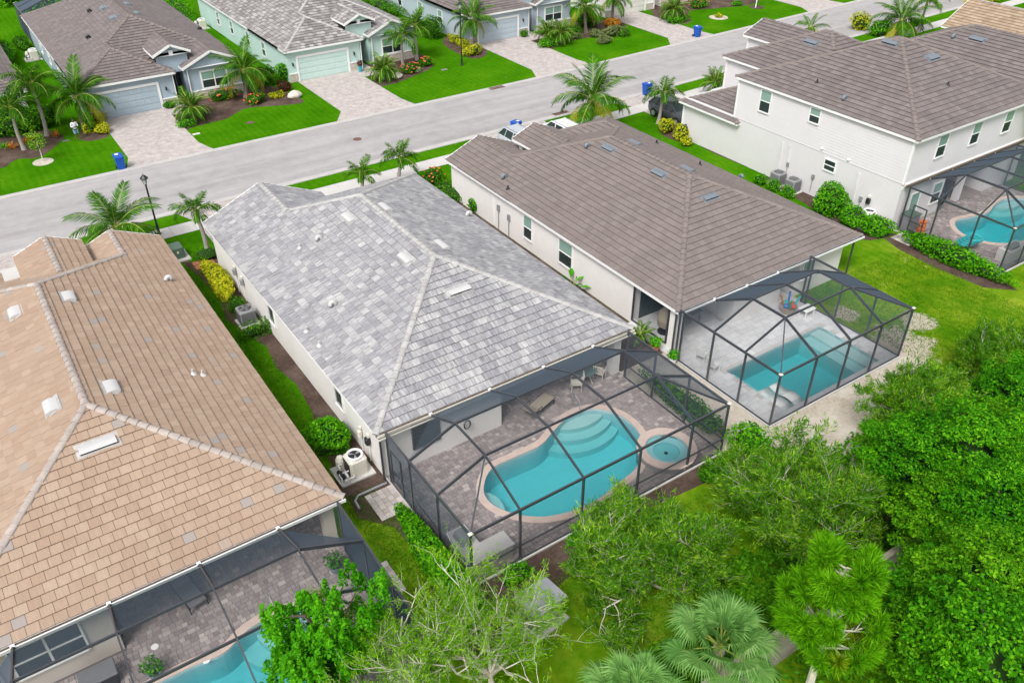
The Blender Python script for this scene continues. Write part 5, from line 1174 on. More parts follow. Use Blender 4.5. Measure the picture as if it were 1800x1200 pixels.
sh((318,28), 'tall bright hedge between blue grey and mint houses at the top', (1.0,6.0,0.9), 'leaf_hedge', 3200, 0.2, seed=52, name='hedge', cat='hedge')
sh((672,18), 'dark hedge strip between mint and pale blue houses', (1.2,5.0,0.7), 'leaf', 2400, 0.2, seed=53, name='hedge', cat='hedge')
sh((20,235), 'dense green shrub mass behind the left palms', (3.0,1.6,1.2), 'leaf', 2600, 0.2, seed=54)
sh((75,222), 'green shrub behind the right palm at the left edge', (1.8,1.4,1.0), 'leaf', 1600, 0.2, seed=55)
sh((40,85), 'dark shrub beside the top left cage', (0.8,1.6,0.7), 'leaf', 900, 0.2, seed=56)
sh((8,105), 'hedge at the left edge beyond the brown roof', (1.2,4.0,1.0), 'leaf_hedge', 1600, 0.22, seed=57, name='hedge', cat='hedge')
sh((75,25), 'tree-like bush at the top left beyond the cage', (2.5,2.5,1.6), 'leaf_hedge', 1500, 0.26, seed=58)
sh((30,8), 'bright bush at the very top left corner', (3.0,2.5,1.6), 'leaf_hedge', 1500, 0.26, seed=59)
sh((1510,52), 'rounded bush beyond the two-storey roof', (1.2,1.2,1.0), 'leaf_gold', 900, 0.2, seed=60)
sh((1545,62), 'spreading bush under the big coconut palm', (1.6,1.2,0.9), 'leaf_hedge', 1000, 0.2, seed=61)
sh((1740,2), 'hedge along the street beyond the beige roof', (6.0,1.0,0.8), 'leaf_gold', 2400, 0.26, seed=62, name='hedge', cat='hedge')
def broms(px, label, seed, mat='leaf_orange'):
    b = G(*px); t = thing('bromeliad', label, 'plant', (b.x, b.y, 0.0)); g = random.Random(seed); m = MB()
    for i in range(16):
        a = i*2.4; el = g.uniform(0.4, 1.2); d = Vector((math.cos(a)*math.cos(el), math.sin(a)*math.cos(el), math.sin(el))); s = Vector((-math.sin(a), math.cos(a), 0))*0.06; l = g.uniform(0.6, 0.9); q = d*l-Vector((0,0,0.15*l)); m.add([(0,0,0.05), d*l*0.5+s, q, d*l*0.5-s], [(0,1,2,3)])
    m.build('leaves', M[mat], t, True)
broms((20,262), 'orange bromeliad at the far left of the left bed', 1); broms((45,254), 'orange bromeliad left of the left palm trunk', 2); broms((55,250), 'orange bromeliad between the two left palms', 3); broms((98,242), 'orange bromeliad at the right end of the left bed', 4)
broms((60,262), 'pale green bromeliad in front of the left palms', 5, 'leaf_olive'); broms((8,262), 'spiky green plant at the left edge bed', 6, 'leaf_hedge')
def bigleaf(px, label, seed, n=9, l=1.0, base=None, z0=0.0):
    b = base or G(*px); t = thing('broad_leaf_plant', label, 'plant', (b[0], b[1], z0)); g = random.Random(seed)
    for i in range(n):
        a = i*2.4; el = g.uniform(0.6, 1.3); d = Vector((math.cos(a)*math.cos(el), math.sin(a)*math.cos(el), math.sin(el))); s = Vector((-math.sin(a), math.cos(a), 0)); L = l*g.uniform(0.8,1.2); m = MB(); m.tube([(0,0,0), d*L*0.6], 0.015, 4, 1)
        p0 = d*L*0.5; tip = d*L*1.05+Vector((math.cos(a),math.sin(a),-0.4))*L*0.35; mid = p0.lerp(tip, 0.5)+Vector((0,0,0.06)); m.add([p0, mid+s*0.13*L, tip, mid-s*0.13*L], [(0,1,2,3)]); m.build('leaf', [M['leaf_bright'], M['rachis']], t, True)
bigleaf((1003,508), 'broad leaved plant between the grey and umber roofs', 1, 11, 1.1)
# ------------------------------------------------------------------ foreground trees
def ft(px, py, z, label, h, sp, seed, **k):
    p = G(px, py, z); feather_tree(label, (p.x, p.y), h, sp, seed, **k)
ft(1150, 955, 2.6, 'feathery tree with yellow green tips in front of the round spa', 4.6, 2.3, 1, limbs=14, dens=0.85, fork=0.1)
ft(1415, 870, 2.8, 'feathery tree with pale twigs right of the mulch bed', 4.9, 2.8, 2, limbs=16, dens=0.85, fork=0.1)
ft(1635, 720, 2.2, 'loose feathery tree below the rectangular pool at the right', 4.0, 2.8, 3, limbs=16, dens=0.9, fork=0.1)
ft(860, 1110, 4.2, 'sparse tree with bare whitish branches over the grey utility box', 6.4, 3.2, 4, limbs=10, dens=1.0, bare=0.15, nbs=(4,4,3), fork=0.3, lsize=0.08, leaf='leaf_sparse', wr=0.07)
ft(690, 1130, 4.2, 'small sparse tree with whitish branches left of the utility box', 6.2, 2.6, 5, limbs=8, dens=1.0, bare=0.15, nbs=(4,4,3), fork=0.3, lsize=0.08, leaf='leaf_sparse', wr=0.07)
ft(1760, 640, 1.8, 'feathery tree at the right edge under the hedge', 3.4, 2.4, 6, limbs=13, dens=0.9, fork=0.1)
p = G(585, 1105, 3.9); dense_tree('bright green conifer-like tree over the lower left cage', (p.x, p.y, 3.9), (1.7,1.5,1.7), 'leaf_bright', 150, 100, 0.13, 7, spike=0.55)
p = G(545, 1185, 3.6); dense_tree('bright leafy tree at the bottom edge over the lower left pool', (p.x, p.y, 3.6), (1.5,1.3,1.4), 'leaf_bright', 120, 100, 0.13, 8, spike=0.5)
for k, (px, py, z, r, lab, mt) in enumerate((
        (1600, 800, 3.9, 1.9, 'dense green tree at the left edge of the right-hand wood', 0), (1705, 795, 4.9, 2.0, 'dense tree in the upper middle of the right-hand wood', 0), (1800, 790, 4.0, 2.0, 'dense tree at the right edge below the open lawn', 1),
        (1660, 915, 3.8, 1.8, 'dense tree just above the boundary wall gap', 1), (1760, 905, 5.2, 2.1, 'tall dense tree in the centre of the right-hand wood', 0), (1650, 1045, 4.0, 1.6, 'dense tree immediately right of the pine crown', 0),
        (1735, 1030, 5.4, 2.0, 'tall dense tree right of the pine', 1), (1815, 1000, 5.0, 2.0, 'dense tree at the right edge level with the pine', 0), (1655, 1150, 4.4, 1.6, 'dense tree at the bottom edge right of the pine trunk', 1),
        (1740, 1150, 6.1, 1.9, 'dense tree at the bottom edge near the right corner', 0), (1815, 1120, 4.8, 1.9, 'dense tree in the bottom right corner', 1), (1795, 690, 3.2, 1.8, 'dense tree at the right edge under the long hedge', 0))):
    p = G(px, py, z); dense_tree(lab, (p.x, p.y, z), (r*0.9, r*0.9, r*0.9), ('leaf_dense', 'leaf_dense2')[mt], 85, 230, 0.125, 40+k, group='dense trees at the right', cl_r=0.33, flat=0.5, core=0.45)
pp = onY(1428, 1165, 8.6); pine('bright green pine with bushy needle tufts at the lower right', (G(1470,1060,6.2).x, G(1470,1060,6.2).y), 7.9, 3)
fp = G(1268, 1125, 3.9); fan_palm('fan palm with grey green leaves at the bottom beside the pine', (fp.x, fp.y), 3.6, 24, 0.9, 1)
fp = G(1115, 1235, 3.7); fan_palm('fan palm cut by the bottom edge left of the other fan palm', (fp.x, fp.y), 3.5, 22, 0.85, 2)
# low growth under the trees along the wall
def ground_cover():
    g = np.random.default_rng(5); C = []; 
    for (x0,x1,y0,y1,h,n) in ((10.5,17.5,9.8,12.0,0.8,9000),(17.5,30,9.8,13.2,1.0,16000),(27,44,10.5,15.2,0.8,14000),(5,14,9.7,11.2,0.7,5000),(14,40,4.5,9.0,1.0,12000)):
        p = np.column_stack([g.uniform(x0,x1,n), g.uniform(y0,y1,n), np.zeros(n)]); hh = h*(0.45+0.4*np.sin(p[:,0]*1.7+np.sin(p[:,1]*2.1))*np.sin(p[:,1]*1.9+1)+0.25*np.sin(p[:,0]*4.1)*np.sin(p[:,1]*3.7)); p[:,2] = np.maximum(0.06, hh*g.uniform(0.3,1.0,n)); C.append(p[hh > 0.05])
    C = np.vstack(C); o = leafy('undergrowth', C, np.tile(np.array([[0,0,1.0]]), (len(C),1)), 0.2, M['leaf'], seed=6); tag(o, 'leafy undergrowth below the trees along the boundary wall', 'undergrowth', kind='stuff')
ground_cover()
def bed_plants(label, x0, x1, y0, y1, n, seed, mat='leaf_bright'):
    shrub(label, ((x0+x1)/2, (y0+y1)/2), ((x1-x0)/2, (y1-y0)/2, 0.35), mat, n, 0.16, 'bed_plant', 'plant', seed=seed)
bed_plants('bright low plants at the cage foot above the utility box', 11.2, 12.6, 17.0, 17.8, 420, 1); bed_plants('yellow green low plants along the cage foot right of the utility box', 14.3, 16.2, 17.1, 17.8, 420, 2)
bed_plants('flowering low bush below the spa corner of the cage', 21.2, 23.6, 16.6, 17.7, 900, 3, 'leaf')
# grass that spills over the edges of the back lawns
def grass_blades():
    g = np.random.default_rng(9); C = []
    for (x0,x1,y0,y1,n) in ((8.0,9.6,9.8,25.0,9000),(13.0,24.0,11.5,16.6,16000),(37.0,46.5,15.0,25.0,16000),(7.5,9.4,25.5,48,9000)): C.append(np.column_stack([g.uniform(x0,x1,n), g.uniform(y0,y1,n), np.full(n, 0.03)]))
    C = np.vstack(C); n = len(C); D = unit(g.normal(size=(n,3))*0.6+np.array([0,0,0.8])); Nn = unit(np.cross(D, g.normal(size=(n,3)))); V, Fq = leaf_quads(C, D, Nn, 0.11, 0.03); o = link('grass', np_mesh('grass', V, Fq, M['grassblade'])); tag(o, 'loose grass blades on the back lawns', 'grass', kind='stuff')
M['grassblade'] = leaf_mat('grass_blade', (0.05,0.12,0.008), (0.11,0.22,0.018), (0.22,0.30,0.045), 0.25, 0.5)
grass_blades()
# ------------------------------------------------------------------ boundary wall
def boundary():
    t = thing('boundary_wall', 'precast concrete wall glimpsed between fan palm, pine and trees', 'wall', (25, 9.35, 0)); x = 6.0
    while x < 62:
        MB().box(x+0.006, x+2.394, 9.28, 9.42, 0, 1.95).build('wall_panel', M['perwall'], t); MB().box(x-0.1, x+2.3, 9.24, 9.46, 1.952, 2.03).build('wall_cap', M['perwall'], t); x += 2.4
boundary()
# ------------------------------------------------------------------ street things
def lamp(px, toppx, label):
    b = G(*px); h = onY(toppx[0], toppx[1], b.y).z; t = thing('street_lamp', label, 'lamp post', (b.x, b.y, 0.0))
    p = MB(); p.lathe((0,0,0), [(0.16,0),(0.16,0.08),(0.1,0.15),(0.09,0.7),(0.065,0.8),(0.055,h-0.75),(0.08,h-0.72),(0.05,h-0.66)], 12); p.build('post', M['black'], t, True)
    g = MB(); g.lathe((0,0,h-0.62), [(0.1,0),(0.2,0.36)], 8); g.build('lantern_glass', M['lampglass'], t, True)
    c = MB(); c.lathe((0,0,h-0.26), [(0.26,0),(0.24,0.05),(0.1,0.2),(0.02,0.26),(0.02,0.32)], 8)
    for k in range(4):
        a = k*math.pi/2+0.4; c.bar((0.1*math.cos(a),0.1*math.sin(a),h-0.64), (0.2*math.cos(a),0.2*math.sin(a),h-0.25), 0.02, 0.02)
    c.build('lantern_frame', M['black'], t, True)
M['lampglass'] = plain('lamp_glass', (0.55,0.56,0.56), 0.2, 0.05, 3)
lamp((280,412), (260,305), 'black lantern lamp post on the near verge left of the grey roof'); lamp((812,115), (808,3), 'black lantern lamp post on the far lawn beside the mint house driveway')
def cart(base, rz, label):
    t = thing('wheelie_bin', label, 'trash cart', (base[0], base[1], 0.0), rz, 'blue trash carts along the street')
    b = MB(); b.add([(-0.24,-0.26,0.04),(0.24,-0.26,0.04),(0.24,0.24,0.04),(-0.24,0.24,0.04),(-0.31,-0.36,1.0),(0.31,-0.36,1.0),(0.31,0.36,1.0),(-0.31,0.36,1.0)], [(0,3,2,1),(0,1,5,4),(1,2,6,5),(2,3,7,6),(3,0,4,7),(4,5,6,7)])
    b.box(-0.33,0.33,-0.38,0.38,0.96,1.02); b.build('body', M['bluebin'], t, True)
    l = MB(); l.add([(-0.34,-0.4,1.025),(0.34,-0.4,1.025),(0.34,0.4,1.08),(-0.34,0.4,1.08),(-0.27,-0.32,1.11),(0.27,-0.32,1.11),(0.27,0.34,1.16),(-0.27,0.34,1.16)], [(0,3,2,1),(0,1,5,4),(1,2,6,5),(2,3,7,6),(3,0,4,7),(4,5,6,7)]); L = l.build('lid', M['bluebin'], t, True)
    MB().add([(-0.2,0.0,1.137),(0.05,0.0,1.137),(0.05,0.26,1.156),(-0.2,0.26,1.156)], [(0,1,2,3)]).build('lid_label', M['trim'], L, True)
    d = MB()
    for z in (0.72, 0.48): d.box(-0.11,0.11,-0.345+(1-z)*0.1,-0.33+(1-z)*0.1,z-0.03,z+0.03)
    d.build('front_label', M['trim'], t, True)
    for s in (-1, 1): MB().tube([(s*0.27,0.3,0.13),(s*0.33,0.3,0.13)], 0.13, 14).build('wheel', M['black'], t, True)
    MB().tube([(-0.26,0.42,0.98),(-0.26,0.48,1.02),(0.26,0.48,1.02),(0.26,0.42,0.98)], 0.018, 6).build('handle', M['bluebin'], t, True)
cart(G(214,297), 0.0, 'blue trash cart at the kerb beside the blue grey house driveway'); cart(G(1225,65), 0.1, 'blue trash cart at the kerb of the cream house driveway')
cart((37.4,54.9), 3.3, 'blue trash cart behind the umber roof at the near kerb'); cart((52.6,56.0), 3.1, 'blue trash cart half hidden by a palm near the parked grey car')
def car(base, rz, label, paint, L=4.6, W=1.84, H=1.68, name='parked_car', roofp=None):
    """SUV: nose towards -y. Lofted lower body, glazed cabin, wheels, lamps"""
    t = thing(name, label, 'car', (base[0], base[1], 0.012), rz); h = L/2
    P_ = paint
    def ringsec(y, w0, w1, z0, z1, crown): return [(-w0,y,z0),(-w1,y,z0+0.35*(z1-z0)),(-w1*0.98,y,z1-0.08),(-w1*0.86,y,z1),(0,y,z1+crown),(w1*0.86,y,z1),(w1*0.98,y,z1-0.08),(w1,y,z0+0.35*(z1-z0)),(w0,y,z0)]
    secs = [ringsec(-h,0.55,0.68,0.42,0.78,0.02), ringsec(-h+0.12,0.72,0.80,0.28,0.90,0.03), ringsec(-h+0.5,0.80,0.90,0.24,1.0,0.03), ringsec(-h+1.25,0.82,0.92,0.24,1.06,0.02), ringsec(0,0.82,0.92,0.24,1.08,0.0), ringsec(h-0.6,0.82,0.92,0.26,1.1,0.0), ringsec(h-0.12,0.76,0.84,0.32,1.08,0.0), ringsec(h,0.62,0.74,0.42,0.98,0.0)]
    b = MB(); v = [p for s in secs for p in s]; m = 9; f = []
    for i in range(len(secs)-1):
        for k in range(m-1): f.append((i*m+k, (i+1)*m+k, (i+1)*m+k+1, i*m+k+1))
        f.append((i*m+m-1, (i+1)*m+m-1, (i+1)*m, i*m))
    f += [tuple(range(m)), tuple(reversed(range((len(secs)-1)*m, len(secs)*m)))]; b.add(v, f); b.build('body', P_, t, True, smooth=True)
    zb, zr = 1.06, H; bw, rw = 0.86, 0.66; ya, yb_, yc, yd = -h+1.15, -h+1.95, h-0.75, h-0.2
    g = MB(); q = [(-bw,ya,zb),(bw,ya,zb),(bw,yd,zb),(-bw,yd,zb),(-rw,yb_,zr-0.05),(rw,yb_,zr-0.05),(rw,yc,zr-0.05),(-rw,yc,zr-0.05)]
    g.add(q, [(0,1,5,4),(1,2,6,5),(2,3,7,6),(3,0,4,7)]); g.build('window_glass', M['glass'], t, True)
    r = MB(); r.add([(-rw-0.03,yb_-0.03,zr-0.06),(rw+0.03,yb_-0.03,zr-0.06),(rw+0.03,yc+0.06,zr-0.06),(-rw-0.03,yc+0.06,zr-0.06),(-rw+0.08,yb_+0.12,zr),(rw-0.08,yb_+0.12,zr),(rw-0.08,yc-0.08,zr),(-rw+0.08,yc-0.08,zr)], [(0,3,2,1),(0,1,5,4),(1,2,6,5),(2,3,7,6),(3,0,4,7),(4,5,6,7)]); r.build('roof', roofp or P_, t, True)
    pl = MB()
    for s in (-1, 1):
        pl.bar((s*(bw+0.005),ya,zb),(s*(rw+0.01),yb_,zr-0.04),0.07,0.05); pl.bar((s*(bw+0.01),0.1,zb),(s*(rw+0.012),0.1,zr-0.04),0.08,0.05); pl.bar((s*(bw+0.005),yd,zb),(s*(rw+0.01),yc,zr-0.04),0.12,0.14); pl.bar((s*(bw+0.01),1.15,zb),(s*(rw+0.012),1.05,zr-0.04),0.08,0.05)
    pl.build('pillars', P_, t, True)
    for s in (-1, 1):
        MB().blob((s*0.98,ya+0.45,1.12),(0.1,0.07,0.08),2,0).build('mirror', P_, t, True); MB().bar((s*0.6,yb_+0.2,zr+0.04),(s*0.6,yc-0.1,zr+0.04),0.03,0.03).build('roof_rail', M['steel'], t, True)
        MB().blob((s*0.62,-h+0.14,0.8),(0.18,0.1,0.08),2,0).build('headlight', M['lampglass'], t, True); MB().blob((s*0.66,h-0.1,0.95),(0.13,0.08,0.1),2,0).build('tail_light', M['taillight'], t, True)
        MB().box(s*0.93-0.008,s*0.93+0.008,-0.15,0.0,0.86,0.9).build('door_handle', P_, t, True)
        for y in (-h+0.9, h-0.9):
            w = MB(); w.tube([(s*0.72,y,0.34),(s*0.95,y,0.34)], 0.34, 20); wo = w.build('wheel', M['black'], t, True); rm = MB(); rm.tube([(s*0.93,y,0.34),(s*0.958,y,0.34)], 0.22, 14); rm.build('rim', M['steel'], wo, True)
            MB().tube([(s*0.6,y,0.36),(s*0.925,y,0.36)], 0.4, 18).build('wheel_arch', M['black'], t, True)
    MB().box(-0.4,0.4,-h-0.012,-h+0.02,0.5,0.68).build('grille', M['black'], t, True); MB().box(-0.2,0.2,h-0.01,h+0.012,0.62,0.74).build('number_plate', M['trim'], t, True)
    return t
M['taillight'] = plain('tail_light', (0.35,0.02,0.02), 0.3, 0.05, 3)
M['car_grey'] = plain('car_paint_grey', (0.09,0.095,0.11), 0.25, 0.04, 2, metal=0.3, spec=0.6); M['car_white'] = plain('car_paint_white', (0.75,0.76,0.77), 0.25, 0.03, 2, spec=0.6); M['car_silver'] = plain('car_paint_silver', (0.55,0.58,0.62), 0.25, 0.03, 2, metal=0.3, spec=0.6)
_a, _b = G(1146,208), G(1189,219); car(((_a.x+_b.x)/2+0.9, (_a.y+_b.y)/2), 0.0, 'dark grey car parked in front of the two-storey garage', M['car_grey'])
car((35.7, 51.6), 0.0, 'silver car mostly hidden behind the umber roof', M['car_silver']); car((39.3, 51.2), math.pi, 'white car whose roof shows above the umber ridge', M['car_white'], 5.0, 1.95, 1.85)
def grate(px, label, w=1.6, d=0.5):
    b = G(*px); t = thing('storm_drain', label, 'drain grate', (b.x, b.y, 0.05)); f = MB(); f.box(-w/2,w/2,-d/2,-d/2+0.05,0,0.03); f.box(-w/2,w/2,d/2-0.05,d/2,0,0.03); f.build('frame', M['rust'], t, True)
    for k in range(14): MB().box(-w/2+0.04+k*(w-0.08)/14,-w/2+0.09+k*(w-0.08)/14,-d/2+0.055,d/2-0.055,0.002,0.025).build('bar', M['rust'], t, True)
M['rust'] = plain('rusty_iron', (0.16,0.085,0.07), 0.9, 0.3, 6)
grate((873,155), 'rusty storm drain grate in the far kerb'); grate((986,200), 'rusty storm drain grate in the near kerb behind the umber roof')
b = G(628,245); mh = MB(); mh.lathe((b.x,b.y,0.014), [(0.36,0),(0.36,0.006),(0.3,0.008),(0.3,0.004),(0.0,0.005)], 24); tag(mh.build('manhole_cover', M['rust']), 'round iron manhole cover in the street', 'manhole')
# ------------------------------------------------------------------ equipment beside the houses
def ac(base, label, s=0.8, h=0.85, group=None):
    t = thing('air_conditioner', label, 'air conditioner', (base[0], base[1], 0.0), 0.0, group); q = s/2
    MB().box(-q-0.12,q+0.12,-q-0.12,q+0.12,0,0.08).build('pad', M['walk'], t, True)
    b = MB(); b.bbox(-q,q,-q,q,0.085,h,0.06); b.build('casing', M['acgrey'], t, True)
    lv = MB()
    for k in range(16):
        u = -q+0.08+k*(s-0.16)/15
        for sg in (-1, 1): lv.box(u-0.008,u+0.008,sg*q-0.014,sg*q+0.014,0.15,h-0.12); lv.box(sg*q-0.014,sg*q+0.014,u-0.008,u+0.008,0.15,h-0.12)
    lv.build('louvres', M['acdark'], t, True)
    w = MB(); w.lathe((0,0,h+0.002), [(q*0.78,0),(q*0.78,0.004),(0,0.005)], 24); w.build('fan_well', M['black'], t, True)
    g = MB()
    for k in range(4): g.tube([(q*0.2*(k+1)*math.cos(a*math.pi/12), q*0.2*(k+1)*math.sin(a*math.pi/12), h+0.03) for a in range(25)], 0.006, 4, cap=False)
    for k in range(8): g.bar((0,0,h+0.03),(q*0.8*math.cos(k*math.pi/4),q*0.8*math.sin(k*math.pi/4),h+0.03),0.008,0.008)
    g.build('fan_guard', M['steel'], t, True)
    f = MB()
    for k in range(4):
        a = k*math.pi/2; f.add([(0.03*math.cos(a+1.5),0.03*math.sin(a+1.5),h+0.01),(q*0.7*math.cos(a),q*0.7*math.sin(a),h+0.012),(q*0.7*math.cos(a+0.5),q*0.7*math.sin(a+0.5),h+0.022)], [(0,1,2)])
    f.build('fan_blades', M['acgrey'], t, True)
M['acdark'] = plain('ac_louvre', (0.17,0.17,0.18), 0.6, 0.1, 4)
ac((9.45,40.3), 'grey air conditioner between shrubs beside the grey-roofed house', 0.85, 0.95)
ac((47.55,36.1), 'left of the twin grey air conditioners by the two-storey house', 0.85, 1.0, 'twin air conditioners'); ac((47.5,34.7), 'right of the twin grey air conditioners by the two-storey house', 0.85, 1.0, 'twin air conditioners')
def heater(base, label, rz=0.0):
    t = thing('pool_heater', label, 'pool heater', (base[0], base[1], 0.0), rz); MB().box(-0.95,0.65,-0.6,0.75,0,0.1).build('pad', M['walk'], t, True)
    b = MB(); b.bbox(-0.42,0.42,-0.42,0.42,0.102,1.0,0.1); b.build('casing', M['offwhite'], t, True)
    s = MB(); s.box(-0.435,-0.425,-0.34,0.34,0.2,0.85); s.build('coil_panel', M['black'], t, True)
    r = MB(); r.tube([(0.33*math.cos(k*math.pi/12),0.33*math.sin(k*math.pi/12),1.03) for k in range(25)], 0.06, 8, cap=False); r.build('fan_ring', M['pvc'], t, True)
    d = MB(); d.lathe((0,0,1.003), [(0.3,0),(0.3,0.003),(0,0.004)], 20); d.build('fan_well', M['black'], t, True); f = MB()
    for k in range(3):
        a = k*2.09; f.add([(0.02,0.02,1.02),(0.27*math.cos(a),0.27*math.sin(a),1.02),(0.27*math.cos(a+0.6),0.27*math.sin(a+0.6),1.03)], [(0,1,2)])
    f.build('fan_blades', M['steel'], t, True)
    tk = MB(); tk.lathe((-0.5,0.5,0.1), [(0.2,0),(0.22,0.1),(0.22,0.5),(0.14,0.66),(0.04,0.7)], 14); tk.build('filter_tank', M['offwhite'], t, True)
    pm = MB(); pm.tube([(-0.75,0.15,0.28),(-0.75,-0.3,0.28)], 0.12, 10); pm.build('pump', M['black'], t, True)
    pv = MB()
    for pts in ([(-0.5,0.3,0.5),(-0.7,0.3,0.5),(-0.7,0.1,0.5),(-0.7,0.1,0.2)], [(-0.45,-0.1,0.35),(-0.85,-0.1,0.35),(-0.85,-0.4,0.35),(-0.85,-0.4,0.1)], [(-0.45,-0.25,0.5),(-0.62,-0.25,0.5),(-0.62,-0.55,0.5),(-0.62,-0.55,0.1)], [(-0.3,-0.4,0.3),(-0.3,-0.52,0.3),(-0.75,-0.52,0.3),(-0.75,-0.52,0.1)], [(-0.95,0.2,0.15),(-0.95,-0.5,0.15)]): pv.tube(pts, 0.035, 8)
    pv.build('pvc_pipes', M['pvc'], t, True)
heater((9.35,26.15), 'off white pool heater with white pipes beside the grey-roofed house'); heater((47.6,28.45), 'off white pool heater beside the two-storey house')
heater((8.15,99.6), 'white pool equipment beside the blue grey house at the top left'); heater((26.0,101.5), 'white pool equipment beside the mint house at the top')
def wallbox(x, y, z, label, m='black', w=0.14, name='pool_controller'):
    t = thing(name, label, 'controller', (x, y, z)); b = MB(); b.bbox(-0.2,0.0,-w,w,-0.18,0.18,0.04); b.build('casing', M[m], t, True); MB().tube([(-0.06,0,-0.18),(-0.06,0,-z+0.15)], 0.02, 6).build('conduit', M['pvc'], t, True); MB().box(-0.12,0.0,-w*0.8,w*0.8,0.22,0.36).build('cover', M['offwhite'], t, True)
wallbox(10.18, 26.3, 1.35, 'black pool control box on the white wall above the heater'); wallbox(48.13, 29.0, 1.4, 'black pool control box on the two-storey house wall'); wallbox(10.18, 27.1, 1.2, 'beige switch box on the white wall beside the black control box', 'offwhite', 0.09, 'switch_box')
wallbox(10.18, 43.5, 1.5, 'grey electric meter on the wall above the golden hedge', 'acgrey', 0.12, 'electric_meter'); wallbox(10.18, 42.3, 1.4, 'grey switch box on the wall beside the electric meter', 'acgrey', 0.1, 'switch_box')
tb = thing('transformer_box', 'green utility transformer on a concrete pad beside the tan roof corner', 'utility box', (8.25,49.9,0)); MB().box(7.5,9.0,49.1,50.6,0.0,0.08).build('pad', M['walk'], tb); q = MB(); q.bbox(7.75,8.75,49.45,50.35,0.085,0.85,0.06); q.build('cabinet', M['green_box'], tb); MB().box(8.3,8.42,49.43,49.449,0.45,0.6).build('padlock', M['offwhite'], tb)
st = thing('stepping_stones', 'terracotta stepping slabs beside the golden hedge', 'stepping stones', (9.3,48.1,0))
for i in range(2):
    for j in range(2): MB().bbox(8.85+i*0.65,9.43+i*0.65,47.6+j*0.55,48.08+j*0.55,0.012,0.06,0.01).build('slab', M['terra'], st)
pth = thing('paver_landing', 'pale paver landing outside the kidney pool cage door', 'paving', (9.3,23.6,0))
for i in range(5):
    for j in range(6): MB().bbox(8.95+i*0.26,9.2+i*0.26,22.9+j*0.28,23.17+j*0.28,0.016,0.05,0.008).build('paver', M['paver_pale'], pth)
pth2 = thing('paver_landing', 'pale paver landing outside the lower left cage door', 'paving', (7.6,20.3,0))
for i in range(4):
    for j in range(6): MB().bbox(7.12+i*0.26,7.37+i*0.26,19.3+j*0.28,19.57+j*0.28,0.016,0.05,0.008).build('paver', M['paver_pale'], pth2)
pth3 = thing('paver_landing', 'pale paver landing outside the right edge cage door', 'paving', (47.9,25.8,0))
for i in range(4):
    for j in range(5): MB().bbox(47.35+i*0.26,47.6+i*0.26,25.0+j*0.28,25.27+j*0.28,0.016,0.05,0.008).build('paver', M['paver_pale'], pth3)
tag(MB().tube([(8.5,24.6,0.06),(8.5,24.2,0.06),(8.75,23.95,0.06)], 0.001, 4).tube([(10.1,24.75,0.06),(8.75,24.75,0.06),(8.5,24.5,0.06),(8.45,24.0,0.06)], 0.06, 10).build('drain_pipe', M['steel']), 'grey drain pipe lying on mulch below the pool heater', 'pipe')
# grey shed-like utility cabinet on the back lawn
def utility():
    c = G(948, 1088); t = thing('utility_cabinet', 'grey utility cabinet with a pale lid under the bare tree', 'utility cabinet', (c.x, c.y, 0.0), 0.12)
    MB().box(-0.85,0.85,-0.7,0.7,0,0.1).build('pad', M['walk'], t, True)
    MB().box(-0.68,0.68,-0.5,0.5,0.102,1.2).build('body', M['acgrey'], t, True)
    l = MB(); l.add([(-0.78,-0.6,1.2),(0.78,-0.6,1.2),(0.78,0.6,1.2),(-0.78,0.6,1.2),(-0.78,-0.6,1.28),(0.78,-0.6,1.28),(0.78,0.6,1.28),(-0.78,0.6,1.28),(-0.7,0,1.42),(0.7,0,1.42)], [(0,3,2,1),(0,1,5,4),(2,3,7,6),(1,2,6,9,5),(3,0,4,8,7),(4,5,9,8),(6,7,8,9)]); l.build('lid', M['lidgrey'], t, True)
    r = MB()
    for k in range(9): r.box(-0.6+k*0.15,-0.56+k*0.15,-0.515,-0.5,0.3,1.0)
    r.build('louvres', M['acdark'], t, True); MB().box(-0.7,-0.68,-0.4,0.4,0.3,1.1).build('side_door', M['acdark'], t, True)
M['lidgrey'] = plain('lid_grey', (0.34,0.34,0.38), 0.5, 0.08, 3)
utility()
# ------------------------------------------------------------------ pool furniture
def table_set():
    c = G(1026, 668, DECK_Z); c.y -= 0.5; t = thing('patio_table', 'round glass patio table under the lanai roof', 'table', (c.x, c.y+0.5, DECK_Z))
    tp = MB(); tp.lathe((0,0,0.7), [(0.6,0),(0.62,0.015),(0.6,0.03),(0.0,0.03)], 24); tp.build('table_top', M['tableglass'], t, True)
    for k in range(4):
        a = k*math.pi/2+0.4; MB().tube([(0.5*math.cos(a),0.5*math.sin(a),0.0),(0.3*math.cos(a),0.3*math.sin(a),0.4),(0.5*math.cos(a),0.5*math.sin(a),0.7)], 0.02, 6).build('leg', M['offwhite'], t, True)
    for (dx, dy, rz, lab) in ((0.75,-0.3,-1.0,'pale patio chair at the right of the glass table'),(-0.75,-0.35,1.0,'pale patio chair at the left of the glass table'),(0.55,0.7,-2.4,'pale patio chair behind the glass table')): chair((c.x+dx, c.y+0.5+dy), rz, lab, M['offwhite'])
M['tableglass'] = plain('table_glass', (0.10,0.16,0.16), 0.1, 0.05, 3, spec=0.7)
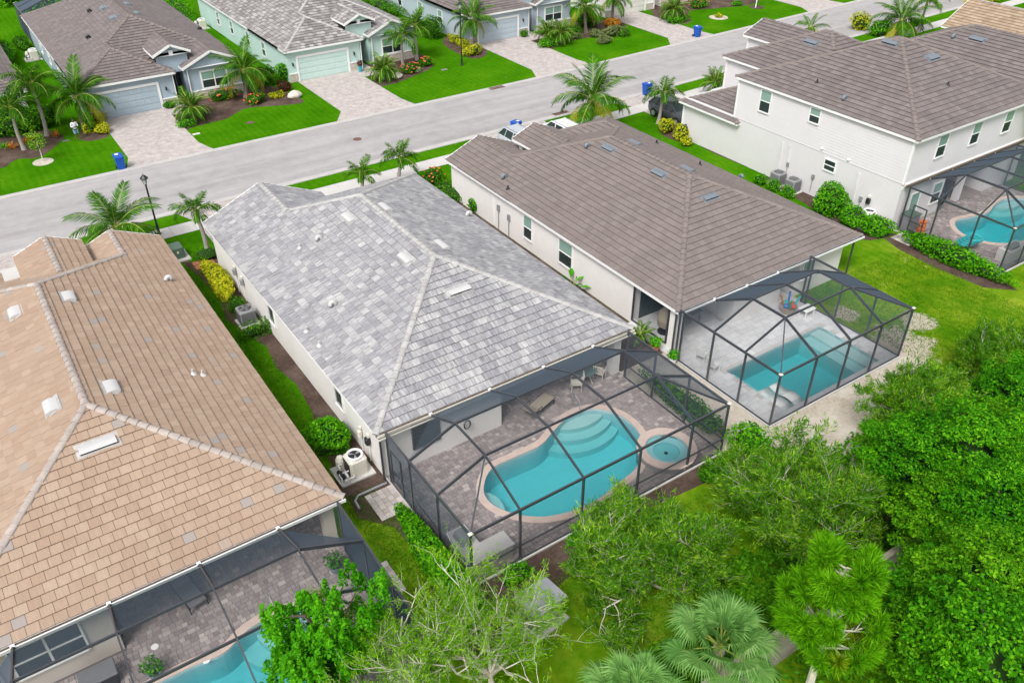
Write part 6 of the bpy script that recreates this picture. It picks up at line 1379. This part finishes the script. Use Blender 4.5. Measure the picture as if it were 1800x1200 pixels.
def chair(p, rz, label, mat, name='patio_chair', slatted=False):
    t = thing(name, label, 'chair', (p[0], p[1], DECK_Z), rz, 'patio chairs')
    MB().box(-0.25,0.25,-0.25,0.25,0.4,0.43).build('seat', mat, t, True)
    bk = MB()
    for k in range(6): bk.bar((-0.22+k*0.088,-0.25,0.45),(-0.22+k*0.088,-0.36,0.92),0.05 if slatted else 0.03,0.02)
    bk.bar((-0.26,-0.36,0.93),(0.26,-0.36,0.93),0.03,0.05); bk.build('backrest', mat, t, True)
    for s in (-1, 1):
        MB().tube([(s*0.27,0.26,0.0),(s*0.27,0.24,0.62),(s*0.27,-0.28,0.62)], 0.018, 6).build('armrest', mat, t, True)
        for y in (-0.24, 0.24): MB().tube([(s*0.24,y,0.0),(s*0.24,y,0.41)], 0.018, 6).build('leg', mat, t, True)
table_set()
def chaise(p, rz, label, mat, fr):
    t = thing('chaise_longue', label, 'lounger', (p[0], p[1], DECK_Z), rz); m = MB(); m.add([(-0.32,-0.95,0.34),(0.32,-0.95,0.34),(0.32,0.25,0.34),(-0.32,0.25,0.34),(-0.32,0.95,0.62),(0.32,0.95,0.62)], [(0,1,2,3),(3,2,5,4)]); m.add([(-0.32,-0.95,0.37),(0.32,-0.95,0.37),(0.32,0.25,0.37),(-0.32,0.25,0.37),(-0.32,0.95,0.65),(0.32,0.95,0.65)], [(0,1,2,3),(3,2,5,4)]); m.build('sling', mat, t, True)
    for s in (-1, 1):
        MB().tube([(s*0.34,-0.98,0.35),(s*0.34,0.25,0.35),(s*0.34,0.97,0.63)], 0.02, 6).build('side_rail', fr, t, True)
        for y in (-0.8, 0.5): MB().tube([(s*0.34,y-0.1,0.0),(s*0.34,y,0.36)], 0.02, 6).build('leg', fr, t, True)
        MB().tube([(s*0.36,0.1,0.35),(s*0.36,0.15,0.56),(s*0.36,0.5,0.56)], 0.018, 6).build('armrest', fr, t, True)
c = G(945, 722, DECK_Z); chaise((c.x, c.y), 1.9, 'tan chaise longue on the deck under the lanai eave', M['tan'] if 'tan' in M else M['offwhite'], M['black'])
c = G(335, 1055, DECK_Z); chaise((c.x, c.y+0.3), 0.2, 'dark chaise longue on the lower left deck', M['acdark'], M['black'])
def grill_island():
    t = thing('outdoor_kitchen', 'white L-shaped counter with steel grill in the cage corner', 'outdoor kitchen', (11.0,19.1,DECK_Z)); k = MB(); k.box(10.45,11.2,18.25,20.1,DECK_Z,0.86); k.box(11.2,12.3,18.25,18.95,DECK_Z,0.858); k.build('base', M['lwall'], t)
    k = MB(); k.box(10.4,11.26,18.2,20.16,0.862,0.92); k.box(11.262,12.36,18.2,19.02,0.862,0.919); k.build('countertop', M['walk'], t)
    g = MB(); n = 10; v = []
    for y in (19.15, 19.85):
        for i in range(n+1):
            a = math.pi*i/n; v.append((10.82-0.28*math.cos(a), y, 0.921+0.3*math.sin(a)))
    g.add(v, [(i, i+1, n+2+i, n+1+i) for i in range(n)]+[tuple(range(n+1)), tuple(range(n+1, 2*n+2))]); g.build('grill_hood', M['steel'], t, smooth=False)
    MB().tube([(11.14,19.2,1.05),(11.14,19.8,1.05)], 0.018, 8).build('grill_handle', M['steel'], t)
grill_island()
b2 = G(1000, 632, DECK_Z)
hr = thing('pool_handrail', 'steel handrail at the kidney pool steps', 'handrail', (19.9,24.1,DECK_Z)); MB().tube([(19.85,24.35,0.05),(19.85,24.35,0.8),(19.85,24.1,0.88),(19.85,23.8,0.75),(19.85,23.7,0.0)], 0.022, 8).build('rail', M['steel'], hr)
hr = thing('pool_handrail', 'steel handrail at the lower left pool steps', 'handrail', (3.6,21.3,DECK_Z)); MB().tube([(3.6,21.45,0.05),(3.6,21.45,0.8),(3.6,21.2,0.88),(3.6,20.9,0.75),(3.6,20.75,0.0)], 0.022, 8).build('rail', M['steel'], hr)
for (px, py, lab) in ((955,771,'round white skimmer lid beside the kidney pool'),(272,1136,'upper white skimmer lid beside the lower left pool'),(363,1160,'lower white skimmer lid beside the lower left pool')):
    b = G(px, py, DECK_Z); m = MB(); m.lathe((b.x,b.y,DECK_Z), [(0.13,0),(0.13,0.012),(0.11,0.014),(0.0,0.014)], 18); o = tag(m.build('skimmer_lid', M['pvc']), lab, 'skimmer lid')
def pot(p, label, m='terra', r=0.22, h=0.4, plant='palm', seed=0, z=0.05):
    t = thing('potted_plant', label, 'potted plant', (p[0], p[1], z)); a = MB(); a.lathe((0,0,0), [(r*0.7,0),(r,h),(r*1.08,h),(r*1.08,h-0.05),(r*0.9,h-0.04),(0.0,h-0.05)], 14); a.build('pot', M[m], t, True)
    if plant == 'palm':
        g = random.Random(seed)
        for i in range(13):
            o = link('frond', FR['pyg'][1 if i < 6 else 2], t, True); o.location = (0,0,h); o.rotation_euler = (0,-rad(75-50*i/13),i*2.4); o.scale = (0.8,)*3
    else:
        C, d = cloud(260, (r*1.5,r*1.5,r*1.3), seed=seed, shell=0.3); C[:,2] += h+r*1.1; leafy('foliage', C, d, 0.13, M[plant], t, True, seed)
pot((26.1,26.6), 'potted areca palm against the umber house lanai wall', seed=1); pot((26.2,25.5), 'terracotta pot with glossy plant beside the potted palm', 'terra', 0.24, 0.4, 'leaf_bright', 2)
pot((26.25,24.2), 'white pot with small plant at the cage corner', 'pvc', 0.2, 0.35, 'leaf_bright', 3); pot((6.3,21.6), 'potted shrub beside the column in the lower left cage', 'ventd', 0.25, 0.35, 'leaf', 4)
pot((-0.7,20.9), 'potted shrub beside the black storage box', 'ventd', 0.25, 0.3, 'leaf', 5); pot((33.95,77.0), 'turquoise planter with red plant at the mint house entry', 'turq', 0.22, 0.6, 'leaf_red', 6, 0.02)
bx = thing('storage_box', 'black storage box against the wall in the lower left cage', 'storage box', (-2.2,21.6,DECK_Z)); MB().bbox(-2.85,-1.75,21.3,21.95,DECK_Z,0.6,0.04).build('body', M['black'], bx); MB().bbox(-2.9,-1.7,21.25,22.0,0.602,0.68,0.03).build('lid', M['acdark'], bx)
def recliner(p, label):
    t = thing('pool_lounger', label, 'lounger', (p[0], p[1], -0.28), 0.0, 'in-pool loungers'); v = []; n = 14
    for s in (-0.33, 0.33):
        for k in range(n+1):
            u = k/n; y = -0.9+1.8*u; z = 0.12+0.12*math.sin(u*6.0-0.6)+0.42*max(0,u-0.55)**1.1; v.append((s,y,z))
    w = [(a,b,c-0.07) for a,b,c in v]; m = n+1; f = [(k,k+1,m+k+1,m+k) for k in range(n)]+[(2*m+m+k,2*m+m+k+1,2*m+k+1,2*m+k) for k in range(n)]+[(k,2*m+k,2*m+k+1,k+1) for k in range(n)]+[(m+k+1,3*m+k+1,3*m+k,m+k) for k in range(n)]
    mb = MB(); mb.add(v+w, f+[(0,m,3*m,2*m),(n,2*m+n,3*m+n,m+n)]); mb.build('moulded_shell', M['pvc'], t, True, smooth=True)
    for y in (-0.6, 0.5): MB().box(-0.3,0.3,y-0.06,y+0.06,0.0,0.1).build('foot', M['pvc'], t, True)
recliner((28.55,19.3), 'left white lounger on the shallow shelf of the rectangular pool'); recliner((29.4,19.3), 'right white lounger on the shallow shelf of the rectangular pool')
def toys():
    c = G(1384, 548, DECK_Z); t = thing('toy_basket', 'basket of pool toys against the umber house wall', 'toy basket', (c.x, c.y, DECK_Z)); b = MB(); b.lathe((0,0,0), [(0.35,0),(0.5,0.4),(0.53,0.4),(0.5,0.36),(0.38,0.05),(0,0.05)], 18); b.build('basket', M['tan'], t, True); rd = random.Random(3)
    for k, m in enumerate(('toyred','toyblue','turq','leaf_orange','toyblue','toygreen','toyred','turq')):
        a = k*0.8; x, y = 0.25*math.cos(a), 0.25*math.sin(a)
        if k % 2: MB().tube([(x,y,0.3),(x*1.6,y*1.6,0.75),(x*2.2,y*2.0,1.05)], 0.06, 8).build('pool_noodle', M[m], t, True)
        else: MB().blob((x,y,0.5),(0.18,0.16,0.13),2,0.1,k).build('toy_ball', M[m], t, True)
for nm, cc in (('toyred',(0.55,0.08,0.05)),('toyblue',(0.03,0.16,0.45)),('toygreen',(0.05,0.3,0.1)),('toyorange',(0.75,0.17,0.03))): M[nm] = plain(nm, cc, 0.5, 0.08, 4)
toys()
for (x, y, rz, lab) in ((27.7,23.6,-1.2,'white slatted armchair nearer the house in the rectangular pool cage'),(27.5,22.6,-1.4,'white slatted armchair nearer the pool in the rectangular pool cage')): chair((x,y), rz, lab, M['pvc'], 'slatted_armchair', True)
sd = thing('side_table', 'white side table by the right wall of the rectangular pool cage', 'table', (35.6,23.4,DECK_Z)); MB().bbox(35.2,36.0,23.1,23.7,0.45,0.5,0.01).build('table_top', M['pvc'], sd)
for x in (35.28, 35.92):
    for y in (23.18, 23.62): MB().box(x-0.03,x+0.03,y-0.03,y+0.03,DECK_Z,0.45).build('leg', M['pvc'], sd)
dn = thing('dining_table', 'dark dining table in the shade of the umber house lanai', 'table', (29.4,26.7,DECK_Z)); MB().box(28.5,30.3,26.2,27.2,0.7,0.75).build('table_top', M['acdark'], dn)
for x in (28.6, 30.2):
    for y in (26.3, 27.1): MB().box(x-0.04,x+0.04,y-0.04,y+0.04,DECK_Z,0.7).build('leg', M['acdark'], dn)
hc = thing('hanging_chair', 'wicker egg chair behind the lanai screen of the umber house', 'chair', (27.9,26.6,DECK_Z)); eg = MB(); eg.lathe((27.9,26.6,0.25), [(0.12,0),(0.42,0.25),(0.5,0.65),(0.4,1.1),(0.12,1.4)], 16); eg.build('wicker_shell', M['tan'], hc); MB().lathe((27.9,26.6,DECK_Z), [(0.4,0),(0.4,0.04),(0.05,0.06),(0.05,0.2)], 14).build('stand', M['black'], hc)
# things by the pool at the right edge
tw = thing('pool_float', 'teal inflatable floats heaped on chairs by the right edge pool', 'pool float', (49.9,22.9,DECK_Z))
for k in range(4): MB().tube([(49.9+0.45*math.cos(a*0.42)+0.1*k, 22.9+0.4*math.sin(a*0.42)-0.12*k, 0.45+0.12*k+0.04*math.sin(a*0.8)) for a in range(16)], 0.11, 8, cap=False).build('float_ring', M['turq'], tw)
for k in range(2): MB().box(49.6+k*0.5,49.66+k*0.5,22.6,22.66,DECK_Z,0.4).build('support', M['black'], tw)
ob = thing('stacked_stools', 'orange stools stacked by the screen door at the right edge', 'stools', (49.5,25.7,DECK_Z))
for k in range(3): MB().lathe((49.5,25.7,DECK_Z+0.28*k), [(0.24,0),(0.2,0.1),(0.22,0.24),(0.25,0.27),(0,0.27)], 12).build('stool', M['toyorange'], ob)
tc = thing('towel_cabinet', 'grey cabinet with dark green top in the right edge cage', 'cabinet', (49.1,26.4,DECK_Z)); MB().box(48.75,49.7,26.1,26.85,DECK_Z,1.15).build('body', M['acgrey'], tc); MB().box(48.7,49.75,26.05,26.9,1.152,1.2).build('top', M['green_box'], tc)
hz = MB()
for a in range(5): hz.tube([(53.3+0.33*math.cos(k*0.42), 26.93-0.03*a, 1.0+0.5*math.sin(k*0.42)+0.02*a) for k in range(16)], 0.03, 6, cap=False)
hz.tube([(53.3,27.0,1.5),(53.3,26.8,1.5)], 0.05, 6); tag(hz.build('pool_hose', M['black']), 'black pool hose coiled on the wall beside the right edge pool', 'hose')
gr = thing('cart_grill', 'steel grill on a counter by the right edge pool', 'grill', (50.9,20.7,DECK_Z)); MB().box(50.2,52.1,20.2,21.0,DECK_Z,0.82).build('counter', M['walk'], gr); g = MB(); v = []
for x in (50.5, 51.4):
    for i in range(9): a = math.pi*i/8; v.append((x, 20.6-0.26*math.cos(a), 0.822+0.28*math.sin(a)))
g.add(v, [(i,i+1,10+i,9+i) for i in range(8)]+[tuple(range(9)), tuple(range(9,18))]); g.build('hood', M['steel'], gr); MB().tube([(50.6,20.32,0.95),(51.3,20.32,0.95)], 0.02, 6).build('handle', M['black'], gr)
b = G(1211,248); hs = MB()
for a in range(4): hs.tube([(48.05-0.04*a, 46.3+0.3*math.cos(k*0.45), 0.75+0.45*math.sin(k*0.45)) for k in range(15)], 0.03, 6, cap=False)
hs.tube([(48.15,46.3,1.2),(47.95,46.3,1.2)], 0.05, 6); tag(hs.build('garden_hose', M['black']), 'black garden hose hanging on the two-storey garage wall', 'hose')
for k, (px, py, r, lab) in enumerate(((518,172,0.55,'big pale boulder at the mint driveway edge'),(699,138,0.45,'left pale boulder in the mint house bed'),(733,126,0.38,'right pale boulder in the mint house bed'),(1090,385,0.0,''))):
    if not lab: continue
    b = G(px, py); m = MB(); m.blob((b.x,b.y,r*0.55),(r*1.2,r*0.8,r*0.7),3,0.16,k+3); tag(m.build('boulder', M['rock']), lab, 'boulder')
# loose bits on the far lawns
b = G(116,248); wl = MB(); wl.box(b.x-0.25,b.x+0.25,b.y-0.12,b.y+0.12,0.0,0.04); tag(wl.build('valve_cover', M['acdark']), 'dark valve box lid in the lawn left of the blue trash cart', 'valve cover')
b = G(345,236); wl = MB(); wl.box(b.x-0.3,b.x+0.3,b.y-0.14,b.y+0.14,0.0,0.04); tag(wl.build('valve_cover', M['offwhite']), 'pale valve box lid in the lawn right of the paver driveway', 'valve cover')
b = G(440,216); wl = MB(); wl.box(b.x-0.3,b.x+0.3,b.y-0.2,b.y+0.2,0.0,0.04); tag(wl.build('valve_cover', M['rust']), 'brown valve box lid in the middle of the lawn below the flower bed', 'valve cover')
b = G(781,123); wl = MB(); wl.box(b.x-0.3,b.x+0.3,b.y-0.14,b.y+0.14,0.0,0.04); tag(wl.build('valve_cover', M['acgrey']), 'grey valve box lid in the lawn left of the lamp post', 'valve cover')
yt = thing('young_tree', 'staked young tree in a stone ring on the left lawn', 'tree', (G(76,285).x, G(76,285).y, 0.0)); MB().tube([(0,0,0),(0.05,0,0.8),(0,0.05,1.8)], [0.04,0.035,0.015], 6).build('trunk', M['bark_pale'], yt, True); C, d = cloud(420, (0.75,0.75,0.9), seed=77, shell=0.2); C[:,2] += 1.9; leafy('crown', C, d, 0.15, M['leaf_feather'], yt, True, 77)
yt = thing('young_tree', 'slim white-trunked young tree on the lawn at the top edge', 'tree', (G(1328,14).x, G(1328,14).y, 0.0)); MB().tube([(0,0,0),(0.05,0,1.2),(0,0.05,2.8)], [0.07,0.06,0.03], 6).build('trunk', M['trim'], yt, True); C, d = cloud(420, (0.8,0.8,0.9), seed=78, shell=0.2); C[:,2] += 3.0; leafy('crown', C, d, 0.18, M['leaf'], yt, True, 78)
# ------------------------------------------------------------------ person with a remote control
def skin_obj(name, joints, edges, mat, parent, sub=2):
    me = bpy.data.meshes.new(name); me.from_pydata([j[0] for j in joints], edges, []); me.materials.append(mat); o = link(name, me, parent, True)
    md = o.modifiers.new('skin', 'SKIN'); md.use_smooth_shade = True
    for v, j in zip(me.skin_vertices[0].data if me.skin_vertices else [], joints): v.radius = j[1] if isinstance(j[1], tuple) else (j[1], j[1])
    s = o.modifiers.new('sub', 'SUBSURF'); s.levels = sub; s.render_levels = sub
    return o
def person():
    b = G(138, 246); t = thing('person', 'person in white shirt and pale blue shorts holding a remote on the left lawn', 'person', (b.x, b.y, 0.0), rad(12))
    def mk(name, J, E_, mat, root=0):
        me = bpy.data.meshes.new(name); me.from_pydata([Vector(j[0]) for j in J], E_, []); me.materials.append(mat); o = link(name, me, t, True)
        bm = bmesh.new(); bm.from_mesh(me); sl = bm.verts.layers.skin.verify(); bm.verts.ensure_lookup_table()
        for i, j in enumerate(J): bm.verts[i][sl].radius = j[1] if isinstance(j[1], tuple) else (j[1], j[1]); bm.verts[i][sl].use_root = (i == root)
        bm.to_mesh(me); bm.free(); m1 = o.modifiers.new('skin', 'SKIN'); m1.use_smooth_shade = True; m2 = o.modifiers.new('sub', 'SUBSURF'); m2.levels = 1; m2.render_levels = 2; return o
    # facing -y; z up
    J = [((0,0,0.93),(0.15,0.10)),((0,0,1.1),(0.13,0.09)),((0,0.0,1.32),(0.16,0.10)),((0,0.0,1.46),(0.09,0.07)),((0,-0.01,1.53),0.05),((0,-0.03,1.62),(0.075,0.09)),((0,-0.04,1.72),(0.065,0.075)),
         ((0.09,0,0.86),0.09),((0.1,-0.01,0.5),0.06),((0.1,0.02,0.1),0.04),((0.1,-0.12,0.035),0.035),
         ((-0.09,0,0.86),0.09),((-0.1,-0.01,0.5),0.06),((-0.1,0.02,0.1),0.04),((-0.1,-0.12,0.035),0.035),
         ((0.19,0,1.41),0.055),((0.25,-0.01,1.14),0.043),((0.13,-0.25,1.17),0.032),((0.08,-0.3,1.18),(0.03,0.02)),
         ((-0.19,0,1.41),0.055),((-0.25,-0.01,1.14),0.043),((-0.13,-0.25,1.17),0.032),((-0.08,-0.3,1.18),(0.03,0.02))]
    E_ = [(0,1),(1,2),(2,3),(3,4),(4,5),(5,6),(0,7),(7,8),(8,9),(9,10),(0,11),(11,12),(12,13),(13,14),(3,15),(15,16),(16,17),(17,18),(3,19),(19,20),(20,21),(21,22)]
    for s, hb in ((1, 18), (-1, 22)):               # five fingers to a hand
        for k in range(5):
            J.append(((s*(0.085-0.012*k), -0.335-0.004*k, 1.20-0.014*k) if k < 4 else (s*0.05, -0.29, 1.215), 0.008)); E_.append((hb, len(J)-1)); J.append(((s*(0.05-0.01*k), -0.345, 1.205-0.016*k) if k < 4 else (s*0.035, -0.315, 1.225), 0.007)); E_.append((len(J)-2, len(J)-1))
    mk('body', J, E_, M['skin'])
    mk('shirt', [((0,0,0.88),(0.185,0.13)),((0,0,1.1),(0.165,0.12)),((0,0,1.33),(0.19,0.125)),((0,0.0,1.45),(0.12,0.09)),((0.2,0,1.41),0.08),((0.26,-0.01,1.15),0.065),((0.17,-0.18,1.17),0.05),((-0.2,0,1.41),0.08),((-0.26,-0.01,1.15),0.065),((-0.17,-0.18,1.17),0.05)], [(0,1),(1,2),(2,3),(3,4),(4,5),(5,6),(3,7),(7,8),(8,9)], M['shirt'])
    mk('shorts', [((0,0,0.92),(0.17,0.12)),((0.1,0,0.82),0.11),((0.11,-0.01,0.52),0.095),((-0.1,0,0.82),0.11),((-0.11,-0.01,0.52),0.095)], [(0,1),(1,2),(0,3),(3,4)], M['shorts'])
    h = MB(); h.blob((0,0.005,1.745),(0.085,0.1,0.07),2,0.03); h.build('hair', M['black'], t, True); e = MB()
    for s in (-1, 1): e.blob((s*0.035,-0.115,1.665),(0.012,0.008,0.009),1,0); 
    e.build('eyes', M['black'], t, True); fz = MB(); fz.blob((0,-0.125,1.635),(0.014,0.018,0.022),1,0); fz.blob((0.085,-0.03,1.65),(0.01,0.02,0.03),1,0); fz.blob((-0.085,-0.03,1.65),(0.01,0.02,0.03),1,0); fz.build('nose_and_ears', M['skin'], t, True)
    R_ = xf(t); p = R_ @ Vector((0,-0.345,1.2)); rc = thing('remote_control', 'dark remote control held by the person on the left lawn', 'remote control', (p.x, p.y, p.z-0.03), rad(12)); MB().bbox(-0.08,0.08,-0.05,0.05,0,0.05,0.015).build('casing', M['black'], rc, True)
    MB().box(-0.05,0.05,-0.02,0.06,0.051,0.058).build('display', M['glass'], rc, True)
person()
